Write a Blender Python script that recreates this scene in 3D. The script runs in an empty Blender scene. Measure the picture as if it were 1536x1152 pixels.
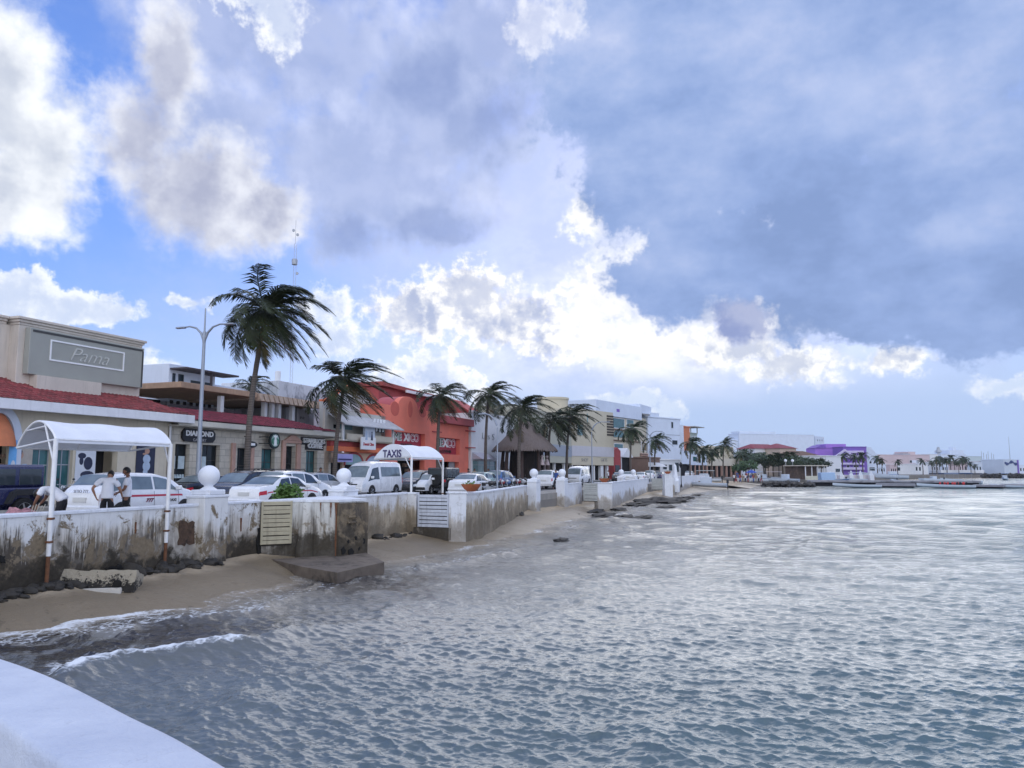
import bpy, bmesh, math, random
import numpy as np
from mathutils import Vector, Matrix, noise as mnoise
R = math.radians
HAZE = True
rnd = random.Random(7)
sc = bpy.context.scene
COL = sc.collection

# ------------------------------------------------------------------ camera and frames of reference
CAMZ = 1.65                       # eye height above the street, street is z = 0
SEA = -1.50                       # sea level
FPX = 1150.0                      # focal length in pixels of the 1536 px wide picture
PITCH = math.atan(130.0 / FPX)    # horizon lies 130 px under the middle
cp, sp_ = math.cos(PITCH), math.sin(PITCH)
def ray(px, py):
    u = (px - 768) / FPX; v = (576 - py) / FPX
    return Vector((u, cp - v * sp_, sp_ + v * cp))
def at(px, py, Y):
    d = ray(px, py); k = Y / d.y
    return Vector((d.x * k, Y, CAMZ + d.z * k))
def atz(px, py, z):
    d = ray(px, py); k = (z - CAMZ) / d.z
    return Vector((d.x * k, d.y * k, z))
SL = 0.36
AZ = math.atan(SL)
U = Vector((math.sin(AZ), math.cos(AZ), 0))      # along the street, away from the camera
N = Vector((-math.cos(AZ), math.sin(AZ), 0))     # inland
O = Vector((-17.2, 0, 0))                        # sea wall line passes here
RZ = math.pi / 2 - AZ                            # local x -> U, local y -> N
def st(s, t, z=0.0):
    return O + U * s + N * t + Vector((0, 0, z))
def att(px, py, t):                              # where the line of sight meets the vertical plane t metres inland
    d = ray(px, py)
    o = Vector((0, 0, CAMZ)) - O
    k = (t - o.dot(N)) / d.dot(N)
    p = o + d * k
    return p.dot(U), p.z
def sof(px, t, py=690):
    return att(px, py, t)[0]
def zof(px, py, t):
    return att(px, py, t)[1]

cam = bpy.data.cameras.new("camera"); camo = bpy.data.objects.new("camera", cam); COL.objects.link(camo)
cam.sensor_width = 36; cam.lens = FPX / 1536 * 36
cam.clip_start = 0.05; cam.clip_end = 20000
camo.location = (0, 0, CAMZ); camo.rotation_euler = (math.pi / 2 + PITCH, 0, 0)
sc.camera = camo

# ------------------------------------------------------------------ object helpers
def tag(o, label=None, cat=None, group=None, kind=None):
    if label: o["label"] = label
    if cat: o["category"] = cat
    if group: o["group"] = group
    if kind: o["kind"] = kind
    return o
def empty(name, loc=(0, 0, 0), rz=0.0, label=None, cat=None, group=None):
    o = bpy.data.objects.new(name, None); COL.objects.link(o)
    o.location = loc; o.rotation_euler = (0, 0, rz); o.empty_display_size = .2
    return tag(o, label, cat, group)
KIDS = {}
def copy_tree(o, parent=None):
    c = o.copy(); COL.objects.link(c)
    if parent is not None: c.parent = parent
    for ch in list(KIDS.get(o.name, [])):
        cc = copy_tree(ch, c); KIDS.setdefault(c.name, []).append(cc)
    return c

class MB:
    """collects faces, builds one mesh object"""
    def __init__(s): s.v = []; s.f = []; s.m = []
    def vert(s, p): s.v.append((p[0], p[1], p[2])); return len(s.v) - 1
    def face(s, idx, m=0): s.f.append(tuple(idx)); s.m.append(m)
    def poly(s, pts, m=0): s.face([s.vert(p) for p in pts], m)
    def box(s, x0, x1, y0, y1, z0, z1, m=0):
        i = len(s.v)
        s.v += [(x0,y0,z0),(x1,y0,z0),(x1,y1,z0),(x0,y1,z0),(x0,y0,z1),(x1,y0,z1),(x1,y1,z1),(x0,y1,z1)]
        for q in ((0,3,2,1),(4,5,6,7),(0,1,5,4),(1,2,6,5),(2,3,7,6),(3,0,4,7)):
            s.face([i + k for k in q], m)
    def bbox(s, x0, x1, y0, y1, z0, z1, b=.01, m=0):
        """box with chamfered edges"""
        b = min(b, (x1-x0)*.3, (y1-y0)*.3, (z1-z0)*.3)
        lays = [(z0, b), (z0 + b, 0), (z1 - b, 0), (z1, b)]
        rings = []
        for z, q in lays:
            c = b
            pts = [(x0+c,y0+q),(x1-c,y0+q),(x1-q,y0+c),(x1-q,y1-c),(x1-c,y1-q),(x0+c,y1-q),(x0+q,y1-c),(x0+q,y0+c)]
            rings.append([s.vert((a, d, z)) for a, d in pts])
        for r0, r1 in zip(rings, rings[1:]):
            for k in range(8): s.face((r0[k], r0[(k+1)%8], r1[(k+1)%8], r1[k]), m)
        s.face(rings[0][::-1], m); s.face(rings[-1], m)
    def prism(s, pts, z0, z1, m=0):
        a = [s.vert((p[0], p[1], z0)) for p in pts]; b = [s.vert((p[0], p[1], z1)) for p in pts]
        n = len(pts)
        for k in range(n): s.face((a[k], a[(k+1)%n], b[(k+1)%n], b[k]), m)
        s.face(a[::-1], m); s.face(b, m)
    def prism_y(s, pts, y0, y1, m=0):
        """outline in x,z pushed along y"""
        a = [s.vert((p[0], y0, p[1])) for p in pts]; b = [s.vert((p[0], y1, p[1])) for p in pts]
        n = len(pts)
        for k in range(n): s.face((a[k], a[(k+1)%n], b[(k+1)%n], b[k]), m)
        s.face(a[::-1], m); s.face(b, m)
    def prism_x(s, pts, x0, x1, m=0):
        a = [s.vert((x0, p[0], p[1])) for p in pts]; b = [s.vert((x1, p[0], p[1])) for p in pts]
        n = len(pts)
        for k in range(n): s.face((a[k], a[(k+1)%n], b[(k+1)%n], b[k]), m)
        s.face(a[::-1], m); s.face(b, m)
    def tube(s, path, rad, seg=8, m=0, cap=True):
        path = [Vector(p) for p in path]; n = len(path)
        if not hasattr(rad, '__len__'): rad = [rad] * n
        rings = []; up = None
        for i, p in enumerate(path):
            d = (path[min(i+1, n-1)] - path[max(i-1, 0)]).normalized()
            if up is None:
                up = Vector((0, 0, 1)) if abs(d.z) < .9 else Vector((1, 0, 0))
            a = d.cross(up)
            if a.length < 1e-5: a = d.orthogonal()
            a.normalize(); b = a.cross(d).normalized(); up = b
            rings.append([s.vert(p + (a * math.cos(2*math.pi*k/seg) + b * math.sin(2*math.pi*k/seg)) * rad[i]) for k in range(seg)])
        for r0, r1 in zip(rings, rings[1:]):
            for k in range(seg): s.face((r0[k], r1[k], r1[(k+1)%seg], r0[(k+1)%seg]), m)
        if cap: s.face(rings[0], m); s.face(rings[-1][::-1], m)
    def lathe(s, prof, c=(0, 0, 0), seg=24, m=0, axis='z'):
        rings = []
        for r, z in prof:
            ring = []
            for k in range(seg):
                a = 2*math.pi*k/seg; x, y = r*math.cos(a), r*math.sin(a)
                p = (x, y, z) if axis == 'z' else ((x, z, y) if axis == 'y' else (z, x, y))
                ring.append(s.vert((c[0]+p[0], c[1]+p[1], c[2]+p[2])))
            rings.append(ring)
        for r0, r1 in zip(rings, rings[1:]):
            for k in range(seg): s.face((r0[k], r0[(k+1)%seg], r1[(k+1)%seg], r1[k]), m)
        s.face(rings[0][::-1], m); s.face(rings[-1], m)
    def ball(s, c, r, seg=24, rings=14, m=0, sq=(1, 1, 1), rough=0, seed=0):
        idx = []
        for i in range(rings + 1):
            th = math.pi * i / rings; row = []
            for k in range(seg):
                a = 2*math.pi*k/seg
                d = Vector((math.sin(th)*math.cos(a), math.sin(th)*math.sin(a), -math.cos(th)))
                q = r * (1 + rough * mnoise.noise(d * 2.2 + Vector((seed * 3.1, 0, 0))))
                row.append(s.vert((c[0]+d.x*q*sq[0], c[1]+d.y*q*sq[1], c[2]+d.z*q*sq[2])))
            idx.append(row)
        for r0, r1 in zip(idx, idx[1:]):
            for k in range(seg): s.face((r0[k], r0[(k+1)%seg], r1[(k+1)%seg], r1[k]), m)
    def grid(s, fn, nu, nv, m=0):
        idx = [[s.vert(fn(i/nu, j/nv)) for j in range(nv+1)] for i in range(nu+1)]
        for i in range(nu):
            for j in range(nv): s.face((idx[i][j], idx[i+1][j], idx[i+1][j+1], idx[i][j+1]), m)
    def wall(s, x0, x1, z0, z1, y0, y1, holes=(), m=0):
        """wall slab y0..y1 (front y0) with real rectangular openings (a,b,c,d) = x,x,z,z"""
        xs = sorted({x0, x1, *[min(max(h[i], x0), x1) for h in holes for i in (0, 1)]})
        zs = sorted({z0, z1, *[min(max(h[i], z0), z1) for h in holes for i in (2, 3)]})
        nx, nz = len(xs)-1, len(zs)-1
        def solid(i, j):
            if i < 0 or j < 0 or i >= nx or j >= nz: return False
            cx, cz = (xs[i]+xs[i+1])/2, (zs[j]+zs[j+1])/2
            return not any(h[0] < cx < h[1] and h[2] < cz < h[3] for h in holes)
        for i in range(nx):
            for j in range(nz):
                if not solid(i, j): continue
                a, b, c, d = xs[i], xs[i+1], zs[j], zs[j+1]
                s.poly([(a,y0,c),(b,y0,c),(b,y0,d),(a,y0,d)], m)
                s.poly([(a,y1,c),(a,y1,d),(b,y1,d),(b,y1,c)], m)
                if not solid(i-1, j): s.poly([(a,y0,c),(a,y0,d),(a,y1,d),(a,y1,c)], m)
                if not solid(i+1, j): s.poly([(b,y0,c),(b,y1,c),(b,y1,d),(b,y0,d)], m)
                if not solid(i, j-1): s.poly([(a,y0,c),(a,y1,c),(b,y1,c),(b,y0,c)], m)
                if not solid(i, j+1): s.poly([(a,y0,d),(b,y0,d),(b,y1,d),(a,y1,d)], m)
    def xform(s, M):
        s.v = [tuple(M @ Vector(p)) for p in s.v]; return s
    def build(s, name, mats, parent=None, smooth=False, loc=None, rz=0.0, clean=True, angle=40):
        me = bpy.data.meshes.new(name)
        me.from_pydata(s.v, [], s.f)
        mats = mats if isinstance(mats, (list, tuple)) else [mats]
        for mm in mats: me.materials.append(mm)
        if len(mats) > 1: me.polygons.foreach_set("material_index", s.m)
        if clean and len(s.f) < 40000:
            bm = bmesh.new(); bm.from_mesh(me)
            bmesh.ops.remove_doubles(bm, verts=bm.verts, dist=1e-5)
            bmesh.ops.recalc_face_normals(bm, faces=bm.faces)
            bm.to_mesh(me); bm.free()
        if smooth:
            me.polygons.foreach_set("use_smooth", [True] * len(me.polygons))
            if angle < 180:
                try: me.set_sharp_from_angle(angle=R(angle))
                except Exception: pass
        me.update()
        o = bpy.data.objects.new(name, me); COL.objects.link(o)
        if loc is not None: o.location = loc
        if rz: o.rotation_euler = (0, 0, rz)
        if parent is not None:
            o.parent = parent; KIDS.setdefault(parent.name, []).append(o)
        return o

def text(name, body, size, mat, parent, loc, rot=(math.pi/2, 0, 0), depth=.012, align='CENTER', sx=1.0, bold=0.0, shear=0.0):
    cu = bpy.data.curves.new(name, 'FONT'); cu.body = body; cu.size = size
    cu.align_x = align; cu.align_y = 'CENTER'; cu.extrude = depth / 2; cu.offset = bold; cu.shear = shear
    cu.resolution_u = 3
    t = bpy.data.objects.new(name, cu); COL.objects.link(t)
    dg = bpy.context.evaluated_depsgraph_get()
    me = bpy.data.meshes.new_from_object(t.evaluated_get(dg))
    bpy.data.objects.remove(t); bpy.data.curves.remove(cu)
    me.materials.clear(); me.materials.append(mat); me.name = name
    o = bpy.data.objects.new(name, me); COL.objects.link(o)
    o.location = loc; o.rotation_euler = rot; o.scale = (sx, 1, 1)
    if parent is not None:
        o.parent = parent; KIDS.setdefault(parent.name, []).append(o)
    return o

# ------------------------------------------------------------------ shader helpers
class NT:
    def __init__(s, nt): s.nt = nt; s.n = nt.nodes; s.l = nt.links
    def new(s, t, **kw):
        n = s.n.new(t)
        for k, v in kw.items(): setattr(n, k, v)
        return n
    def put(s, sock, v):
        if isinstance(v, bpy.types.NodeSocket): s.l.new(v, sock)
        elif v is not None:
            if sock.type == 'RGBA' and not hasattr(v, '__len__'): v = (v, v, v, 1)
            if sock.type == 'RGBA' and len(v) == 3: v = (*v, 1)
            sock.default_value = v
    def math(s, op, a, b=None, c=None, clamp=False):
        n = s.new('ShaderNodeMath', operation=op); n.use_clamp = clamp
        for i, x in enumerate((a, b, c)):
            if x is not None: s.put(n.inputs[i], x)
        return n.outputs[0]
    def vmath(s, op, a, b=None, out=0):
        n = s.new('ShaderNodeVectorMath', operation=op)
        s.put(n.inputs[0], a)
        if b is not None: s.put(n.inputs[1 if op != 'SCALE' else 3], b)
        return n.outputs[out]
    def add(s, a, b): return s.math('ADD', a, b)
    def sub(s, a, b): return s.math('SUBTRACT', a, b)
    def mul(s, a, b): return s.math('MULTIPLY', a, b)
    def mx(s, a, b): return s.math('MAXIMUM', a, b)
    def mn(s, a, b): return s.math('MINIMUM', a, b)
    def smooth(s, x, a, b, lo=0.0, hi=1.0):
        n = s.new('ShaderNodeMapRange', interpolation_type='SMOOTHSTEP')
        s.put(n.inputs['Value'], x); s.put(n.inputs['From Min'], a); s.put(n.inputs['From Max'], b)
        s.put(n.inputs['To Min'], lo); s.put(n.inputs['To Max'], hi)
        return n.outputs[0]
    def lin(s, x, a, b, lo=0.0, hi=1.0):
        n = s.new('ShaderNodeMapRange'); n.clamp = True
        s.put(n.inputs['Value'], x); s.put(n.inputs['From Min'], a); s.put(n.inputs['From Max'], b)
        s.put(n.inputs['To Min'], lo); s.put(n.inputs['To Max'], hi)
        return n.outputs[0]
    def mix(s, f, a, b, blend='MIX'):
        n = s.new('ShaderNodeMix', data_type='RGBA', blend_type=blend); n.clamp_factor = True
        s.put(n.inputs[0], f); s.put(n.inputs[6], a); s.put(n.inputs[7], b)
        return n.outputs[2]
    def noise(s, vec, scale=5, detail=4, rough=.5, dist=0.0, out=0, lac=2.0):
        n = s.new('ShaderNodeTexNoise'); s.put(n.inputs['Vector'], vec)
        for k, v in (('Scale', scale), ('Detail', detail), ('Roughness', rough), ('Distortion', dist), ('Lacunarity', lac)): s.put(n.inputs[k], v)
        return n.outputs[out]
    def voro(s, vec, scale=5, feature='F1', out=0, rnd=1.0):
        n = s.new('ShaderNodeTexVoronoi', feature=feature); s.put(n.inputs['Vector'], vec)
        s.put(n.inputs['Scale'], scale); s.put(n.inputs['Randomness'], rnd)
        return n.outputs[out]
    def mapping(s, vec, scale=(1, 1, 1), loc=(0, 0, 0), rot=(0, 0, 0)):
        n = s.new('ShaderNodeMapping'); s.put(n.inputs['Vector'], vec)
        n.inputs['Scale'].default_value = scale; n.inputs['Location'].default_value = loc; n.inputs['Rotation'].default_value = rot
        return n.outputs[0]
    def ramp(s, f, stops, interp='LINEAR'):
        n = s.new('ShaderNodeValToRGB'); s.put(n.inputs[0], f); cr = n.color_ramp; cr.interpolation = interp
        while len(cr.elements) < len(stops): cr.elements.new(.5)
        for e, (p, c) in zip(cr.elements, stops):
            e.position = p; e.color = (*c, 1) if len(c) == 3 else c
        return n.outputs[0]
    def bump(s, h, strength=.3, dist=.02, nrm=None):
        n = s.new('ShaderNodeBump'); s.put(n.inputs['Height'], h); n.inputs['Strength'].default_value = strength
        n.inputs['Distance'].default_value = dist
        if nrm is not None: s.put(n.inputs['Normal'], nrm)
        return n.outputs[0]
    def obj(s): return s.new('ShaderNodeTexCoord').outputs['Object']
    def pos(s): return s.new('ShaderNodeNewGeometry').outputs['Position']
    def xyz(s, v):
        n = s.new('ShaderNodeSeparateXYZ'); s.put(n.inputs[0], v); return n.outputs
    def comb(s, x, y, z=0.0):
        n = s.new('ShaderNodeCombineXYZ')
        for i, q in enumerate((x, y, z)): s.put(n.inputs[i], q)
        return n.outputs[0]

def newmat(name):
    m = bpy.data.materials.new(name); m.use_nodes = True
    nt = NT(m.node_tree); b = m.node_tree.nodes['Principled BSDF']
    return m, nt, b
MATS = {}
def mat(name, col, rough=.6, var=.12, scale=2.0, bump=0.0, bscale=30.0, spec=.4, metal=0.0, streak=0.0, coat=0.0, stain=None, stain_amt=.5):
    """plain real-world surface: base colour broken by noise, optional rain streaks / stains and a fine bump"""
    if name in MATS: return MATS[name]
    m, nt, b = newmat(name)
    p = nt.obj()
    n1 = nt.noise(p, scale, 5, .6)
    f = nt.lin(n1, .3, .7)
    c = nt.mix(f, tuple(x * (1 - var) for x in col), tuple(min(1, x * (1 + var * .6)) for x in col))
    if streak:
        q = nt.mapping(p, (1, 1, .08))
        s = nt.smooth(nt.noise(q, 7, 5, .65), .52, .72)
        c = nt.mix(nt.mul(s, streak), c, tuple(x * .45 for x in col))
    if stain:
        s = nt.smooth(nt.noise(p, scale * .6, 6, .7, .4), .5, .66)
        c = nt.mix(nt.mul(s, stain_amt), c, stain)
    nt.put(b.inputs['Base Color'], c)
    nt.put(b.inputs['Roughness'], nt.lin(n1, .3, .7, max(0, rough - .08), min(1, rough + .08)))
    b.inputs['Specular IOR Level'].default_value = spec; b.inputs['Metallic'].default_value = metal
    if coat:
        b.inputs['Coat Weight'].default_value = coat; b.inputs['Coat Roughness'].default_value = .06
    if bump:
        nt.put(b.inputs['Normal'], nt.bump(nt.noise(p, bscale, 4, .6), bump, .02))
    MATS[name] = m
    return m
# ------------------------------------------------------------------ sky (world) and sun
def px_dir(px, py):
    d = ray(px, py).normalized()
    return math.degrees(math.atan2(d.x, d.y)), math.degrees(math.asin(d.z))
SUN_AZ, SUN_EL = px_dir(955, 372)
world = bpy.data.worlds.new("World"); sc.world = world; world.use_nodes = True
w = NT(world.node_tree)
bg = world.node_tree.nodes['Background']
bg.inputs['Strength'].default_value = 0.1
sky = w.new('ShaderNodeTexSky', sky_type='NISHITA'); sky.sun_disc = False
sky.sun_elevation = R(SUN_EL); sky.sun_rotation = R(SUN_AZ); sky.altitude = 0; sky.dust_density = 1.0; sky.air_density = 1.0
dirv = w.vmath('NORMALIZE', w.new('ShaderNodeTexCoord').outputs['Generated'])
dx, dy, dz = w.xyz(dirv)
DEG = 57.29578
az = w.mul(w.math('ARCTAN2', dx, dy), DEG)
el = w.mul(w.math('ARCSINE', dz), DEG)
P0 = w.comb(az, el)
warp = w.vmath('SUBTRACT', w.noise(P0, .16, 5, .6, out=1), (.5, .5, .5))
PW = w.vmath('ADD', P0, w.vmath('SCALE', warp, 4.5))
warp2 = w.vmath('SUBTRACT', w.noise(P0, .5, 4, .6, out=1), (.5, .5, .5))
PW2 = w.vmath('ADD', P0, w.vmath('SCALE', warp2, 2.6))
fb = w.noise(P0, .33, 9, .6)                    # billows
fine = w.noise(P0, .95, 8, .62)
sund = Vector((math.sin(R(SUN_AZ))*math.cos(R(SUN_EL)), math.cos(R(SUN_AZ))*math.cos(R(SUN_EL)), math.sin(R(SUN_EL))))
cosang = w.vmath('DOT_PRODUCT', dirv, tuple(sund), out=1)
ang = w.mul(w.math('ARCCOSINE', w.mn(cosang, 1.0)), DEG)
glow = w.math('POWER', 2.718, w.mul(ang, -1 / 9.0))
def field(els, P=PW, k=.25):
    """union of ellipses given in picture pixels, turned into bearings and elevations"""
    acc = None
    for cx, cy, rx, ry in els:
        a, e = px_dir(cx, cy)
        a0, _ = px_dir(cx - rx, cy); a1, _ = px_dir(cx + rx, cy)
        _, e0 = px_dir(cx, cy + ry); _, e1 = px_dir(cx, cy - ry)
        ra, re = (a1 - a0) / 2, (e1 - e0) / 2
        q = w.vmath('MULTIPLY', w.vmath('SUBTRACT', P, (a, e, 0)), (1 / ra, 1 / re, 0))
        d = w.sub(1.0, w.vmath('LENGTH', q, out=1))
        acc = d if acc is None else w.math('SMOOTH_MAX', acc, d, k)
    return acc
def sl(r, g, b):                                # display colour -> light
    f = lambda c: ((c / 255 + .055) / 1.055) ** 2.4 if c > 10 else c / 255 / 12.92
    return (f(r) * 10, f(g) * 10, f(b) * 10)
# clear air: physical sky pulled towards the blues of the place
skyc = w.mix(.78, sky.outputs[0], w.ramp(w.lin(el, 0, 40), [(0, sl(178, 200, 232)), (.14, sl(128, 170, 240)), (.4, sl(98, 148, 238)), (1, sl(84, 122, 205))]))
# thin high veil, stronger towards the sun and the right
veil = w.mul(w.smooth(w.add(w.noise(w.mapping(P0, (1, 1.5, 1)), .11, 7, .6), w.mul(glow, .28)), .44, .72), w.lin(az, -32, -6, .25, .85))
c = w.mix(veil, skyc, sl(172, 187, 226))
c = w.mix(w.mul(glow, .3), c, sl(206, 214, 238))
c = w.mix(w.mul(w.smooth(el, 9, 4), w.smooth(az, -16, -2)), c, sl(168, 188, 222))
fbs = w.noise(w.vmath('ADD', P0, (1.1, .7, 0)), .33, 6, .6)
fins = w.noise(w.vmath('ADD', P0, (.42, .3, 0)), .95, 6, .62)
soft = w.noise(P0, .07, 3, .5)
rel = w.add(w.mul(w.sub(fb, fbs), 1.6), w.mul(w.sub(fine, fins), 1.1))      # sunward side of each billow
nlo = w.add(w.mul(w.sub(w.noise(P0, .2, 4, .5), .5), 1.0), w.mul(w.sub(fb, .5), .35))
lo_rel = w.sub(w.noise(P0, .2, 5, .55), w.noise(w.vmath('ADD', P0, (1.6, 1.0, 0)), .2, 5, .55))
nfb = w.add(w.mul(w.sub(fb, .5), .75), w.mul(w.sub(fine, .5), .4))
nfi = w.add(w.mul(w.sub(fb, .5), .4), w.mul(w.sub(fine, .5), .75))
tone = w.noise(w.mapping(P0, (1, 1.3, 1), (11, 3, 0)), .16, 5, .6)
def layer(c, els, core, edge, e0=0.0, e1=.14, amp=.55, core_at=.55, P=PW, relief=.35, alpha=1.0, nz=None, gl=0.0, k=.25):
    f = field(els, P, k)
    sm = nz == 'soft'
    nz = nfi if nz is fine else (nlo if sm else nfb)
    d = w.add(f, w.mul(w.add(w.mul(nz, .7), w.mul(nfb, .6)) if sm else nz, amp * 5.0))
    e1v = w.add(e1, w.smooth(soft, .42, .62, 0, .30))
    a = w.mul(w.smooth(d, e0, e1v), alpha)
    sh = w.smooth(w.add(w.add(f, w.mul(nz, amp * 2.2)), w.mul(lo_rel if sm else rel, -relief * (4.0 if sm else 3.0))), 0.0, core_at)
    col = w.mix(sh, edge, core)
    col = w.mix(w.mul(sh, w.smooth(tone, .42, .62, 0, .55)), col, tuple(.5*a_+.5*b_ for a_, b_ in zip(core, edge)))
    if gl:
        col = w.mix(w.mul(glow, gl), col, sl(255, 253, 248))
    return w.mix(a, c, col)
# soft grey sheet upper middle
c = layer(c, [(450, 70, 260, 150), (640, 140, 260, 190), (760, 60, 190, 130), (560, 250, 320, 150), (330, 60, 185, 130), (310, 170, 160, 120)], sl(156, 169, 205), sl(196, 204, 231), -.1, .6, .3, .85, alpha=.88, nz='soft', relief=.5)
c = layer(c, [(655, 335, 95, 48), (520, 345, 75, 60), (735, 185, 90, 90), (640, 120, 120, 80)], sl(130, 147, 191), sl(162, 176, 212), -.1, .6, .33, .7, alpha=.8, nz='soft')
# low cumulus along the left horizon
c = layer(c, [(25, 440, 95, 44), (120, 464, 125, 28), (283, 455, 40, 14)], sl(188, 200, 224), sl(226, 231, 238), 0, .3, .32, .8, P=PW2, nz=fine)
c = layer(c, [(228, 562, 44, 46), (490, 460, 58, 36), (505, 510, 58, 38)], sl(182, 196, 224), sl(238, 240, 243), 0, .3, .4, .95, P=PW2, nz=fine)
c = layer(c, [(590, 572, 66, 40), (640, 566, 60, 56), (690, 592, 60, 44), (560, 605, 90, 36)], sl(180, 194, 222), sl(246, 247, 250), 0, .22, .36, 1.0, P=PW2, nz=fine)
# big cumulus on the left
c = layer(c, [(-20, 110, 190, 205), (65, 215, 112, 150), (0, 285, 175, 84)], sl(184, 191, 206), sl(232, 235, 239), -.06, .4, .32, 1.4, relief=.9, nz='soft')
c = layer(c, [(215, 190, 90, 120), (300, 285, 150, 112), (385, 318, 88, 72), (250, 90, 60, 100)], sl(160, 165, 188), sl(216, 219, 229), -.06, .5, .3, .95, relief=.6, nz='soft')
c = layer(c, [(385, 5, 90, 50), (415, 40, 40, 44)], sl(190, 200, 222), sl(236, 238, 242), 0, .4, .4, .7, nz=fine, alpha=.9)
# bright cumulus row below the sun
c = layer(c, [(620, 468, 84, 58), (700, 450, 90, 64), (770, 480, 110, 54), (838, 505, 74, 40)], sl(164, 174, 202), sl(248, 246, 242), -.05, .36, .42, 1.0, P=PW2, nz=fine, relief=.5)
c = layer(c, [(905, 445, 74, 66), (955, 395, 70, 52), (880, 325, 44, 40), (1000, 495, 80, 38), (1060, 512, 80, 36), (870, 500, 76, 44)], sl(214, 216, 224), sl(255, 254, 250), -.08, .42, .42, 1.1, P=PW2, nz=fine, gl=.6, relief=.7)
c = layer(c, [(1100, 528, 118, 40), (1200, 546, 110, 36), (1345, 538, 66, 32)], sl(180, 187, 206), sl(252, 250, 243), -.06, .5, .42, .9, P=PW2, nz=fine, gl=.3, relief=.5)
c = layer(c, [(1005, 612, 40, 18), (960, 598, 46, 16), (920, 605, 46, 24), (1520, 580, 90, 20)], sl(206, 216, 230), sl(238, 239, 240), 0, .5, .4, .6, P=PW2, nz=fine, alpha=.7)
# the dark sheet that hides the sun and fills the right
mott = w.noise(w.mapping(P0, (1, 1.6, 1), (3, 7, 0)), .1, 7, .6)
deckc = w.ramp(w.add(mott, w.lin(el, 8, 30, -.1, .08)), [(.33, sl(122, 144, 188)), (.46, sl(134, 156, 201)), (.58, sl(149, 168, 209)), (.72, sl(170, 183, 217)), (.8, sl(190, 198, 224))])
DK = [(1230, 90, 500, 310), (1380, 330, 400, 185), (1010, 220, 215, 180), (1080, 400, 200, 100), (1290, 440, 230, 92), (900, 110, 130, 180), (1480, 480, 170, 76)]
df = field(DK, PW, .3)
dd = w.add(df, w.mul(nfb, 1.15))
dedge = w.mul(w.smooth(dd, .3, .02), w.smooth(glow, .12, .55))
deckc = w.mix(w.mul(dedge, .85), deckc, sl(240, 240, 244))
dw = w.lin(el, 12, 22, .20, .40)
c = w.mix(w.smooth(dd, -.02, dw), c, deckc)
c = layer(c, [(1110, 482, 70, 44)], sl(132, 144, 186), sl(214, 216, 226), 0, .3, .2, .5, P=PW2)
c = layer(c, [(852, 22, 36, 46), (800, 40, 40, 60)], sl(196, 202, 222), sl(240, 240, 244), -.05, .5, .4, .8, P=PW2, nz=fine, alpha=.6)
c = layer(c, [(1280, 140, 90, 80), (1260, 180, 50, 60), (1430, 350, 90, 40)], sl(172, 186, 220), sl(152, 172, 214), -.1, .9, .4, .7, alpha=.5)
# pale air near the horizon
c = w.mix(w.mul(w.math('POWER', 2.718, w.mul(w.math('ABSOLUTE', el), -1 / 3.6)), .9), c, w.mix(w.lin(az, -30, 12), sl(208, 219, 237), sl(166, 187, 222)))
# brighter cloudy sky added behind the viewer, out of view, to light the facades
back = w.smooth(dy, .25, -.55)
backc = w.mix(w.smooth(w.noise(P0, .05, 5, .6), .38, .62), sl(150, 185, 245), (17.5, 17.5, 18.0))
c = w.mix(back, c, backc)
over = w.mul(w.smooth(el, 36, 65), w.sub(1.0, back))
c = w.mix(over, c, w.mix(w.smooth(w.noise(P0, .06, 5, .6), .42, .58), (1.7, 2.9, 6.6), (8.2, 8.4, 9.0)))  # patchy overhead sky added above the view, giving the ripples varied brightness to reflect
c = w.mix(w.smooth(el, -2, -12), c, sl(110, 125, 150))
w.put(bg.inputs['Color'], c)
try:
    world.cycles.sampling_method = 'MANUAL'; world.cycles.sample_map_resolution = 1024
except Exception: pass

sun = bpy.data.lights.new("sun", 'SUN'); sun.energy = 0.85; sun.angle = R(54); sun.color = (1, .95, .86)
suno = bpy.data.objects.new("sun", sun); COL.objects.link(suno)
suno.rotation_euler = (-sund).to_track_quat('-Z', 'Y').to_euler()
sc.view_settings.view_transform = 'Standard'; sc.view_settings.look = 'None'
sc.view_settings.exposure = 0.36; sc.view_settings.gamma = 1.0

# ------------------------------------------------------------------ shoreline
COAST = [(-40.0, -63.3), (42.2, 165.0), (62, 192), (112, 250), (200, 335), (330, 430), (620, 610), (1800, 1100)]
WD_S = [5, 15, 17.5, 20, 23, 27, 31, 37, 41, 48, 56, 75, 100, 118, 140, 175, 200, 400]
WD_D = [1.0, 1.1, 1.9, 2.5, 2.4, 2.5, 2.8, 3.6, 3.5, 2.9, 2.6, 2.2, 2.3, 3.0, 5.0, 9.0, 8, 8]
def coast_dist(x, y):
    """signed distance from the coast, positive out to sea"""
    best = np.full(x.shape, 1e9); sgn = np.ones(x.shape)
    for (x0, y0), (x1, y1) in zip(COAST, COAST[1:]):
        ex, ey = x1 - x0, y1 - y0; L2 = ex*ex + ey*ey
        t = np.clip(((x - x0)*ex + (y - y0)*ey) / L2, 0, 1)
        px, py = x - (x0 + t*ex), y - (y0 + t*ey)
        d = np.hypot(px, py)
        cr = ex*(y - y0) - ey*(x - x0)           # >0 on the inland side
        m = d < best
        best = np.where(m, d, best); sgn = np.where(m, np.where(cr > 0, -1, 1), sgn)
    return best * sgn
def along(x, y):
    return (x - O.x) * U.x + y * U.y
def wl(s):
    return np.interp(s, WD_S, WD_D) + .22*np.sin(s*1.9) + .13*np.sin(s*4.3+1) + .3*np.sin(s*.55+2)

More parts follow.
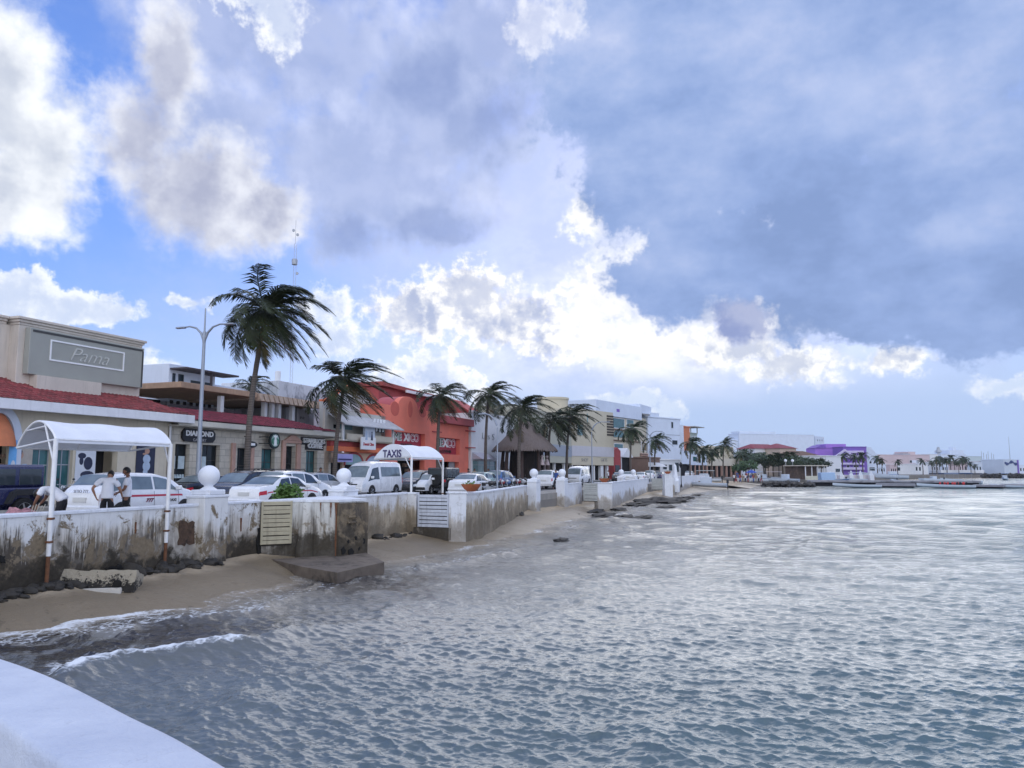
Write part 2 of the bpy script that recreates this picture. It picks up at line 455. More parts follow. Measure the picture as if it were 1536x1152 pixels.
# ------------------------------------------------------------------ water
def build_sea():
    nth, nr = 1150, 760
    th = np.radians(np.linspace(-58, 58, nth))
    # rows evenly spaced in the angle below the horizon, near to far
    h = CAMZ - SEA
    a = np.concatenate([np.linspace(math.atan(h/3.2), math.atan(h/7.8), 60)[:-1], np.linspace(math.atan(h/7.8), math.atan(h/900.0), nr-60-12)])
    r = np.concatenate([h / np.tan(a), np.geomspace(1000, 9000, 13)])
    TH, RR = np.meshgrid(th, r)
    X = RR*np.sin(TH); Y = RR*np.cos(TH)
    dr = np.gradient(r)[:, None] * np.ones_like(TH)
    d = coast_dist(X, Y); s = along(X, Y); W = wl(s); q = d - W        # q = metres out from the water's edge
    rs = np.random.RandomState(3)
    Z = np.zeros_like(X); DX = np.zeros_like(X); DY = np.zeros_like(X)
    wind = math.atan2(-.93, -.38)                                     # waves run in towards the shore and the viewer
    nw = 176
    lam = np.concatenate([np.geomspace(.075, 2.4, 150), np.geomspace(2.4, 10, 26)]) * rs.uniform(.9, 1.1, nw)
    shoal = np.clip(q / 1.4, 0.25, 1)
    pat = .80 + .20*np.sin(X*.21 + 1.3*np.sin(Y*.13)) * np.sin(Y*.17 + 1.1*np.sin(X*.11))
    for i in range(nw):
        k = 2*math.pi/lam[i]
        spread = .62 if lam[i] < 1 else .5
        ph = wind + rs.normal(0, spread)
        kx, ky = k*math.cos(ph), k*math.sin(ph)
        st_ = .050 if lam[i] < .34 else .026 if lam[i] < .7 else .011 if i < 150 else .020
        A = st_ * lam[i]/(2*math.pi) * rs.uniform(.6, 1.4)
        fade = np.clip((lam[i] / (dr*1.0) - 1.6) / 2.0, 0, 1) * shoal * (pat if lam[i] < 1.2 else 1 if i < 150 else np.clip((RR-14)/40, .1, 1))
        p = kx*X + ky*Y + rs.uniform(0, 6.28) + .5*np.sin(.31*k*X*.2 + i)
        Z += A*fade*np.sin(p)
        DX += 1.0*A*fade*np.cos(p)*math.cos(ph); DY += 1.0*A*fade*np.cos(p)*math.sin(ph)
    # rollers parallel to the beach
    foam = np.zeros_like(X)
    for (dist, amp, wd, seed) in ((2.1, .10, .34, 0.3), (4.6, .085, .5, 1.7), (8.2, .08, .7, 4.0), (13, .07, .9, 2.2)):
        mod = np.clip(.55 + .75*np.sin(s*.33 + seed*3) * np.sin(s*.117 + seed), 0, 1)
        e = q - (dist + .5*np.sin(s*.23 + seed*2) + .25*np.sin(s*.71 + seed))
        prof = np.where(e < 0, np.exp(-(e/(wd*.4))**2), np.exp(-(e/wd)**2))
        Z += amp*prof*mod
        foam += np.where(e < .05, np.exp(-(e/(.9))**2), np.exp(-((e-.05)/.12)**2))*mod*(.42 if dist < 3 else .26 if dist < 6 else .10)
    # the little breaker in the near left
    p0 = np.array(atz(95, 1018, SEA)[:2]); p1 = np.array(atz(345, 972, SEA)[:2])
    ax = p1 - p0; L = np.hypot(*ax); ax /= L; nx = np.array([-ax[1], ax[0]])
    if np.dot(nx, [1, -.36]) < 0: nx = -nx                             # pointing out to sea
    la = (X-p0[0])*ax[0] + (Y-p0[1])*ax[1]; lb = (X-p0[0])*nx[0] + (Y-p0[1])*nx[1]
    lb = lb + .22*np.sin(la*1.6) 
    env = np.clip((la+.3)/.5, 0, 1)*np.clip((L+.35-la)/.4, 0, 1)
    env2 = np.clip((la+.6)/.9, 0, 1)*np.clip((L+2.2-la)/1.8, 0, 1)
    Z += .21*env2*np.where(lb < 0, np.exp(-(lb/.17)**2), np.exp(-(lb/.5)**2))
    env = env*(.72 + .28*np.sin(la*4.1+1)*np.sin(la*9.3))
    foam += 1.15*env*np.where(lb < 0, np.exp(-((lb+.08)/.50)**2), np.exp(-(lb/.28)**2))
    foam += .55*env*np.exp(-((lb+.75)/.65)**2)
    # swash along the water's edge
    foam += .5*np.exp(-((q-.15)/.35)**2)*np.clip(.5+.6*np.sin(s*1.1)*np.sin(s*.37+1), .1, 1) + (.32 + .22*np.clip((22-s)/3, 0, 1))*np.clip(1-q/4.5, 0, 1)
    Zs = np.where(q < 0, 0.0, Z)
    me = bpy.data.meshes.new("sea")
    nv = X.size; rows, cols = X.shape
    co = np.empty((nv, 3), np.float32)
    co[:, 0] = (X + DX).ravel(); co[:, 1] = (Y + DY).ravel(); co[:, 2] = (SEA + Zs).ravel()
    ii = np.arange(nv).reshape(rows, cols)
    fa = np.stack([ii[:-1, :-1], ii[:-1, 1:], ii[1:, 1:], ii[1:, :-1]], -1).reshape(-1, 4)
    keep = (d.ravel()[fa] > -3.0).any(axis=1)
    fa = fa[keep][:, ::-1]
    me.vertices.add(nv); me.vertices.foreach_set("co", co.ravel())
    me.loops.add(fa.size); me.loops.foreach_set("vertex_index", fa.ravel().astype(np.int32))
    me.polygons.add(len(fa)); me.polygons.foreach_set("loop_start", np.arange(0, fa.size, 4, dtype=np.int32))
    me.polygons.foreach_set("use_smooth", np.ones(len(fa), bool))
    for nm, arr in (("offshore", q), ("foam", foam), ("alongshore", s)):
        at_ = me.attributes.new(nm, 'FLOAT', 'POINT'); at_.data.foreach_set("value", arr.ravel().astype(np.float32))
    me.update(calc_edges=True); me.validate()
    o = bpy.data.objects.new("sea", me); COL.objects.link(o); tag(o, kind='structure')
    # orientation check
    if me.polygons[0].normal.z < 0: me.flip_normals()
    m, nt, b = newmat("sea_water")
    P = nt.pos()
    q_ = nt.new('ShaderNodeAttribute', attribute_name='offshore').outputs['Fac']
    fo = nt.new('ShaderNodeAttribute', attribute_name='foam').outputs['Fac']
    al = nt.new('ShaderNodeAttribute', attribute_name='alongshore').outputs['Fac']
    big = nt.noise(P, .22, 4, .6)
    qq = nt.add(q_, nt.mul(nt.sub(big, .5), 4.0))
    body = nt.ramp(nt.lin(qq, 0, 26), [(0, (.30, .245, .175)), (.05, (.235, .215, .18)), (.13, (.135, .14, .14)), (.3, (.125, .15, .162)), (1, (.062, .145, .168))])
    # weed and rock showing through the shallows
    weedn = nt.noise(nt.mapping(P, (1.3, .75, 1), rot=(0, 0, AZ)), 1.0, 6, .68, .8)
    zone = nt.mul(nt.mul(nt.smooth(q_, .3, 1.0), nt.smooth(q_, 5.6, 3.4)), nt.add(nt.smooth(al, 21.5, 18.0), nt.mul(nt.smooth(al, 22, 24.5), nt.smooth(al, 30, 26))))
    weed = nt.mul(nt.smooth(weedn, .40, .50), zone)
    body = nt.mix(nt.mul(weed, .93), body, (.018, .013, .010))
    # foam: lacy threads
    lace = nt.voro(nt.vmath('ADD', P, nt.vmath('SCALE', nt.vmath('SUBTRACT', nt.noise(P, 2.2, 4, .6, out=1), (.5, .5, .5)), .5)), 3.4, 'DISTANCE_TO_EDGE')
    lacef = nt.smooth(lace, .16, .0)
    fn = nt.noise(P, 7, 5, .7)
    fm = nt.mul(nt.smooth(nt.add(nt.add(fo, nt.mul(lacef, .28)), nt.mul(nt.sub(fn, .5), 1.5)), .52, 1.25), .92)
    col = nt.mix(fm, body, (.80, .83, .86))
    nt.put(b.inputs['Base Color'], col)
    nt.put(b.inputs['Roughness'], nt.mx(nt.mul(fm, .85), .10))
    b.inputs['IOR'].default_value = 1.333; b.inputs['Specular IOR Level'].default_value = .5
    rot = nt.mapping(P, (1, 1, 1), rot=(0, 0, R(-12)))
    r1 = nt.noise(nt.mapping(rot, (.55, 1.25, 1)), 5.2, 4, .6)
    r2 = nt.noise(nt.mapping(rot, (.40, 1.0, 1)), 2.6, 6, .7)
    dist = nt.vmath('LENGTH', P, out=1)
    far = nt.smooth(dist, 11, 42)
    r3 = nt.noise(nt.mapping(rot, (.30, 1.0, 1)), .42, 4, .6)
    gust = nt.smooth(nt.noise(nt.mapping(P, (.5, 1, 1), rot=(0, 0, R(-12))), .07, 4, .6), .35, .65, .55, 1.35)
    hgt = nt.mul(gust, nt.add(nt.mul(r1, .032), nt.add(nt.mul(r2, nt.mul(far, .34)), nt.mul(r3, nt.mul(nt.smooth(dist, 18, 60), 1.0)))))
    bmp = nt.new('ShaderNodeBump'); nt.put(bmp.inputs['Height'], hgt); bmp.inputs['Strength'].default_value = .9; bmp.inputs['Distance'].default_value = 1.0
    nt.put(b.inputs['Normal'], bmp.outputs[0])
    me.materials.append(m)
build_sea()

# ------------------------------------------------------------------ beach, land, road
def sand_mat():
    m, nt, b = newmat("beach_sand")
    P = nt.pos(); z = nt.xyz(P)[2]
    n1 = nt.noise(P, 1.3, 6, .65); n2 = nt.noise(P, 40, 3, .6)
    zz = nt.add(z, nt.mul(nt.sub(n1, .5), .22))
    dry = nt.mix(n1, (.42, .325, .215), (.58, .475, .335)); wet = nt.mix(n1, (.20, .155, .10), (.28, .22, .148))
    wetf = nt.smooth(zz, -1.0, -1.18)
    c = nt.mix(wetf, dry, wet)
    c = nt.mix(nt.mul(nt.smooth(n2, .62, .75), .35), c, (.09, .075, .055))
    deb = nt.mul(nt.smooth(nt.noise(P, 2.6, 6, .7, .5), .6, .66), .55)
    c = nt.mix(deb, c, (.05, .04, .03))
    nt.put(b.inputs['Base Color'], c); nt.put(b.inputs['Roughness'], nt.lin(wetf, 0, 1, .92, .38))
    nt.put(b.inputs['Normal'], nt.bump(nt.add(nt.mul(nt.noise(P, 5, 6, .65), 1), nt.mul(n2, .3)), .8, .09))
    return m
SAND = sand_mat()
def beach_z(s, d):
    wv = float(wl(np.array([s]))[0])
    z = -1.0 + (SEA + 1.0) * (d / wv)
    z += .05 * mnoise.noise(Vector((s * .6, d * .6, 0))) + .018 * mnoise.noise(Vector((s * 2.3, d * 2.3, 3)))
    # scour under the near wall, heap beside the block
    z += -.10 * math.exp(-((s - 15) / 2.5) ** 2) * math.exp(-(d / .8) ** 2)
    return z
mb = MB()
ns, nd = 420, 46
def sg(i): return 9 * (185 / 9) ** (i / ns)
rows = []
for i in range(ns + 1):
    s_ = sg(i); wv = float(wl(np.array([s_]))[0])
    rows.append([mb.vert(tuple(st(s_, -d)[k] if k < 2 else beach_z(s_, d) for k in range(3))) for d in [(-.3 + (wv * 1.7 + 2.3) * (j / nd)) for j in range(nd + 1)]])
for a_, b_ in zip(rows, rows[1:]):
    for j in range(nd): mb.face((a_[j], a_[j+1], b_[j+1], b_[j]))
tag(mb.build("beach", SAND, smooth=True, angle=180), kind='structure')

def ground_mat():
    m, nt, b = newmat("town_ground"); P = nt.pos(); n = nt.noise(P, .4, 6, .65)
    nt.put(b.inputs['Base Color'], nt.mix(n, (.13, .12, .11), (.26, .24, .21))); b.inputs['Roughness'].default_value = .9
    return m
mb = MB()
co_ = [(x, y) for x, y in COAST]
co_[0] = (-40 + .36 * 0, -63.3)
shift = [(x - .25, y + .08) for x, y in co_]
poly = shift + [(1800, 9000), (-6000, 9000), (-6000, -63.3)]
mb.prism(poly, -3.0, -.03)
tag(mb.build("ground", ground_mat(), clean=False), kind='structure')
# distant shore beach past the end of the wall
mb = MB()
mb.grid(lambda a, b: tuple(st(150 + 45 * a, 1.5 - 13 * b, -.02 - 1.75 * b + .04 * mnoise.noise(Vector((a * 30, b * 9, 0))))), 40, 14)
tag(mb.build("beach", SAND, smooth=True, angle=180), kind='structure')

def asphalt():
    m, nt, b = newmat("asphalt"); P = nt.pos()
    n = nt.noise(P, .7, 5, .6); g = nt.noise(P, 60, 2, .5)
    c = nt.mix(n, (.045, .045, .048), (.085, .083, .08)); c = nt.mix(nt.mul(g, .4), c, (.12, .12, .118))
    nt.put(b.inputs['Base Color'], c); b.inputs['Roughness'].default_value = .82
    nt.put(b.inputs['Normal'], nt.bump(g, .4, .01)); return m
def paving():
    m, nt, b = newmat("paving"); P = nt.pos()
    br = nt.new('ShaderNodeTexBrick'); nt.put(br.inputs['Vector'], nt.mapping(P, rot=(0, 0, RZ))); br.inputs['Scale'].default_value = 1.2
    br.inputs['Color1'].default_value = (.36, .33, .29, 1); br.inputs['Color2'].default_value = (.30, .28, .25, 1); br.inputs['Mortar'].default_value = (.16, .15, .13, 1)
    br.inputs['Mortar Size'].default_value = .012
    c = nt.mix(nt.lin(nt.noise(P, 1.1, 5, .6), .3, .7, 0, .5), br.outputs[0], (.2, .19, .17))
    nt.put(b.inputs['Base Color'], c); b.inputs['Roughness'].default_value = .8; return m
def strip(name, t0, t1, z0, z1, m, s0=-20, s1=176):
    q = MB(); q.box(s0, s1, t0, t1, z0, z1)
    return tag(q.build(name, m, loc=O, rz=RZ), kind='structure')
strip("road", 2.75, 12.5, -.4, 0.0, asphalt())
PAVE = paving()
strip("promenade_pavement", .26, 2.6, -.4, .03, PAVE)
strip("pavement", 12.65, 24, -.4, .14, PAVE)
KERB = mat("kerb_stone", (.42, .40, .37), .8, .2, 3)
strip("kerb", 2.602, 2.748, -.4, .036, KERB)
strip("kerb", 12.502, 12.648, -.4, .145, KERB)
LINE = mat("road_paint", (.70, .69, .64), .6, .2, 4)
q = MB()
for k in range(34): q.box(8 + k * 5, 10 + k * 5, 7.45, 7.57, .004, .008)
tag(q.build("road_markings", LINE, loc=O, rz=RZ), kind='structure')
# ------------------------------------------------------------------ sea wall and what stands on it
def wallmat(name, grime=.6, tan=.5, black=.6, white=(.70, .72, .74), seed=0.0, top=.2, bot=-.9):
    m, nt, b = newmat(name)
    P = nt.pos()
    a = nt.vmath('DOT_PRODUCT', P, tuple(U), out=1); tt = nt.vmath('DOT_PRODUCT', P, tuple(N), out=1); z = nt.xyz(P)[2]
    V = nt.comb(nt.add(a, seed), tt, z)
    n1 = nt.noise(V, .9, 6, .65); n2 = nt.noise(V, 3.2, 6, .7, .3); n3 = nt.noise(V, 11, 4, .6)
    streak = nt.noise(nt.mapping(V, (1, 1, .10)), 4.5, 6, .7)
    strk2 = nt.noise(nt.mapping(V, (1, 1, .05)), 11, 4, .7)
    low = nt.lin(nt.add(nt.add(z, nt.mul(nt.sub(nt.noise(V, .38, 3, .6), .5), 1.8)), nt.add(nt.mul(nt.sub(n1, .5), 1.5), nt.mul(nt.sub(streak, .5), 1.3))), top, bot)
    c = nt.mix(nt.lin(n2, .35, .7, 0, .5), white, tuple(x * .80 for x in white))
    tn = nt.mix(n2, (.36, .28, .18), (.52, .46, .36))
    c = nt.mix(nt.mul(nt.smooth(low, .05, .55), tan), c, tn)
    # grey black growth in runs
    g = nt.mul(nt.smooth(nt.add(strk2, nt.mul(low, .36)), .55, .78), grime)
    g = nt.mul(g, nt.lin(nt.noise(V, .6, 4, .6), .36, .6, .12, 1.15))
    c = nt.mix(g, c, (.075, .062, .048))
    patch = nt.mul(nt.smooth(nt.add(nt.noise(V, 1.5, 8, .74, .7), nt.mul(low, .12)), .575, .64), grime)
    c = nt.mix(patch, c, nt.mix(n3, (.10, .078, .052), (.30, .235, .155)))
    chip = nt.smooth(nt.noise(V, 6.5, 5, .65), .66, .71)
    c = nt.mix(nt.mul(chip, grime * .9), c, (.075, .062, .05))
    rust = nt.mul(nt.smooth(nt.noise(nt.mapping(V, (1, 1, .14)), 2.4, 4, .6), .69, .76), .75 * grime)
    c = nt.mix(rust, c, (.20, .085, .035))
    base = nt.smooth(nt.add(z, nt.add(nt.mul(nt.sub(n2, .5), 1.2), nt.mul(nt.sub(nt.noise(V, .55, 5, .65), .5), 2.4))), -.35, -.72)
    c = nt.mix(nt.mul(base, black), c, nt.mix(n3, (.018, .016, .013), (.085, .07, .05)))
    nt.put(b.inputs['Base Color'], c); b.inputs['Roughness'].default_value = .85
    b.inputs['Specular IOR Level'].default_value = .25
    nt.put(b.inputs['Normal'], nt.bump(nt.add(n2, nt.mul(n3, .4)), .55, .03))
    return m
WM_NEAR = wallmat("stained_wall_paint", 1.0, .62, 1.0, (.72, .72, .71), 0, .55, -.65)
WM_MID = wallmat("tan_stained_wall_paint", .5, 1.0, .28, (.68, .68, .68), 31, .45, -.5)
WM_FAR = wallmat("white_wall_paint", .3, .6, .2, (.72, .74, .78), 77, -.25, -1.0)
WM_BULK = wallmat("bulkhead_paint", .75, .42, .9, (.66, .66, .63), 9, .5, -1.4)
WM_DARK = wallmat("rusty_concrete", 1.0, .15, .9, (.13, .10, .07), 55, 1.4, -.2)
WHITE = mat("white_paint", (.76, .78, .82), .5, .06, 3, .1, 25, stain=(.5, .5, .5), stain_amt=.25)
WHITE2 = mat("chalky_white_paint", (.70, .72, .76), .7, .1, 4, .25, 25, streak=.35)
def outline(pts, th):
    n = len(pts); back = []
    for i in range(n):
        d = (Vector(pts[min(i+1, n-1)]) - Vector(pts[max(i-1, 0)])).normalized()
        back.append((pts[i][0] - d.y * th, pts[i][1] + d.x * th))
    return back
def wall_run(name, pts, label, m, ztop=.70, zbot=-2.0, th=.28, group=None, cm=None, rough=.03, cat="sea wall", undercut=0.0):
    o0 = Vector((pts[0][0], pts[0][1], 0))
    P = [(p[0]-o0.x, p[1]-o0.y) for p in pts]; B = outline(P, th)
    root = empty(name, o0, 0, label, cat, group)
    q = MB(); zt = ztop - .075
    for (a, b) in zip(P, P[1:]):
        L = math.hypot(b[0]-a[0], b[1]-a[1]); nu = max(2, int(L/.14)) if L < 30 else max(2, int(L/.5)); nv = 22
        nx, ny = (b[1]-a[1])/L, -(b[0]-a[0])/L
        def fn(u, v, a=a, b=b, nx=nx, ny=ny):
            x, y = a[0]+(b[0]-a[0])*u, a[1]+(b[1]-a[1])*u; z = zbot+(zt-zbot)*v
            w0 = Vector((x+o0.x, y+o0.y, z))
            e = min(1, u*12, (1-u)*12)
            k = rough*mnoise.noise(w0*2.1)*e + rough*.5*mnoise.noise(w0*6.3)*e
            if undercut and z < -.55:
                uz = min(1, (-.55 - z)/.6)
                k -= undercut*uz*e*max(0, .25+mnoise.noise(w0*.9+Vector((9, 0, 0)))+.5*mnoise.noise(w0*2.7))
            return (x+nx*k, y+ny*k, z)
        q.grid(fn, nu, nv)
    for (a, b) in zip(B, B[1:]): q.poly([(*a, zbot), (*a, zt), (*b, zt), (*b, zbot)])
    for f, k in ((P[0], B[0]), (P[-1], B[-1])): q.poly([(*f, zbot), (*k, zbot), (*k, zt), (*f, zt)])
    q.build("wall_face", m, root, True, angle=50)
    q = MB(); F2 = [(f[0] + (f[0]-k[0])/th*.03, f[1] + (f[1]-k[1])/th*.03) for f, k in zip(P, B)]; B2 = [(k[0] - (f[0]-k[0])/th*.03, k[1] - (f[1]-k[1])/th*.03) for f, k in zip(P, B)]
    for i in range(len(P)-1):
        L = math.hypot(P[i+1][0]-P[i][0], P[i+1][1]-P[i][1]); nu = max(1, int(L/.3))
        for z0_, z1_, fa, ba in ((zt, ztop, F2, B2),):
            def lerp(A, u): return (A[i][0]+(A[i+1][0]-A[i][0])*u, A[i][1]+(A[i+1][1]-A[i][1])*u)
            def sec(u):
                f, k = lerp(fa, u), lerp(ba, u); w_ = .012*mnoise.noise(Vector((f[0]+o0.x, f[1]+o0.y, 5))*1.7)
                c = .018
                mid = lambda t: (f[0]+(k[0]-f[0])*t, f[1]+(k[1]-f[1])*t)
                return [(*f, z0_), (*f, z1_-c+w_), (*mid(.06), z1_+w_), (*mid(.94), z1_+w_), (*k, z1_-c+w_), (*k, z0_)]
            q.grid(lambda u, v: sec(u)[int(round(v*5))], nu, 5)
            if i == 0: q.poly(sec(0))
            if i == len(P)-2: q.poly(sec(1))
    q.build("coping", cm or WHITE2, root, True, angle=35)
    return root
def wpt(px, t): 
    s_ = sof(px, t); p = st(s_, t); return (p.x, p.y)
WALL_GROUP = None
near_end = wpt(402, 0)
near_wall = wall_run("sea_wall", [tuple(st(6.0, 0)[:2]), near_end], "long stained sea wall below the near canopy, streaked black and brown", WM_NEAR, th=.3, undercut=.22)
sAof = lambda px: sof(px, 0)
def on_wall(px, py, tt=0.0):                       # point on the sea face of the near wall
    s_, z_ = att(px, py, tt); return s_, z_
# rusty niche, drain holes and iron rods on the near wall (parts)
DARK = mat("black_hole", (.012, .011, .010), .9, .2, 5)
RUST = mat("rusty_iron", (.16, .07, .035), .9, .35, 9, .3)
NICHE = mat("crumbled_brick", (.10, .06, .038), .95, .5, 6, .8, 14, stain=(.02, .018, .016), stain_amt=.9)
def patch_on(root, name, px0, py0, px1, py1, m, proud=.02, jag=.04, seed=1):
    """irregular shallow plate on the sea face, outline broken"""
    r = random.Random(seed); s0, z0 = on_wall(px0, py1); s1, z1 = on_wall(px1, py0)
    pts = []
    for (ax, az_, bx, bz) in ((s0, z0, s1, z0), (s1, z0, s1, z1), (s1, z1, s0, z1), (s0, z1, s0, z0)):
        for k in range(5):
            f = k/5; pts.append((ax+(bx-ax)*f + r.uniform(-jag, jag), az_+(bz-az_)*f + r.uniform(-jag, jag)))
    q = MB(); q.prism_y(pts, -proud, .1)
    o = q.build(name, m); o.location = O; o.rotation_euler = (0, 0, RZ)
    o.parent = root; o.matrix_parent_inverse = Matrix.Translation(-root.location)
    KIDS.setdefault(root.name, []).append(o)
    return o
patch_on(near_wall, "brick_niche", 267, 781, 291, 818, NICHE, .022, .05, 3)
patch_on(near_wall, "drain_hole", 158, 848, 181, 866, DARK, .05, .05, 4)
patch_on(near_wall, "drain_hole", -4, 833, 7, 845, DARK, .03, .02, 5)
patch_on(near_wall, "drain_hole", 384, 790, 396, 838, DARK, .045, .05, 6)
patch_on(near_wall, "drain_hole", 348, 838, 372, 856, DARK, .05, .06, 8)
for px, y0, y1 in ((203, 783, 800), (330, 770, 786), (361, 777, 797), (302, 776, 800)):
    patch_on(near_wall, "iron_rod", px-1, y0, px+1, y1, RUST, .03, .004, px)

# --- bulkhead jutting out with a slatted hatch
BK = [(-8.12, 25.15), (-7.0, 25.75), (-5.72, 25.55), (-5.05, 26.5), (-6.75, 29.4)]
o0 = Vector((BK[0][0], BK[0][1], 0))
bulk = empty("bulkhead", o0, 0, "square stained concrete bulkhead jutting onto the beach beside the tan slatted hatch", "bulkhead")
L_ = [(x-o0.x, y-o0.y) for x, y in BK]
q = MB()
def facegrid(q, a, b, z0, z1, rough=.03, nu=14, nv=22):
    L = math.hypot(b[0]-a[0], b[1]-a[1]); nx, ny = (b[1]-a[1])/L, -(b[0]-a[0])/L
    def fn(u, v):
        x, y, z = a[0]+(b[0]-a[0])*u, a[1]+(b[1]-a[1])*u, z0+(z1-z0)*v
        e = min(1, u*8, (1-u)*8); k = rough*e*(mnoise.noise(Vector((x, y, z))*2.5)+.5*mnoise.noise(Vector((x, y, z))*7))
        return (x+nx*k, y+ny*k, z)
    q.grid(fn, nu, nv)
for a, b in zip(L_, L_[1:]): facegrid(q, a, b, -2.0, .62, .035)
q.poly([(*p, .62) for p in L_])
q.build("wall_face", WM_BULK, bulk, True, angle=50)
q = MB(); cen = Vector((sum(p[0] for p in L_)/5, sum(p[1] for p in L_)/5))
q.prism([tuple(cen + (Vector(p)-cen)*1.05) for p in L_], .622, .70)
q.build("coping", WHITE2, bulk)
# rounded buttress left of the panel, dark corner column
q = MB(); bx, by = -6.78-o0.x, 25.72-o0.y
q.tube([(bx-.05, by-.02, -2), (bx-.05, by-.02, -.9), (bx-.02, by-.0, -.55), (bx-.02, by, .60)], [.30, .30, .26, .24], 14)
q.build("buttress", WM_BULK, bulk, True)
q = MB(); a, b = Vector((-5.74-o0.x, 25.50-o0.y)), Vector((-4.98-o0.x, 26.52-o0.y))
dd_ = (b-a).normalized(); nn = Vector((dd_.y, -dd_.x))
facegrid(q, tuple(a+nn*.10), tuple(b+nn*.10), -1.15, .58, .07, 14, 26)
q.poly([(*(a+nn*.10), -1.15), (*(a-nn*.05), -1.15), (*(a-nn*.05), .58), (*(a+nn*.10), .58)])
q.poly([(*(b+nn*.10), -1.15), (*(b+nn*.10), .58), (*(b-nn*.05), .58), (*(b-nn*.05), -1.15)])
q.poly([(*(a+nn*.10), .58), (*(a-nn*.05), .58), (*(b-nn*.05), .58), (*(b+nn*.10), .58)])
for zz in (.12, -.06):
    c_ = a + dd_*.55 + nn*.13
    q.tube([c_ - dd_*.18 + Vector((0, 0)), c_ + dd_*.18] if False else [(c_.x-dd_.x*.18, c_.y-dd_.y*.18, zz), (c_.x+dd_.x*.18, c_.y+dd_.y*.18, zz)], .035, 6)
q.build("corner_column", WM_DARK, bulk, True, angle=50)
def slatted(name, p0, p1, z0, z1, nslat, m, fm, label, tilt=.0, gap=.35, group=None):
    """horizontal slats on a frame between plan points p0 and p1"""
    d = Vector((p1[0]-p0[0], p1[1]-p0[1], 0)); L = d.length; rz = math.atan2(d.y, d.x)
    root = empty(name, (p0[0], p0[1], z0), rz, label, "gate", group); H = z1-z0
    pitch = H/nslat
    q = MB()
    for k in range(nslat):
        zc = (k+.5)*pitch; h = pitch*(1-gap)/2; w_ = rnd.uniform(-.012, .012)
        q.bbox(.05, L-.05, -.035+w_*.5, -.005+w_*.5, zc-h+w_, zc+h+w_, .006)
    q.build("slat_panel", m, root)
    q = MB()
    q.bbox(0, .07, -.03, .04, 0, H); q.bbox(L-.07, L, -.03, .04, 0, H); q.bbox(.07, L-.07, .0, .04, 0, .05)
    q.build("frame", fm, root)
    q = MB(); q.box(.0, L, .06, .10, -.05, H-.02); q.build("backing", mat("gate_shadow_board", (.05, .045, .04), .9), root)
    return root
TAN = mat("tan_slat_paint", (.42, .38, .27), .7, .15, 5, .3, streak=.4)
BLUEG = mat("grey_white_slat_paint", (.55, .58, .64), .7, .15, 5, .3, streak=.5)
GREYS = mat("grey_slat_paint", (.50, .51, .48), .7, .15, 5, .3)
e_ = (Vector((-7.0, 25.75)) - Vector((-8.12, 25.15)))
f0 = Vector((-8.12, 25.15)) + e_*.02 + Vector((.0, -.10)); f1 = Vector((-8.12, 25.15)) + e_*.80 + Vector((0, -.10))
slatted("slatted_hatch", f0, f1, -.72, .66, 10, TAN, TAN, "tan hatch of horizontal slats on the near bulkhead", gap=.14)
for (fx, zz, hw_, hh_) in ((.15, -.95, .10, .13), (.42, -1.02, .13, .15), (.72, -.98, .09, .12), (.30, -.66, .06, .08), (.85, -.70, .07, .10), (.58, -.58, .05, .07)):
    cx_ = a + (b-a)*fx + nn*.13; r_h = random.Random(int(fx*100)); q = MB(); P_ = []
    for k in range(9):
        an = k*.698; rr_h = r_h.uniform(.7, 1.15); P_.append((hw_*math.cos(an)*rr_h, hh_*math.sin(an)*rr_h))
    tri = [(cx_.x+dd_.x*x_, cx_.y+dd_.y*x_, zz+z_) for x_, z_ in P_]; bk_ = [(p_[0]-nn.x*.2, p_[1]-nn.y*.2, p_[2]) for p_ in tri]
    i0 = [q.vert(p_) for p_ in tri]; i1 = [q.vert(p_) for p_ in bk_]
    q.face(i0); q.face(i1[::-1])
    for k in range(9): q.face((i0[k], i0[(k+1) % 9], i1[(k+1) % 9], i1[k]))
    q.build("erosion_hole", DARK, bulk)
for (u0, z0_, z1_, w_) in ((.06, .60, -.15, .05), (.25, .60, .22, .04), (.5, .60, .30, .03), (.97, .60, -1.2, .07), (.8, .60, .12, .035)):
    A_, B_ = Vector((-6.9-o0.x, 25.74-o0.y)), Vector((-5.72-o0.x, 25.55-o0.y)); c0 = A_ + (B_-A_)*u0; d1 = (B_-A_).normalized(); n1_ = Vector((d1.y, -d1.x))*.05
    q = MB(); r_h = random.Random(int(u0*77)); L1, L2 = [], []
    for k in range(9):
        z_ = z0_+(z1_-z0_)*k/8; ww_ = w_*(1-.7*k/8)*r_h.uniform(.6, 1.2); L1.append((c0.x-d1.x*ww_+n1_.x, c0.y-d1.y*ww_+n1_.y, z_)); L2.append((c0.x+d1.x*ww_+n1_.x, c0.y+d1.y*ww_+n1_.y, z_))
    for k in range(8): q.poly([L1[k], L2[k], L2[k+1], L1[k+1]])
    q.build("rust_run", RUST, bulk)
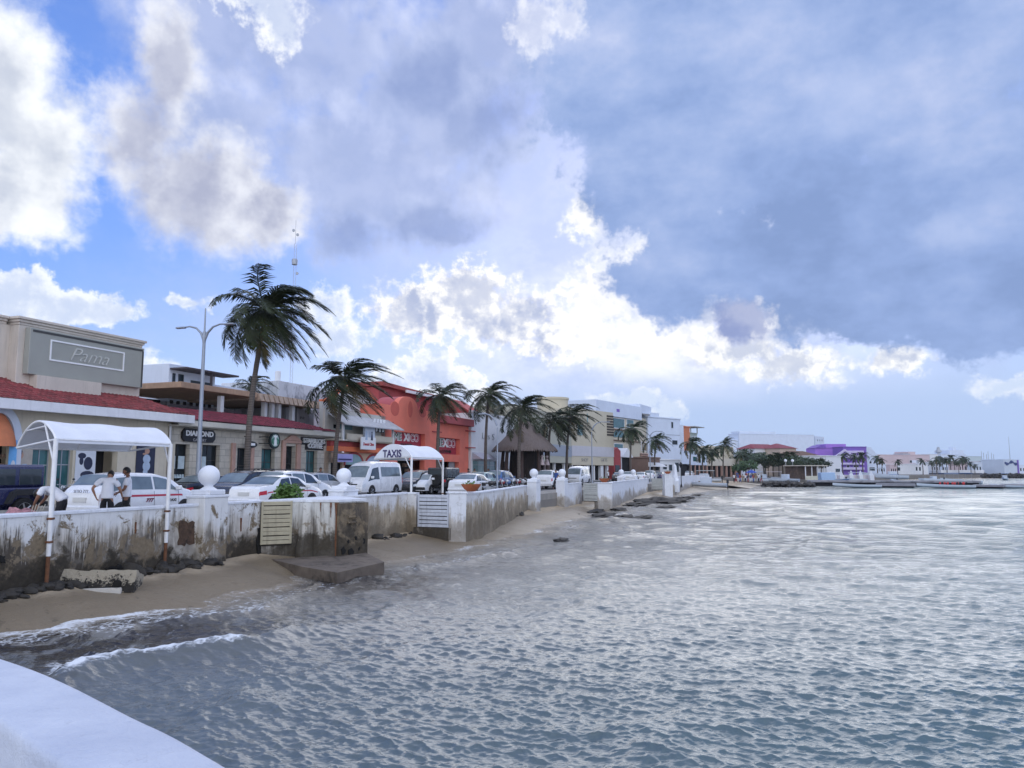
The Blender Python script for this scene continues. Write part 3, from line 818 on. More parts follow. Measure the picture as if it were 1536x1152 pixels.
# --- second run, second gate, white block, third run
S2 = [(-6.72, 29.35), (-5.95, 30.3), (-4.62, 34.15), (-4.2, 34.0)]
wall_run("sea_wall", S2, "low sea wall with tan stains between the bulkhead and the grey slatted gate", WM_MID)
slatted("slatted_gate", (-4.12, 33.95), (-2.72, 33.35), -.78, .62, 9, BLUEG, BLUEG, "bluish grey slatted gate in the wall below the round bowl planter, just past the bulkhead", gap=.18)
q = MB(); q.box(-.2, 1.62, -.02, .25, -.5, 0); 
lo = q.build("concrete_step", WM_BULK, loc=(-4.12, 33.95, -.80), rz=math.atan2(-.6, 1.4)); tag(lo, "broken concrete step under the bluish grey slatted gate", "step")
def block(name, p0, p1, depth, z0, z1, label, m=WM_FAR, cap=True, group=None):
    d = Vector((p1[0]-p0[0], p1[1]-p0[1], 0)); L = d.length; rz = math.atan2(d.y, d.x)
    root = empty(name, (p0[0], p0[1], 0), rz, label, "pillar", group)
    q = MB(); q.bbox(0, L, 0, depth, z0, z1-.08, .02); q.build("shaft", m, root)
    if cap:
        q = MB(); q.bbox(-.04, L+.04, -.04, depth+.04, z1-.079, z1, .015); q.build("cap", WHITE2, root)
    return root
block("wall_pillar", (-2.70, 33.30), (-1.98, 33.5), .6, -2, .74, "square white pillar with rusty foot carrying the near bowl planter")
S3 = [(-1.97, 33.52), (-1.35, 36.0), (.98, 51.2)]
wall_run("sea_wall", S3, "white sea wall with brown lower half between the bowl planter and the stair gap", WM_MID)
# --- ball topped pillars
def ball_pillar(px, t, label, w_=1.0, zt=.98, r=.30, zc=None, zb=-1.9, py=712, steps=1, m=None):
    s_ = sof(px, t); p = st(s_, t)
    root = empty("ball_pillar", (p.x, p.y, 0), RZ, label, "pillar", "ball topped pillars along the sea wall")
    q = MB(); q.bbox(-w_/2, w_/2, -.22, .45, zb, zt-.08, .02); q.build("shaft", m or WM_FAR, root)
    q = MB(); q.bbox(-w_/2-.02, w_/2+.02, -.24, .47, zt-.079, zt, .015)
    q.bbox(-.34, .34, -.24, .46, zt+.001, zt+.15, .02)
    q.lathe([(.26, zt+.151), (.20, zt+.19), (.13, zt+.24), (.13, zt+.27), (.17, zt+.30)], (0, .11, 0), 20)
    q.build("pedestal", WHITE, root, True, angle=35)
    q = MB(); q.ball((0, .11, zt+.27+r*.93), r, 32, 20); q.build("ball", WHITE, root, True, angle=180)
    return root
ball_pillar(319, 0, "white ball pillar on the near wall, in front of the twin armed street lamp", 1.02, .94, .31, m=WM_NEAR)
ball_pillar(520, .1, "white ball pillar in front of the white van", 1.1, .92, .29)
ball_pillar(803, -.1, "white ball pillar left of the stair gap, before the white pickup", .9, .95, .29)
ball_pillar(845, -.1, "white ball pillar with curved shoulder right of the stair gap", 1.0, .95, .29)
ball_pillar(933, .2, "white ball pillar on the wall under the red gabled house", .9, .95, .29)
ball_pillar(951, .2, "white ball pillar beside the parked cars, second after the middle bowl planter", .9, .95, .29)
# stair gap: low rubble wall set back
STONE = mat("rubble_stone", (.42, .40, .38), .9, .4, 3.5, .9, 7, stain=(.10, .09, .08), stain_amt=.8)
a, b = wpt(806, .9), wpt(850, .9)
wall_run("stair_wall", [a, b], "low grey rubble wall closing the stair gap between two ball pillars", STONE, ztop=.02, cm=STONE, rough=.08, cat="wall")
# --- farther runs
wall_run("sea_wall", [wpt(852, -.2), wpt(872, -.1)], "short white sea wall piece between the stair gap and the middle slatted gate", WM_FAR)
slatted("slatted_gate", (5.75, 62.2), (6.78, 61.3), -.75, .66, 9, GREYS, GREYS, "grey slatted gate left of the middle bowl planter", gap=.12)
block("wall_pillar", (6.8, 61.2), (7.95, 61.6), .7, -2, .72, "square white pillar carrying the middle bowl planter")
wall_run("sea_wall", [(7.96, 61.62), (8.6, 66.0), (17.1, 96.5)], "long white sea wall from the middle bowl planter to the far slatted gate", WM_FAR)
slatted("slatted_gate", (17.2, 95.2), (18.45, 94.2), -.65, .72, 7, GREYS, GREYS, "small grey slatted gate farthest along the beach beside the tall white pillar", gap=.12)
block("wall_pillar", (18.5, 93.6), (19.5, 93.8), .9, -2, 1.25, "tall white pillar carrying the farthest bowl planter", WHITE2)
wall_run("sea_wall", [(20.6, 98), (24.6, 112), (31.5, 134), (41.4, 162)], "low white balustraded wall behind the far beach, past the white obelisk", WM_FAR, ztop=.85)
# obelisk monument
p = at(1013, 706, 99)
ob = empty("obelisk", (p.x, p.y, 0), RZ, "small white obelisk on a square base at the far wall", "monument")
q = MB(); q.bbox(-.75, .75, -.6, .8, -1.5, .55, .03); q.build("base", WHITE, ob)
q = MB(); q.lathe([(.78, .551), (.55, 1.0), (.40, 1.9), (.30, 3.1), (.0, 3.6)], (0, .1, 0), 4); q.build("shaft", WHITE, ob); ob.scale = (.72, .72, .72)
# --- bowl planters
TERRA = mat("terracotta", (.40, .115, .045), .7, .2, 6, .25, 20, stain=(.16, .07, .04), stain_amt=.5)
SOIL = mat("soil", (.06, .045, .03), .95, .3, 20)
LEAF = mat("shrub_leaf", (.085, .16, .035), .55, .45, 9)
def leaf_ball(q, c, r, n, size, seed, sq=(1, 1, .7)):
    rr = random.Random(seed)
    for _ in range(n):
        d = Vector((rr.gauss(0, 1), rr.gauss(0, 1), rr.gauss(0, 1))).normalized() * r * rr.uniform(.35, 1) 
        p = Vector((c[0]+d.x*sq[0], c[1]+d.y*sq[1], c[2]+d.z*sq[2]))
        a = Vector((rr.gauss(0, 1), rr.gauss(0, 1), rr.gauss(0, .5)+.2)).normalized(); b = a.orthogonal().normalized()
        l, w_ = size*rr.uniform(.6, 1.3), size*rr.uniform(.2, .38)
        q.poly([p, p+a*l*.5+b*w_, p+a*l, p+a*l*.5-b*w_])
def bowl(loc, r, label, plant=0, seed=1):
    root = empty("bowl_planter", loc, 0, label, "planter", "terracotta bowl planters on the sea wall")
    q = MB(); h = r*.72
    q.lathe([(r*.42, 0), (r*.46, .03), (r*.72, h*.35), (r*.93, h*.75), (r*1.0, h*.93), (r*1.03, h), (r*.95, h), (r*.90, h*.8)], seg=32)
    q.build("bowl", TERRA, root, True)
    q = MB(); q.lathe([(r*.91, h*.82), (r*.5, h*.88), (.01, h*.9)], seg=20); q.build("soil", SOIL, root, True)
    if plant:
        q = MB(); leaf_ball(q, (0, 0, h*1.0), r*.6, plant, r*.35, seed, (1, 1, .45)); q.build("plant", LEAF, root)
p = at(702, 737, 33.6); bowl((-1.80, 34.05, .745), .44, "large orange terracotta bowl nearest the viewer, on the white wall pillar", 30, 2)
bowl((7.4, 61.9, .725), .43, "terracotta bowl on the middle pillar, near the beige building", 26, 3)
bowl((19.0, 94.2, 1.255), .42, "smallest looking terracotta bowl, on the tall white pillar far off", 20, 4)
# --- shrub behind the bulkhead
sp0 = at(433, 735, 27.5)
sh = empty("shrub", (sp0.x, sp0.y, .1), 0, "leafy green shrub behind the bulkhead in front of the white sedan taxi", "shrub")
q = MB(); leaf_ball(q, (0, 0, .72), .52, 620, .17, 5, (1.05, .8, .72)); q.build("foliage", LEAF, sh)
q = MB()
for k in range(7):
    a_ = k*.9; q.tube([(0, 0, 0), (.1*math.cos(a_), .1*math.sin(a_), .35), (.3*math.cos(a_), .3*math.sin(a_), .75)], [.02, .014, .006], 5)
q.build("stem", mat("bark", (.10, .075, .05), .9, .3, 8), sh)
# --- fallen slabs and rocks on the beach
ROCK = mat("dark_wet_rock", (.045, .040, .034), .75, .6, 3.5, 1.0, 9, stain=(.014, .013, .012), stain_amt=.8)
def barn():
    m, nt, b = newmat("barnacled_concrete"); P = nt.obj(); n = nt.noise(P, 7, 7, .75, .5); n2 = nt.noise(P, 22, 4, .7); z = nt.xyz(P)[2]
    k = nt.smooth(nt.add(nt.add(n, nt.mul(nt.sub(n2, .5), .5)), nt.lin(z, .08, .50, .16, -.14)), .47, .55)
    nt.put(b.inputs['Base Color'], nt.mix(k, nt.mix(n2, (.30, .26, .19), (.46, .41, .32)), (.022, .019, .016))); b.inputs['Roughness'].default_value = .9
    nt.put(b.inputs['Normal'], nt.bump(nt.add(n, n2), .8, .04)); return m
BARN = barn()
PALE = mat("pale_concrete", (.50, .47, .42), .9, .2, 5, .5, 15)
q = MB()
def blk(u, v, w_, L=1.75, D=.75, H=.52):
    return (L*(u-.5), D*(w_-.5), H*v)
for face in range(6):
    def fn(u, v, face=face):
        p = [(u, v, 0), (u, v, 1), (0, u, v), (1, u, v), (u, 0, v), (u, 1, v)][face]
        x = Vector(blk(p[0], p[2], p[1])); k = .05*mnoise.noise(x*3.2)+.03*mnoise.noise(x*8)
        return x*(1+k*.8) + Vector((0, 0, k*.6))
    q.grid(fn, 18, 10)
fb_ = empty("fallen_block", (atz(146, 892, -1.30)), math.radians(12), "broken concrete block crusted black, lying on the near sand", "block")
bo = q.build("block_body", BARN, fb_, True, angle=50); bo.rotation_euler = (R(-16), R(2), 0)
q = MB(); q.tube([(.52, -.40, .30), (.52, -.30, .29)], .085, 14); q.build("pipe_hole", DARK, fb_)
q = MB(); q.bbox(-.70, .62, -.44, -.30, -.06, .12, .02); q.build("pale_underside", PALE, fb_).rotation_euler = (R(-12), 0, R(1))
q = MB()
SLB = [(-7.7, 24.9), (-6.2, 23.3), (-4.95, 22.2), (-3.95, 24.2), (-4.95, 26.4), (-6.5, 25.4)]
def slabz(x, y): return -1.16 - .03*(24.5-y) + .03*mnoise.noise(Vector((x, y, 0)))
n_ = len(SLB); tp = [q.vert((x, y, slabz(x, y))) for x, y in SLB]; bt = [q.vert((x, y, -1.75)) for x, y in SLB]
for k in range(n_): q.face((bt[k], bt[(k+1) % n_], tp[(k+1) % n_], tp[k]))
q.face(tp)
so = q.build("foundation_slab", mat("slab_concrete", (.155, .125, .098), .9, .3, 2.5, .8, 8, stain=(.05, .042, .035), stain_amt=.8)); tag(so, "flat tilted concrete slab at the foot of the jutting bulkhead", "slab")
def rock(loc, r, sq, seed, label, group="dark rocks at the waterline", m=ROCK, name="rock", rough=.5):
    q = MB(); q.ball((0, 0, 0), r, 26, 14, sq=sq, rough=rough, seed=seed)
    v2 = []
    for p in q.v:
        k = 1 + .22*mnoise.noise(Vector(p)*3.5/r + Vector((seed, 0, 0))) + .12*mnoise.noise(Vector(p)*9/r)
        v2.append((p[0]*k, p[1]*k, p[2]*k))
    q.v = v2
    o = q.build(name, m, None, True, loc, angle=60); o.rotation_euler = (0, 0, RZ)
    return tag(o, label, "rock", group)
ri = 0
for px, py, r, sq, lab in (
    (985, 754, 1.6, (2.2, 1.2, .42), "largest dark rock ledge, the pale topped one off the far gate"),
    (1012, 752, 1.4, (1.8, .9, .34), "dark rock ledge at the seaward tip of the largest one"),
    (955, 757, 1.1, (2.2, .9, .28), "low dark ledge left of the largest one, by the middle gate"),
    (905, 773, .8, (2.6, .7, .30), "black rock strip in the wash below the middle bowl planter"),
    (935, 776, .75, (2.4, .7, .28), "black rock strip right of the one below the middle bowl planter"),
    (965, 776, .7, (2.6, .7, .24), "thin black rock strip farthest out below the rock ledge"),
    (862, 772, .6, (2.5, .8, .3), "black rock close to the sand below the stair gap"),
    (842, 811, .32, (1.6, .8, .5), "small black rock alone in the surf"),
    (808, 820, .22, (2.2, .8, .4), "smallest black rock in the surf, left of the lone one"),
    (1045, 743, .9, (2.6, .8, .24), "thin dark rock streak in the far surf under the panga")):
    p = atz(px, py, SEA); rock((p.x, p.y, SEA + .0), r, (sq[0]*1.1, sq[1]*1.15, sq[2]*.72), ri*1.7, lab); ri += 1
rock(atz(912, 753, -1.25), .42, (1.7, .8, .5), 33, "pale boulder on the sand below the middle slatted gate", None, PALE)
rock(atz(305, 853, -1.16), .16, (1.6, .8, .5), 12, "small dark stone on the sand under the ball pillar", None)
# rubble at the wall foot, too many to count
q = MB(); rr = random.Random(11)
for k in range(420):
    s_ = rr.uniform(12.5, 24.5) if k < 300 else rr.uniform(33, 52)
    t_ = -abs(rr.gauss(0, .16)) - .02 if k < 300 else -abs(rr.gauss(0, .2)) - (.1 if s_ > 46 else .5)
    r_ = abs(rr.gauss(.07, .06)) + .02 + (abs(rr.gauss(0, .09)) if s_ < 17.5 else 0)
    p = st(s_, t_); zz = beach_z(s_, max(0, -t_))
    q.ball((p.x, p.y, zz + r_*.2), r_, 8, 5, sq=(rr.uniform(.8, 1.8), rr.uniform(.7, 1.3), rr.uniform(.4, .9)), rough=.6, seed=k)
tag(q.build("rubble", ROCK, None, True, angle=60), kind='stuff')
# driftwood / weed wisps on the water
# --- white parapet of the pier the viewer stands on
EDGE = [(0, 985), (52, 1002), (104, 1024), (156, 1050), (208, 1077.6), (260, 1100.5), (312, 1130), (350, 1152)]
ep = [atz(x, y, .70) for x, y in EDGE]
pts = [(-12.6, 8.2), (-8.2, 6.9), (-5.0, 5.5), (-3.6, 4.75)] + [(p.x, p.y) for p in ep]
d_ = (Vector(pts[-1]) - Vector(pts[-3])).normalized()
for k in range(1, 6): pts.append((pts[-1][0] + d_.x*.6 + .02*k, pts[-1][1] + d_.y*.6 - .03*k))
def smooth_pts(P, n=2):
    for _ in range(n):
        Q = [P[0]]
        for a, b in zip(P, P[1:]):
            Q += [(a[0]*.75+b[0]*.25, a[1]*.75+b[1]*.25), (a[0]*.25+b[0]*.75, a[1]*.25+b[1]*.75)]
        P = Q + [P[-1]]
    return P
pts = smooth_pts(pts, 2)
PW_ = .56
nrm = []
for i in range(len(pts)):
    d = (Vector(pts[min(i+1, len(pts)-1)]) - Vector(pts[max(i-1, 0)])).normalized(); nrm.append(Vector((-d.y, d.x)))
sgn_ = 1 if (Vector((0, 0)) - Vector(pts[10])).dot(nrm[10]) > 0 else -1
PK = .37/.56
prof = [(.0, -3.2), (.0, .655), (.006, .68), (.02, .696), (.05, .70), (.30, .703), (.51, .70), (.54, .696), (.554, .68), (.56, .655), (.56, -.3)]
q = MB(); idx = []
for i, p in enumerate(pts):
    row = []
    for off, z in [(o_*PK, z_) for o_, z_ in prof]:
        w_ = .008*mnoise.noise(Vector((p[0]*1.1, p[1]*1.1, off*3)))
        row.append(q.vert((p[0] + nrm[i].x*sgn_*(off+w_), p[1] + nrm[i].y*sgn_*(off+w_), z + (w_ if .5 < z else 0))))
    idx.append(row)
for a, b in zip(idx, idx[1:]):
    for j in range(len(prof)-1): q.face((a[j], b[j], b[j+1], a[j+1]))
def parapet_mat():
    m, nt, b = newmat("parapet_paint"); P = nt.pos()
    n1 = nt.noise(P, 1.6, 6, .6); n2 = nt.noise(P, 14, 6, .65); n3 = nt.noise(P, 60, 3, .6)
    cr = nt.voro(nt.vmath('ADD', P, nt.vmath('SCALE', nt.noise(P, 3, 5, .6, out=1), .5)), 1.7, 'DISTANCE_TO_EDGE')
    c = nt.mix(n1, (.60, .64, .72), (.68, .71, .77))
    c = nt.mix(nt.mul(nt.smooth(cr, .006, .0), .5), c, (.45, .46, .5))
    c = nt.mix(nt.mul(nt.smooth(n2, .62, .72), .45), c, (.40, .42, .46))
    nt.put(b.inputs['Base Color'], c); b.inputs['Roughness'].default_value = .62
    c2 = nt.mix(nt.lin(nt.noise(P, .9, 5, .65), .38, .62, 0, .75), c, (.44, .48, .58)); nt.put(b.inputs['Base Color'], c2)
    nt.put(b.inputs['Normal'], nt.bump(nt.add(nt.noise(P, 5, 6, .7), nt.mul(n3, .25)), .6, .03)); return m
par = q.build("parapet", parapet_mat(), None, True, angle=60); tag(par, "smooth white painted parapet curving across the near corner", "parapet")
inner = [(p[0] + nrm[i].x*sgn_*.36, p[1] + nrm[i].y*sgn_*.36) for i, p in enumerate(pts)]
q = MB(); q.prism([(x, y) for x, y in inner] + [(1.6, -6), (-16, -6), (-14, 7.0)], -3.0, -.02)
tag(q.build("pier_deck", PAVE, clean=False), kind='structure')

# --- tunnel canopies bracketed off the sea wall
FAB = mat("white_canvas", (.74, .76, .80), .75, .07, 2, .15, 40)
POST = mat("white_enamel", (.78, .78, .78), .45, .08, 6, streak=.35)
def canopy(A, B, Wv, zA, zi, rise, zfoot, label, closed_end, rust_from):
    A = Vector((*A, 0)); B = Vector((*B, 0)); Wv = Vector((*Wv, 0))
    root = empty("canopy", A, 0, label, "canopy", "white tunnel canopies over the promenade")
    Lx = B - A
    def P(u, v, lift=0.0):                          # u along the wall, v across, arched
        z = zA + (zi - zA)*v + rise*math.sin(math.pi*v)**.8 if 0 < v < 1 else zA + (zi-zA)*v
        p = Lx*u + Wv*v; return Vector((p.x, p.y, z + lift))
    sag = lambda u: -.035*math.sin(math.pi*u*2)**2
    q = MB()
    q.grid(lambda u, v: P(u, v, .03 + sag(u)*math.sin(math.pi*v)), 16, 18)
    lower = MB(); lower.grid(lambda u, v: P(u, v, .02 + sag(u)*math.sin(math.pi*v)), 16, 18)
    o = len(q.v); q.v += lower.v; q.f += [tuple(i+o for i in f[::-1]) for f in lower.f]; q.m += lower.m
    for u in (0, 1):                                # short hanging valance on the sea side
        pass
    q.grid(lambda u, v: P(u, 0, .03 - .11*v) + Vector((0, 0, 0)) - Wv.normalized()*.012, 16, 1)
    q.build("cover", FAB, root, True, angle=60, clean=False)
    for u in (0, 1):
        q = MB(); q.tube([P(u, v/20) for v in range(21)], .028, 8); q.build("hoop", POST, root, True)
    q = MB(); q.tube([P(.5, v/20) for v in range(21)], .02, 6); q.build("hoop", POST, root, True)
    q = MB()
    for v in (0, 1): q.tube([P(0, v), P(1, v)], .028, 8)
    for u in (0, 1): q.tube([P(u, 0), P(u, 1)], .026, 8)
    if not closed_end: 
        for v in (.22, ): q.tube([P(0, v), P(0, 1-v)], .018, 6)
    for v in (.25, .5, .75): q.tube([P(0, v, -.02), P(1, v, -.02)], .016, 6)
    q.build("rails", POST, root, True)
    for u in (0, 1):
        b = P(u, 0); q = MB(); q.tube([(b.x, b.y, zfoot), (b.x, b.y, b.z)], .052, 12); q.build("post", POST, root, True)
        q = MB(); q.tube([(b.x, b.y, b.z-.62), P(u, .30 if u == 0 else .26) ], .024, 8)
        q.build("brace", POST, root, True)
        for zz in (.55, zfoot+.32):
            q = MB(); q.bbox(b.x-.065, b.x+.065, b.y-.065, b.y+.065, zz-.025, zz+.025, .01); q.build("clamp", RUST, root)
        q = MB(); q.tube([(b.x, b.y, zfoot-.75), (b.x, b.y, zfoot+.005)], .045, 10); q.build("rusty_stub", RUST, root, True)
    return root, P
wA = st(sof(78, -.10, 750), -.10); wB = st(sof(252, -.10, 750), -.10)
cv1, _ = canopy((wA.x, wA.y), (wB.x, wB.y), (-1.97, 1.67), 2.38, 2.23, .54, -.30, "nearest white tunnel canopy with open arched end, over the two men in white shirts", False, 0)
vA = at(617, 720, 34.6); vB = at(664, 720, 37.9)
cv2, PF = canopy((vA.x, vA.y), (vB.x, vB.y), (-1.97, 1.67), 2.26, 2.18, .62, -.10, "farther white tunnel canopy lettered TAXIS on its end", True, 0)
q = MB()
top_ = [PF(0, v/20, .028) for v in range(21)]; off = -(vB-vA).normalized()*.035
q.poly([p + off for p in top_]); q.poly([p + off*1.4 for p in top_][::-1])
q.build("end_panel", FAB, cv2)
NAVY = mat("navy_letters", (.05, .04, .13), .6, .05)
wv = Vector((-1.97, 1.67, 0)); mid = PF(0, .5, 0)
tx = text("lettering", "TAXIS", .47, NAVY, cv2, Vector((mid.x, mid.y, 2.41)) + off*1.9, (math.pi/2, 0, math.atan2(-wv.y, -wv.x)), .006, sx=1.02, bold=.012)
# ------------------------------------------------------------------ buildings
GLASS = mat("dark_shop_glass", (.012, .018, .022), .12, .3, 1.5, spec=.3)
TEAL = mat("teal_glass", (.03, .11, .12), .1, .35, 1.2, spec=.6)
PALEGL = mat("pale_reflecting_glass", (.22, .36, .38), .12, .3, 1.0, spec=.6)
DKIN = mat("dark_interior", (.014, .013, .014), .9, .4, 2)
def tilemat(name, a):
    m, nt, b = newmat(name); P = nt.obj()
    cell = nt.voro(nt.mapping(P, (4.2, 3.0, 3.0)), 1.0, 'F1', 1)
    v = nt.xyz(cell)[0]
    n = nt.noise(P, 1.2, 6, .65)
    c = nt.mix(v, tuple(x*.62 for x in a), tuple(x*1.25 for x in a))
    c = nt.mix(nt.mul(nt.smooth(n, .5, .7), .45), c, (.10, .045, .04))
    nt.put(b.inputs['Base Color'], c); b.inputs['Roughness'].default_value = .75; return m
TILE = tilemat("red_roof_tile", (.25, .05, .05)); TILE2 = tilemat("crimson_roof_tile", (.24, .035, .058))
def stonemat(name, c1, c2, sc_=1.0):
    m, nt, b = newmat(name); P = nt.obj(); x, y, z = nt.xyz(P)
    br = nt.new('ShaderNodeTexBrick'); nt.put(br.inputs['Vector'], nt.comb(nt.add(x, y), z)); br.inputs['Scale'].default_value = sc_
    br.inputs['Brick Width'].default_value = .75; br.inputs['Row Height'].default_value = .36; br.inputs['Mortar Size'].default_value = .014
    br.inputs['Color1'].default_value = (*c1, 1); br.inputs['Color2'].default_value = (*c2, 1); br.inputs['Mortar'].default_value = tuple(k*.5 for k in c1) + (1,)
    n = nt.noise(P, 3, 6, .7)
    c = nt.mix(nt.lin(n, .35, .75, 0, .5), br.outputs[0], tuple(k*.55 for k in c2))
    nt.put(b.inputs['Base Color'], c); b.inputs['Roughness'].default_value = .85
    nt.put(b.inputs['Normal'], nt.bump(nt.add(br.outputs[1], nt.mul(n, -.6)), .3, .02)); return m
STONEW = stonemat("coral_stone", (.62, .57, .48), (.50, .46, .39))
CREAM = mat("cream_stucco", (.60, .54, .43), .85, .12, 1.2, .25, 20, streak=.3)
UPPER = mat("beige_stucco", (.58, .52, .45), .85, .1, 1.0, .25, 20, streak=.25)
GREYST = mat("grey_stucco", (.36, .35, .32), .85, .08, 1.0, .2, 20)
SIGNG = mat("sign_grey_green", (.33, .335, .30), .7, .06, 1.5, .1, 30)
EAVE = mat("white_eave", (.74, .74, .76), .6, .08, 2, streak=.2)
BLACKP = mat("black_sign_paint", (.015, .014, .016), .45, .1, 3)
WLET = mat("white_lettering", (.80, .80, .80), .5, .03)
ORANGE = mat("orange_stucco", (.78, .205, .14), .8, .10, .9, .2, 18, streak=.18)
ORANGE2 = mat("orange_trim", (.74, .19, .08), .7, .1, 2)
DRED = mat("dark_red_stucco", (.40, .075, .075), .8, .12, .8, .2, 18, streak=.2)
PINKR = mat("pinkish_red_stucco", (.42, .10, .11), .8, .12, .8, .2, 18)
PINKS = mat("pink_stone", (.48, .30, .24), .8, .15, 3)
WSTUC = mat("white_stucco", (.70, .71, .73), .8, .07, .8, .2, 18, streak=.22)
WDIRT = mat("mouldy_white_stucco", (.58, .60, .63), .85, .15, .6, .3, 12, streak=.9, stain=(.08, .085, .10), stain_amt=.8)
BLUEW = mat("bluish_white_stucco", (.60, .66, .76), .8, .07, .5, .1, 18, streak=.15)
BEIGE = mat("tan_stucco", (.52, .47, .36), .85, .06, .7, .1, 18)
BEIGE2 = mat("grey_green_stucco", (.42, .41, .33), .85, .06, .7, .1, 18)
BANDG = mat("grey_blue_band", (.30, .33, .38), .8, .06, .7)
BANDL = mat("lilac_grey_band", (.50, .49, .52), .8, .06, .7)
PURP = mat("purple_stucco", (.34, .18, .60), .8, .08, .4); PURP2 = mat("dark_purple_trim", (.19, .11, .42), .8, .1, .5); LILAC = mat("lilac_trim", (.52, .47, .66), .8, .08, .5)
PINKW = mat("pale_pink_stucco", (.56, .45, .46), .85, .08, .3)
GREYROOF = mat("grey_sheet_roof", (.40, .41, .43), .6, .25, 2, streak=.5)
METAL = mat("grey_steel", (.35, .37, .40), .45, .1, 3, metal=.3)
WOODD = mat("dark_boards", (.055, .045, .05), .75, .35, 4)

class Fac:
    """a facade plane through two ground points, local x along it, y away from the viewer, z up"""
    def __init__(s, p0, p1):
        s.p0 = Vector((p0[0], p0[1], 0)); s.p1 = Vector((p1[0], p1[1], 0)); d = s.p1 - s.p0
        s.L = d.length; s.u = d.normalized(); s.n = Vector((-s.u.y, s.u.x, 0)); s.rz = math.atan2(s.u.y, s.u.x)
    def hit(s, px, py, off=0.0):
        d = ray(px, py); o = Vector((0, 0, CAMZ)) - s.p0
        k = (off - o.dot(s.n)) / d.dot(s.n); q = o + d*k
        return q.dot(s.u), q.z
    def x(s, px, py=690, off=0.0): return s.hit(px, py, off)[0]
    def z(s, px, py, off=0.0): return s.hit(px, py, off)[1]
    def rect(s, px0, px1, y0, y1, off=0.0):
        """px columns, rows read at the middle column"""
        pm = (px0+px1)/2
        return (s.x(px0, (y0+y1)/2, off), s.x(px1, (y0+y1)/2, off), s.z(pm, y1, off), s.z(pm, y0, off))
def street(px0, px1, t): 
    a, b = st(sof(px0, t), t), st(sof(px1, t), t); return Fac((a.x, a.y), (b.x, b.y))
def Broot(f, name, label, cat="building", group=None): return empty(name, f.p0, f.rz, label, cat, group)
def windows(root, holes, y, frame=METAL, glass=GLASS, mull=1, rail=True, fw=.05, name="window"):
    for i, h in enumerate(holes):
        a, b, c, d = h
        q = MB()
        q.box(a, a+fw, y, y+.06, c, d); q.box(b-fw, b, y, y+.06, c, d); q.box(a+fw, b-fw, y, y+.06, d-fw, d); q.box(a+fw, b-fw, y, y+.06, c, c+fw)
        for k in range(1, mull+1):
            xm = a+(b-a)*k/(mull+1); q.box(xm-fw*.4, xm+fw*.4, y+.003, y+.055, c+fw, d-fw)
        if rail: q.box(a+fw, b-fw, y+.006, y+.05, c+(d-c)*.62, c+(d-c)*.62+fw*.8)
        o = q.build(name, frame, root)
        g = MB(); g.box(a+.01, b-.01, y+.025, y+.035, c+.01, d-.01); g.build("pane", glass if not isinstance(glass, list) else glass[i], o)
def tile_roof(q, x0, x1, y0, z0, y1, z1, hl=0, hr=0, per=.24, rows=10):
    L = x1-x0; nu = int(L/per*6); nv = rows*2
    idx = []
    for j in range(nv+1):
        r_, odd = divmod(j, 2); v = (r_ + (.98 if odd else 0))/rows if j < nv else 1
        lift = .0 if odd else .05
        row = []
        for i in range(nu+1):
            x = x0 + L*i/nu; xx = min(max(x, x0+hl*v), x1-hr*v)
            row.append(q.vert((xx, y0+(y1-y0)*v, z0+(z1-z0)*v + lift + .045*abs(math.sin(math.pi*x/per)))))
        idx.append(row)
    for a, b in zip(idx, idx[1:]):
        for i in range(nu): q.face((a[i], a[i+1], b[i+1], b[i]))
def arch_pts(xc, z0, r, n=14, rz=None):
    rz = rz or r
    return [(xc - r*math.cos(math.pi*k/n), z0 + rz*math.sin(math.pi*k/n)) for k in range(n+1)]
def arch_band(q, xc, z0, r, w_, y0, y1, n=16, rz=None):
    rz = rz or r
    for k in range(n):
        a0, a1 = math.pi*k/n, math.pi*(k+1)/n
        P = [(xc-(r)*math.cos(a), z0+(rz)*math.sin(a)) for a in (a0, a1)]; Q = [(xc-(r+w_)*math.cos(a), z0+(rz+w_)*math.sin(a)) for a in (a1, a0)]
        q.prism_y(P+Q, y0, y1)

# ---- 1. shop with the big grey sign, red tiled skirt roof
f = street(-70, 262, 15.0); b = Broot(f, "shop_building", "cream shop with red tiled skirt roof and a big grey sign box on top")
X, Z = f.x, f.z
holes = [f.rect(47, 76, 673, 740), f.rect(83, 108, 672, 740), f.rect(142, 175, 674, 740)]
holes = [(h[0], h[1], max(.3, h[2]) if i < 2 else .15, h[3]) for i, h in enumerate(holes)]
ax0, ax1 = X(-32), X(17); arch_h = (ax0, ax1, .15, Z(-5, 657))
q = MB(); q.wall(0, f.L, 0, 4.30, 0, .35, holes + [arch_h]); q.box(f.L-.35, f.L, .352, 14, 0, 4.3); q.box(0, f.L, 6, 6.2, 0, 4.3)
q.build("wall", CREAM, b)
windows(b, holes[:2], .18, METAL, [TEAL, TEAL], 1, True, .06)
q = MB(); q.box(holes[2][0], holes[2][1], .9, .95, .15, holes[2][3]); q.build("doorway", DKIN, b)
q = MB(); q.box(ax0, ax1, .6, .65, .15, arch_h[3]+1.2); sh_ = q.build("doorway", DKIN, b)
q = MB(); r_ = random.Random(2)
for k in range(4):
    q.box(ax0+.2, ax1-.15, .30, .58, .9+k*.42, .94+k*.42)
    for j in range(9): xx = ax0+.25+j*.24; q.box(xx, xx+.15, .33, .5, .942+k*.42, 1.06+k*.42+r_.random()*.12)
q.build("shelf", mat("shop_goods", (.35, .24, .18), .7, .7, 9), sh_)
q = MB(); xc = (ax0+ax1)/2; ra = (ax1-ax0)/2
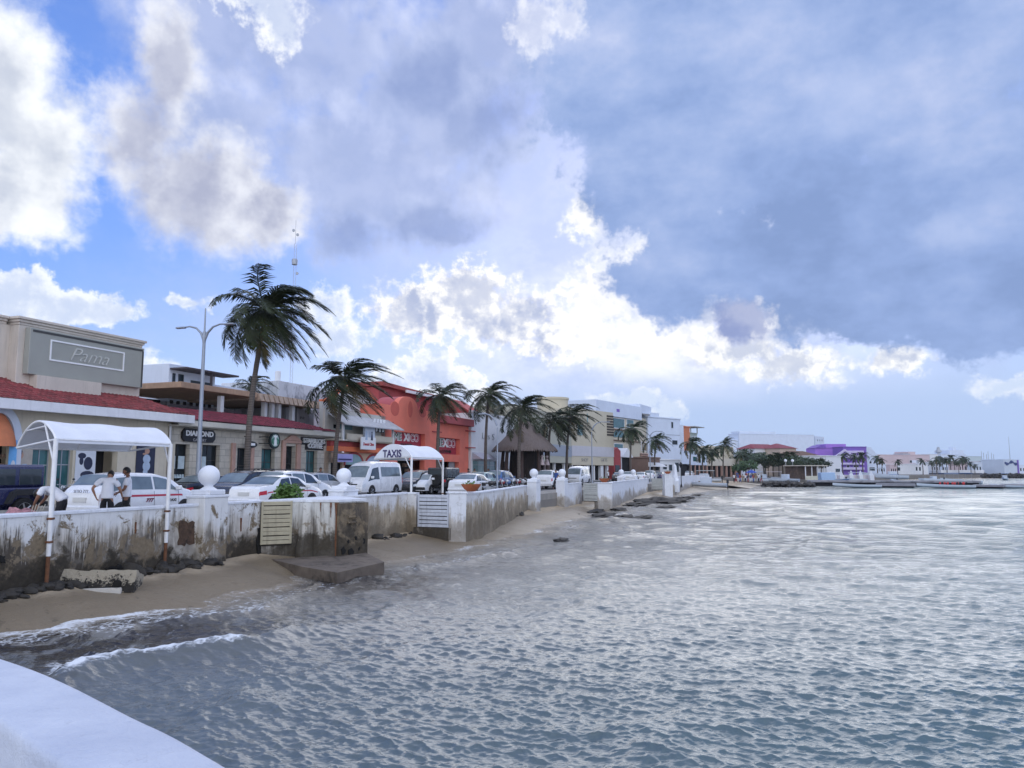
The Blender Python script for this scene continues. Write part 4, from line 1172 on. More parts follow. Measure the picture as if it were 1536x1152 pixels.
arch_band(q, xc, arch_h[3]-.1, ra, .34, -.12, 0-.002, 18, 1.15); q.box(ax1, ax1+.34, -.12, -.002, .15, arch_h[3]-.1); q.build("arch_surround", BLUEW, b)
q = MB()
q.grid(lambda u, v: (xc - ra*.97*math.cos(math.pi*u)*(1 - .0*v), -.05 - .75*math.sin(math.pi*u)*(1-v)*.9, arch_h[3] - .35 + (1.35*math.sin(math.pi*u)+.05)*v**.6), 16, 8)
q.build("awning", mat("orange_awning", (.55, .19, .09), .8, .12, 4), b)
q = MB(); q.box(0, f.L+.25, -.85, -.02, 4.30, 4.36); q.bbox(-.1, f.L+.3, -.98, -.86, 4.18, 4.62, .02); q.build("eave", EAVE, b)
q = MB(); tile_roof(q, -.1, f.L+.30, -.97, 4.57, 2.55, 6.05, 0, 2.9, rows=13); q.build("roof", TILE, b, True, angle=60)
q = MB()   # end hip of the tiled skirt
q.poly([(f.L+.30, -.97, 4.6), (f.L-2.6, 2.55, 6.05), (f.L+.30, 12, 4.6)]); q.poly([(f.L+.29, -.97, 4.58), (f.L+.29, 12, 4.58), (f.L-2.6, 2.55, 6.0)]); q.build("hip", TILE, b)
# upper block, set at t = 16.2
g = 1.2
xa, xb = X(28, 500, g), X(212, 540, g)
q = MB(); q.box(0, xa-.003, g+.55, 12, 4.4, 8.2); q.bbox(xa, xb, g, 12, 4.4, 8.2, .02); q.build("upper_wall", UPPER, b)
q = MB()
for (dz, p_) in ((0, .02), (.12, .09), (.24, .17)): q.bbox(xa-p_, xb+p_, g-p_, 12, 8.202+dz, 8.202+dz+.118, .012)
for (dz, p_) in ((0, .02), (.12, .09), (.24, .17)): q.bbox(-.2, xa-.2, g+.55-p_, 12, 8.202+dz, 8.202+dz+.118, .012)
q.build("cornice", UPPER, b)
sa, sb = X(36, 520, g), X(208, 550, g)
q = MB(); q.bbox(sa, sb, g-.34, g-.003, 5.98, 8.10, .02); sg_ = q.build("sign_box", SIGNG, b)
q = MB()
q.box(sa+.12, sb-.12, g-.36, g-.342, 7.92, 8.02); q.box(sb-.14, sb-.06, g-.36, g-.342, 6.02, 7.92); q.build("shadow_groove", mat("groove_dark", (.06, .06, .06), .8), sg_)
q = MB(); a_, b_ = X(75, 528, g-.36), X(186, 548, g-.36); z0_, z1_ = 6.72, 7.70
for r4 in ((a_, b_, z1_-.07, z1_), (a_, b_, z0_, z0_+.07), (a_, a_+.07, z0_+.07, z1_-.07), (b_-.07, b_, z0_+.07, z1_-.07)): q.box(r4[0], r4[1], g-.375, g-.342, r4[2], r4[3])
q.build("border", WLET, sg_)
text("lettering", "Pama", .92, mat("pale_script", (.52, .52, .48), .6, .05), sg_, ((a_+b_)/2, g-.36, 7.16), depth=.03, sx=1.15, shear=.45, bold=-.012)
q = MB(); s0_, s1_ = X(56, 570, .7), X(152, 590, .7)
q.prism_x([(.72, 5.0), (1.19, 5.0), (1.19, 5.97), (.72, 5.97)], s0_, s1_); q.build("dormer_wall", UPPER, b)
q = MB(); dpx = X(254, 650); q.tube([(dpx, -.06, .1), (dpx, -.06, 4.15)], .06, 8); q.build("downpipe", EAVE, b)
# posters on the shop front
def poster(root, rc, bgm, shapes, y=-.03):
    q = MB(); q.box(rc[0], rc[1], y, y+.025, rc[2], rc[3]); o = q.build("poster", bgm, root); w_, h_ = rc[1]-rc[0], rc[3]-rc[2]
    for mm, blobs in shapes:
        q = MB()
        for k, (cx, cz, rx, rz_) in enumerate(blobs):
            q.prism_y([(rc[0]+w_*cx+w_*rx*math.cos(2*math.pi*i/14), rc[2]+h_*cz+h_*rz_*math.sin(2*math.pi*i/14)) for i in range(14)], y-.008-.003*k, y-.001)
        q.build("printed_shape", mm, o)
INK = mat("poster_ink", (.03, .035, .07), .6, .3, 5); PBLUE = mat("poster_pale_blue", (.42, .52, .66), .6, .15, 4); PSKIN = mat("poster_skin", (.45, .27, .20), .6, .1, 4)
PWHITE = mat("poster_white", (.62, .65, .70), .5, .06, 3); PSKY = mat("poster_sky", (.16, .42, .75), .5, .15, 3); POL = mat("poster_beige", (.42, .38, .33), .6, .2, 3)
poster(b, f.rect(112, 142, 673, 722), PWHITE, [(INK, [(.3, .78, .2, .09), (.28, .62, .1, .12), (.62, .55, .22, .2), (.6, .2, .34, .12)]), (PWHITE, [(.62, .62, .13, .09)])], -.045)
poster(b, f.rect(203, 231, 668, 722), INK, [(PBLUE, [(.55, .62, .2, .13), (.55, .42, .2, .14), (.5, .22, .13, .14)]), (PSKIN, [(.56, .84, .13, .08), (.42, .76, .1, .03)])], -.045)
poster(b, f.rect(22, 47, 672, 715), POL, [(INK, [(.2, .85, .18, .1)]), (PBLUE, [(.55, .25, .35, .2)]), (PSKIN, [(.3, .75, .15, .12)])], -.045)
poster(b, f.rect(9, 20.5, 660, 715), PSKY, [(PWHITE, [(.6, .2, .35, .25)])], -.16)

# ---- 2. stone fronted cafe and jeweller, one tiled skirt roof
f = street(250, 497, 15.0); b = Broot(f, "shop_building", "low stone fronted shop row with crimson tiled roof, holding the cafe and the jeweller"); X, Z = f.x, f.z
hl = [f.rect(256, 283.5, 666, 735), f.rect(302, 329, 667.5, 735), f.rect(355, 372.5, 672, 735), f.rect(391.5, 411.5, 673, 735), f.rect(427, 442, 669, 735), f.rect(458.5, 475.5, 676, 735)]
hl = [(h[0], h[1], .15 if i in (2, 4) else .75, h[3]) for i, h in enumerate(hl)]
q = MB(); q.wall(0, f.L-.05, 0, 4.02, 0, .4, hl); q.box(f.L-.45, f.L-.05, .402, 10, 0, 4.02); q.box(0, f.L-.5, 5, 5.2, 0, 4.0)
q.build("wall", STONEW, b)
windows(b, hl, .28, mat("dark_bronze_frame", (.03, .027, .025), .5), [GLASS, GLASS, GLASS, TEAL, GLASS, TEAL], 1, True, .055)
DISP = mat("display_cards", (.50, .60, .64), .6, .2, 3)
for h, n_ in ((hl[0], 2), (hl[1], 1)):
    q = MB(); w_ = (h[1]-h[0])
    for k in range(n_): q.box(h[0]+w_*(.08+.5*k), h[0]+w_*(.42+.5*k), .24, .27, 1.75, 2.45)
    for k in range(6): q.lathe([(.09, .0), (.06, .14), (.05, .2)], (h[0]+w_*(.12+.14*k), .20, 1.25), 8); q.lathe([(.09, .0), (.06, .14), (.05, .2)], (h[0]+w_*(.12+.14*k), .20, .85), 8)
    q.build("window_display", DISP, b)
q = MB(); q.box(0, f.L-.05, -.62, -.004, 4.03, 4.09); q.bbox(-.0, f.L+.1, -.74, -.621, 4.06, 4.36, .02); q.build("eave", mat("cream_eave", (.60, .57, .50), .7, .1, 2), b)
q = MB(); tile_roof(q, 0, f.L+.1, -.73, 4.36, 2.5, 5.25, 0, 2.4, rows=11); q.build("roof", TILE2, b, True, angle=60)
q = MB(); q.box(0, f.L-2.2, 2.45, 2.7, 4.1, 5.22); q.build("parapet_wall", UPPER, b)
for px0, px1, top in ((345.5, 351, 664), (374, 379, 664), (421, 426.4, 662), (442.8, 449, 666)):   # pink pilasters and a door gable
    q = MB(); q.bbox(X(px0), X(px1), -.14, -.003, 0, Z((px0+px1)/2, top)-.02, .02); q.build("pilaster", PINKS, b)
q = MB(); q.bbox(X(421), X(449), -.16, -.003, Z(435, 665), Z(435, 661), .02)
xm = X(437); q.prism_y([(X(424), Z(435, 660.8)), (X(449), Z(435, 660.8)), (xm+.25, Z(435, 653)), (xm-.25, Z(435, 653))], -.15, -.003)
q.build("door_gable", PINKS, b)
# octagonal black sign
rc = f.rect(271, 320, 644, 663); cx, cz, hw, hh = (rc[0]+rc[1])/2, (rc[2]+rc[3])/2, (rc[1]-rc[0])/2, (rc[3]-rc[2])/2
def octo(w_, h_, c_): return [(cx-w_, cz-h_+c_), (cx-w_+c_, cz-h_), (cx+w_-c_, cz-h_), (cx+w_, cz-h_+c_), (cx+w_, cz+h_-c_), (cx+w_-c_, cz+h_), (cx-w_+c_, cz+h_), (cx-w_, cz+h_-c_)]
q = MB(); q.prism_y(octo(hw, hh, hh*.55), -.16, -.004); sgn = q.build("sign_board", BLACKP, b)
text("lettering", "DIAMOND", .40, WLET, sgn, (cx, -.175, cz+.09), depth=.03, sx=1.12, bold=.012)
text("lettering", "GALLERY", .22, mat("grey_lettering", (.4, .4, .42), .5), sgn, (cx, -.172, cz-.26), depth=.02, sx=1.15)
# hanging oval sign by the middle door
rc = f.rect(357, 375, 662, 672); q = MB(); c1, c2 = (rc[0]+rc[1])/2, (rc[2]+rc[3])/2
q.prism_y([(c1+(rc[1]-rc[0])/2*math.cos(a*math.pi/9), c2+(rc[3]-rc[2])/2*math.sin(a*math.pi/9)) for a in range(18)], -.55, -.48); q.tube([(c1, -.5, rc[3]), (c1, -.5, rc[3]+.3), (c1, 0, rc[3]+.3)], .03, 6)
sg2 = q.build("hanging_sign", BLACKP, b); q = MB(); q.bbox(c1-.32, c1+.32, -.57, -.551, c2-.07, c2+.09, .01); q.build("pale_plate", WLET, sg2)
# round emblem
ex, ez = f.hit(402, 661); rr_ = .52
GREEN = mat("emblem_green", (.02, .16, .10), .5, .05)
q = MB(); q.lathe([(rr_, -.55), (rr_, -.43)], (ex, 0, ez), 36, axis='y'); q.tube([(ex-.9, -.02, ez+.2), (ex-.9, -.45, ez+.2), (ex-.4, -.45, ez+.2)], .03, 6); q.tube([(ex-.9, -.02, ez-.2), (ex-.9, -.45, ez-.2), (ex-.4, -.45, ez-.2)], .03, 6)
em = q.build("round_sign", mat("emblem_dark", (.012, .02, .02), .5), b, True, angle=40)
q = MB(); q.lathe([(rr_*.74, -.565), (rr_*.74, -.552)], (ex, 0, ez), 32, axis='y'); q.build("green_disc", mat("emblem_pale_green", (.30, .44, .40), .5, .2, 6), em)
q = MB()   # simple crowned figure with two side waves, in white and green relief
q.prism_y([(ex+.12*rr_*math.cos(a*math.pi/7), ez+.22*rr_+.2*rr_*math.sin(a*math.pi/7)) for a in range(14)], -.58, -.566)
q.prism_y([(ex-.16, ez+.2), (ex+.16, ez+.2), (ex+.20, ez+.34), (ex+.08, ez+.28), (ex, ez+.38), (ex-.08, ez+.28), (ex-.20, ez+.34)], -.583, -.5665)
q.prism_y([(ex-.14, ez-.32), (ex+.14, ez-.32), (ex+.10, ez+.05), (ex-.10, ez+.05)], -.578, -.566)
q.build("emblem_relief", WLET, em)
q = MB()
for sx_ in (-1, 1):
    for k in range(3): q.tube([(ex+sx_*(.18+.07*k), -.572, ez-.25+.03*k), (ex+sx_*(.22+.07*k), -.572, ez-.02), (ex+sx_*(.16+.07*k), -.572, ez+.16-.03*k)], .017, 5)
q.build("emblem_waves", GREEN, em)
lx, lz = f.hit(470, 662); text("lettering", "STARBUCKS", .46, WLET, b, (lx, -.08, lz), depth=.10, sx=1.04, bold=.006)
lx, lz = f.hit(471.5, 669.5); text("lettering", "COFFEE", .46, WLET, b, (lx, -.08, lz), depth=.10, sx=1.08, bold=.006)
q = MB()
for (px, py, hw_) in ((470, 662, 1.50), (471.5, 669.5, 1.12)):
    x_, z_ = f.hit(px, py); q.box(x_-hw_, x_+hw_, -.018, -.004, z_-.27, z_+.26)
q.build("lettering_backing", mat("dark_umber", (.025, .02, .02), .7), b)

# ---- 3. open roof terrace behind the tiled roof
f = street(266, 482, 18.0); b = Broot(f, "terrace_building", "open roof terrace with flat slab roof and pale columns above the crimson tiles"); X, Z = f.x, f.z
SLABC = mat("peach_slab_edge", (.46, .31, .21), .8, .2, 2, streak=.5)
xm = X(386, 588)
q = MB(); q.bbox(0, xm, 0, 7, 6.62, 6.98, .02); q.build("roof_slab", SLABC, b)
q = MB(); q.box(xm+.003, f.L, 0.2, 7, 6.5, 6.9)
for k in range(14):
    x_ = xm+.1+k*(f.L-xm-.2)/14; q.prism_x([(-.25, 6.42), (.2, 6.42), (.2, 6.95), (-.05, 6.95)], x_, x_+(f.L-xm)/14*.72)
q.build("ribbed_canopy", mat("ribbed_peach", (.44, .33, .25), .8, .25, 4, streak=.5), b)
for px in (332, 398, 409, 419, 439.5):
    q = MB(); x_ = X(px, 625, .4); q.bbox(x_-.16, x_+.16, .35, .67, 3.9, 6.49, .02); q.build("column", WSTUC, b)
q = MB(); q.box(.0, f.L-1.3, 6.6, 6.8, 3.8, 6.5); q.build("back_wall", DKIN, b)
q = MB()
for k in range(5): q.bbox(X(266, 630), X(374, 630), .70, .75, 4.7+k*.2, 4.87+k*.2, .01)
q.build("board_balustrade", WOODD, b)
q = MB(); x_ = X(449, 625); q.box(x_, f.L+.6, 1.2, 7, 3.8, 6.4); q.bbox(X(463, 625), X(466, 625), 1.05, 1.19, 3.8, 6.4, .01); q.build("end_wall", mat("weathered_grey_wall", (.30, .31, .34), .85, .2, 1, streak=.6), b)
lx, lz = f.hit(455, 627, 1.1); text("lettering", "P-12", .28, BLACKP, b, (lx, 1.18, lz), depth=.02)

# ---- 4. white concrete house rising behind
f = Fac(tuple(st(47.3, 24)[:2]), tuple(st(58.5, 24)[:2])); b = Broot(f, "house", "white cubic house with mouldy lower wall, behind the red tiled roofs"); X, Z = f.x, f.z
q = MB(); q.bbox(0, 4.6, 0, 5.2, 6.4, 9.05, .03); q.build("upper_wall", BLUEW, b)
q = MB(); q.bbox(4.603, 11.2, .6, 6, 6.4, 8.15, .03); q.build("side_wing", BLUEW, b)
q = MB(); q.bbox(-.02, 11.2, -.02, 6, 2.5, 6.397, .03); q.build("lower_wall", WDIRT, b)
q = MB(); q.box(.1, 5.4, -1.5, -.01, 8.62, 8.74); q.box(2.6, 2.72, -1.4, -1.28, 7.2, 8.62); q.build("porch_roof", WOODD, b)
wn = [(.35, .62, 7.75, 8.4), (.9, 1.4, 7.75, 8.4), (2.1, 3.1, 7.75, 8.1), (3.5, 4.3, 7.75, 8.1)]
for h in wn:
    q = MB(); q.box(h[0], h[1], -.03, -.004, h[2], h[3]); q.build("window", GLASS, b)
q = MB(); q.box(-.03, 4.6, -1.3, -.03, 6.9, 7.45); q.build("balcony", WSTUC, b)
q = MB()
for k in range(7): q.box(.2+k*.62, .5+k*.62, -.05, -.025, 6.25, 6.5)
q.build("weep_hole", mat("stain_black", (.03, .03, .035), .9), b)
f = Fac(tuple(st(59.5, 24)[:2]), tuple(st(69.5, 24)[:2])); b = Broot(f, "concrete_building", "long mouldy pale parapet wall behind the ribbed terrace canopy")
q = MB(); q.bbox(0, f.L, 0, 6, 3, 9.2, .03); q.build("wall", WDIRT, b)
q = MB(); q.lathe([(.24, 9.2), (.24, 10.1), (.18, 10.15)], (.9, .8, 0), 14); q.build("vent_pipe", WSTUC, b)
q = MB(); q.bbox(-8, -.003, 2, 6, 3, 8.35, .03); q.build("low_wing", BLUEW, b)

# ---- 5. white balcony house with arches
f = street(486, 577, 15.0); b = Broot(f, "house", "pale balcony house with orange fascia and two arches, left of the orange building"); X, Z = f.x, f.z
ga = [(X(517), X(544), .1, Z(530, 697)), (X(548), X(571), .1, Z(559, 699))]
dr = (X(493), X(514), .1, Z(503, 694))
q = MB(); q.wall(0, f.L, 0, 3.0, 0, .3, ga + [dr]); q.build("wall", mat("peach_stucco", (.56, .42, .30), .85, .1, 1.5), b)
for i, h in enumerate(ga):
    q = MB(); xc = (h[0]+h[1])/2; r_ = (h[1]-h[0])/2
    arch_band(q, xc, h[3]-.05, r_-.02, .16, -.06, -.004, 16, .85); q.build("arch_trim", DRED, b)
    q = MB(); q.prism_y(arch_pts(xc, h[3], r_-.03, 14, .82), -.03, -.008); q.build("fanlight", [PALEGL, PBLUE][i], b)
    q = MB(); q.box(h[0], h[1], .2, .25, .1, h[3]); q.build("doorway", DKIN, b)
q = MB(); q.box(dr[0], dr[1], .2, .25, .1, dr[3]); q.build("doorway", DKIN, b)
q = MB(); q.bbox(X(489), f.L+.02, -.55, -.004, 3.05, 3.42, .02); q.build("fascia", ORANGE2, b)
q = MB(); q.bbox(X(489), f.L+.02, -.35, -.004, 3.424, 3.80, .02); q.build("fascia", DRED, b)
q = MB(); q.box(X(491), X(516), -.75, -.70, Z(503, 693), Z(503, 681)); sg3 = q.build("sign_board", mat("lilac_sign", (.38, .36, .66), .5, .1, 3), b)
q = MB(); q.box(X(494), X(514), -.765, -.752, Z(503, 690.5), Z(503, 688)); q.build("dark_stripe", NAVY, sg3)
zf = 3.81
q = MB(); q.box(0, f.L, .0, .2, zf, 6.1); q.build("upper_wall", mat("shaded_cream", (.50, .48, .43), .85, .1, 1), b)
q = MB(); q.bbox(X(504), X(529), -.9, -.8, zf, Z(516, 651), .02); q.box(X(545), f.L, -.9, -.8, zf, Z(560, 655)); q.box(0, f.L, -.9, -.002, zf-.0+.003, zf+.12); q.build("balcony_parapet", mat("cream_panel", (.58, .52, .42), .8, .1, 1), b)
q = MB(); q.bbox(X(529), X(545), -1.0, -.82, zf-.15, Z(537, 636), .02); q.build("white_screen", BLUEW, b)
for a0, a1 in ((500, 507), (508, 528), (546, 561), (563, 576)):
    h = (X(a0, 645), X(a1, 645), zf+.9, Z((a0+a1)/2, 637)); q = MB(); q.box(h[0], h[1], -.03, -.004, h[2], h[3]); q.build("window", GLASS if a0 in (500, 563) else PALEGL, b)
q = MB()
for a0, y0, y1 in ((547, 640, 655), (552, 639, 652), (557, 641, 656), (562, 640, 652)): x_ = X(a0, 645); q.prism_y([(x_, zf+.9), (x_+.25, zf+.9), (x_+.5, zf+1.9), (x_+.2, zf+1.9)], -.7, -.67)
q.build("hung_sheets", WLET, b)
q = MB(); q.prism_x([(-1.5, Z(540, 638)-.25), (.3, Z(540, 628)+.25), (.3, Z(540, 628)+.33), (-1.5, Z(540, 638)-.17)], X(492, 630), f.L+.5); q.build("shed_roof", GREYROOF, b)
for px in (499, 575): q = MB(); x_ = X(px, 650); q.bbox(x_-.08, x_+.08, -.95, -.79, zf, Z(540, 638)-.1, .01); q.build("post", WSTUC, b)
rc = f.rect(541, 563, 656, 674.5, -1.15); q = MB(); q.bbox(rc[0], rc[1], -1.2, -1.1, rc[2], rc[3], .01); sg4 = q.build("sign_board", WLET, b)
mx_ = (rc[0]+rc[1])/2; text("lettering", "Dental Clinic", .30, mat("red_lettering", (.45, .04, .05), .6), sg4, (mx_, -1.21, rc[2]+.40), depth=.012, sx=1.0, bold=.01)
for dx_ in (-.35, .45):
    q = MB(); q.ball((mx_+dx_, -1.21, rc[2]+1.30), .10, 10, 8, sq=(1, .2, 1)); q.prism_y([(mx_+dx_-.16, rc[2]+.72), (mx_+dx_+.16, rc[2]+.72), (mx_+dx_+.07, rc[2]+1.2), (mx_+dx_-.07, rc[2]+1.2)], -1.215, -1.201); q.build("tooth_mark", PBLUE if dx_ < 0 else INK, sg4)
# curved gable wall a little further back
G = 2.0
gp = [(484, 645), (484, 602), (492, 601), (499, 598), (506, 591), (512, 584), (528, 580), (541, 582), (551, 589), (559, 600), (566, 610), (572, 615), (575, 645)]
gz = [f.hit(px, py, G) for px, py in gp]
q = MB(); q.prism_y(gz, G, G+.3); q.build("gable_wall", mat("pale_grey_gable", (.50, .50, .49), .85, .08, .7, streak=.4), b)
q = MB()
for a, c in zip(gz[1:-1], gz[2:-1]): 
    d = Vector((c[0]-a[0], c[1]-a[1])).normalized(); n_ = Vector((-d.y, d.x))*.16
    q.prism_y([(a[0], a[1]), (c[0], c[1]), (c[0]+n_.x, c[1]+n_.y), (a[0]+n_.x, a[1]+n_.y)], G-.12, G+.32)
q.build("gable_trim", ORANGE2, b)
q = MB(); q.box(f.hit(486, 612, G)[0], f.hit(571, 627, G)[0], G-.06, G-.003, 6.35, 6.45); q.build("ledge", GREYST, b)

# ---- 6. orange building
f = street(571, 706, 15.0); b = Broot(f, "shop_building", "orange shop building with a humped parapet and two recessed dark red signs"); X, Z = f.x, f.z
xs = X(656, 650)
h1 = (X(596), X(637), .1, Z(616, 690)); h2 = (X(660), X(692), .1, Z(676, 692.5))
sr1 = f.rect(591, 637.5, 649, 671.5); sr2 = f.rect(660, 693, 657, 681.5)
q = MB(); q.wall(0, xs, 0, 7.11, 0, .5, [h1, sr1]); q.wall(xs+.003, f.L, 0, 6.2, .25, .7, [h2, sr2]); q.box(f.L-.4, f.L, .702, 4, 0, 6.2); q.box(0, .4, .502, 2.6, 0, 7.11); q.box(.403, f.L-.41, 3.5, 3.7, 0, 6.2)
xh = X(612.5, 600); q.prism_y(arch_pts(xh, 7.112, 1.85, 18, .98), 0, .5)
q.build("wall", ORANGE, b)
q = MB(); q.prism_y(arch_pts(xh, 7.112, 1.85, 18, .98), .502, 2.2); q.build("barrel_vault", PINKR, b)
q = MB(); q.bbox(xs+.1, f.L+.1, -.35, .2, 6.203, 6.92, .03); q.box(xs+.2, f.L, .25, 4, 6.3, 6.8); q.build("overhang", PINKR, b)
q = MB(); q.box(.41, xs, .502, 3.6, 6.4, 6.5); q.build("flat_roof", GREYST, b)
for px, py, rx, rz_ in ((592.5, 613, .75, .62), (615.5, 614, .42, .72), (634, 618, .75, .5)):
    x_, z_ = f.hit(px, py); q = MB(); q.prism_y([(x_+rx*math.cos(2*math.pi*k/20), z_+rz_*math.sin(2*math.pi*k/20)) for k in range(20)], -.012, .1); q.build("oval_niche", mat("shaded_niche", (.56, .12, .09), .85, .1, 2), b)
for px, py in ((571, 632), (571, 662), (648, 647), (648, 674), (701, 646), (701, 671)):
    x_, z_ = f.hit(px, py); q = MB(); q.bbox(x_, x_+2.0, -.10, -.003 if px < 650 else .245, z_-.05, z_+.05, .01); q.build("rain_spout", DRED, b)
MEXG, MEXW, MEXR = mat("sign_green", (.03, .12, .07), .5), WLET, mat("sign_red", (.42, .05, .08), .5)
for rc, y in ((sr1, .42), (sr2, .66)):
    q = MB(); q.box(rc[0]-.01, rc[1]+.01, y, y+.05, rc[2]-.01, rc[3]+.01); sgb = q.build("sign_panel", mat("sign_crimson", (.36, .035, .055), .6, .06, 2), b)
    w_, hh = rc[1]-rc[0], rc[3]-rc[2]; zc = rc[2]+hh*.68; size = hh*.68
    for body, fx, mm in (("ME", .24, MEXG), ("XI", .53, None), ("CO", .78, MEXR)):
        px_ = rc[0]+w_*fx
        text("lettering", body, size, MEXW, sgb, (px_, y-.012, zc), depth=.02, sx=1.22, bold=.055)
        if mm: text("lettering", body, size, mm, sgb, (px_, y-.03, zc), depth=.02, sx=1.22, bold=-.004)
    text("lettering", "SOUVENIR", hh*.27, BLACKP, sgb, (rc[0]+w_*.52, y-.012, rc[2]+hh*.17), depth=.02, sx=1.3, bold=.012)
for h in (h1, h2):
    q = MB(); q.box(h[0], h[1], 1.6, 1.65, .1, h[3]); q.build("shop_opening", DKIN, b)
    q = MB(); rr = random.Random(int(h[0]*10))
    for k in range(26): x_ = rr.uniform(h[0]+.1, h[1]-.2); z_ = .2+rr.randint(0, 4)*.45; q.box(x_, x_+rr.uniform(.1, .3), 1.2, 1.5, z_, z_+rr.uniform(.1, .35))
    q.build("shop_goods", mat("shop_goods", (.35, .24, .18), .7, .7, 9), b)
q = MB(); q.box(h2[1]-1.3, h2[1], .75, .85, .1, h2[3]); q.build("roller_shutter", GREYROOF, b)
f2 = street(566, 690, 20.0); X, Z = f2.x, f2.z
bb = Broot(f2, "roof_hall", "dark red hall with sloping roof rising behind the orange building")
za = 9.9
hole = [(X(648, 612), X(677, 612), Z(662, 624), Z(662, 603))]
q = MB(); q.wall(0, f2.L, 4, za-.35, 0, .4, hole); q.box(0, .4, .41, 3, 4, za-.36); q.build("wall", DRED, bb)
q = MB(); x_ = X(600, 582); q.prism_y([(-.3, za+.1), (x_, za-.02), (f2.L+.2, za-.32), (f2.L+.2, za-.62), (-.3, za-.3)], -.6, 3); q.build("roof", mat("rust_red_roof", (.33, .07, .06), .8, .2, 1, streak=.3), bb)
q = MB(); q.box(x_, f2.L+.3, -.8, -.62, za-.55, za-.28); q.build("gutter", WSTUC, bb)

# ---- 7. white shop
f = street(706.6, 775, 15.0); b = Broot(f, "shop_building", "plain white shop building right of the orange one, with thin raised lettering"); X, Z = f.x, f.z
hs = [f.rect(709, 745, 691, 709), f.rect(755, 763, 692, 725)]; hs[1] = (hs[1][0], hs[1][1], .1, hs[1][3])
q = MB(); q.wall(0, f.L, 0, 7.7, 0, .3, hs); q.box(0, .3, .302, 12, 0, 7.7); q.box(.303, f.L, 9, 9.2, 0, 7.6); q.build("wall", WSTUC, b)
windows(b, hs[:1], .12, METAL, PALEGL, 3, True, .06); q = MB(); q.box(hs[1][0], hs[1][1], .25, .28, .1, hs[1][3]); q.build("doorway", DKIN, b)
q = MB(); q.prism_x([(-1.2, Z(720, 689)), (-.004, Z(720, 679)), (-.004, Z(720, 689))], X(708), X(731)); q.build("awning", mat("lilac_grey_awning", (.46, .45, .52), .8), b)
q = MB(); q.bbox(0, f.L, -.15, .3, 7.703, 7.95, .02); q.build("cornice", WSTUC, b)
x_, z_ = f.hit(732, 655); text("lettering", "Las S", 1.0, METAL, b, (x_, -.05, z_), depth=.05, sx=1.9, bold=-.02)
q = MB(); q.prism_x([(1, 7.9), (4, 9.6), (7, 7.9)], X(722, 628), X(742, 628)); q.build("dark_gable", DRED, b)

# ---- 8. thatched palapa
pc = att(787, 690, 11.0); c_ = st(pc[0], 11.0)
pl = empty("palapa", c_, RZ, "big thatched palapa with dark posts, standing before the beige building", "palapa")
def thatch_mat():
    m, nt, bb_ = newmat("palm_thatch"); P = nt.obj(); n = nt.noise(nt.mapping(P, (1, 1, .35)), 5, 6, .7); n2 = nt.noise(P, .8, 4, .6)
    c = nt.mix(n, (.07, .055, .05), (.24, .19, .165)); c = nt.mix(nt.lin(n2, .3, .7, 0, .5), c, (.17, .14, .13))
    nt.put(bb_.inputs['Base Color'], c); bb_.inputs['Roughness'].default_value = .95; nt.put(bb_.inputs['Normal'], nt.bump(n, .8, .1)); return m
THATCH = thatch_mat()
q = MB()
def thp(u, v):
    a = 2*math.pi*u; r_ = 3.5*(1-v)**.9 + .05 if v < 1 else .03
    k = 1 + .035*mnoise.noise(Vector((math.cos(a)*3, math.sin(a)*3, v*6))) + (.03*math.sin(a*60) if v < .05 else 0)
    return (r_*math.cos(a)*k, r_*math.sin(a)*k, 3.95 + 3.4*v**1.08 - (.35*abs(math.sin(a*47)) if v == 0 else 0))
q.grid(thp, 180, 16); q.build("thatch_roof", THATCH, pl, True, angle=80)
WOODP = mat("dark_wood_post", (.075, .05, .045), .8, .3, 5)
for k in range(8):
    a = k*math.pi/4+.2; q = MB(); q.tube([(2.5*math.cos(a), 2.5*math.sin(a), 0), (2.5*math.cos(a), 2.5*math.sin(a), 2.2), (2.3*math.cos(a), 2.3*math.sin(a), 4.4)], [.24, .2, .18], 8); q.build("post", WOODP, pl, True)
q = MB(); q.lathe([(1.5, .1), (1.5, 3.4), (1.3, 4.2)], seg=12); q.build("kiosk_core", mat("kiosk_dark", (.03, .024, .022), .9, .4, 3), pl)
for k, (dx_, dz_) in enumerate(((-1.1, 2.0), (.35, 2.0), (-.4, .9))):
    q = MB(); a_ = -1.95 + k*.55; x0_, y0_ = 2.45*math.cos(a_), 2.45*math.sin(a_)
    q.lathe([(.3, 0), (.22, .35), (.10, .75), (.17, .95), (.02, 1.1)], (x0_, y0_, 1.6 if k == 2 else 2.25), 10); q.build("hung_dress", mat("souvenir_cloth", (.55, .45, .45), .8, .4, 6), pl, True)

# ---- 9. beige box building, two tones
f = street(776, 857.5, 15.0); b = Broot(f, "shop_building", "grey green windowless shop front with a grey band, right behind the palapa"); X, Z = f.x, f.z
q = MB(); q.bbox(0, f.L, 0, 12, 2.75, 9.7, .03); q.build("wall", BEIGE2, b)
q = MB(); z0_, z1_ = Z(835, 684), Z(835, 667); q.box(0, f.L-.01, -.05, -.004, z0_, z1_); q.build("band", BANDG, b)
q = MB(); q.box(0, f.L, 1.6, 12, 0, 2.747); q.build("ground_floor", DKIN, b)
for k in range(5):
    q = MB(); x_ = 2+k*f.L/5; q.bbox(x_, x_+.35, .3, .65, 0, 2.747, .02); q.build("column", WSTUC, b)
a_, e_ = st(sof(857.8, 15), 15), at(921, 700, 128)
f = Fac((a_.x, a_.y), (e_.x, e_.y)); b = Broot(f, "shop_building", "tan box building with lilac band and a stack of dark slots at its right corner"); X, Z = f.x, f.z
q = MB(); q.bbox(0, f.L, .02, 13, 2.5, 11.3, .03); q.build("wall", BEIGE, b)
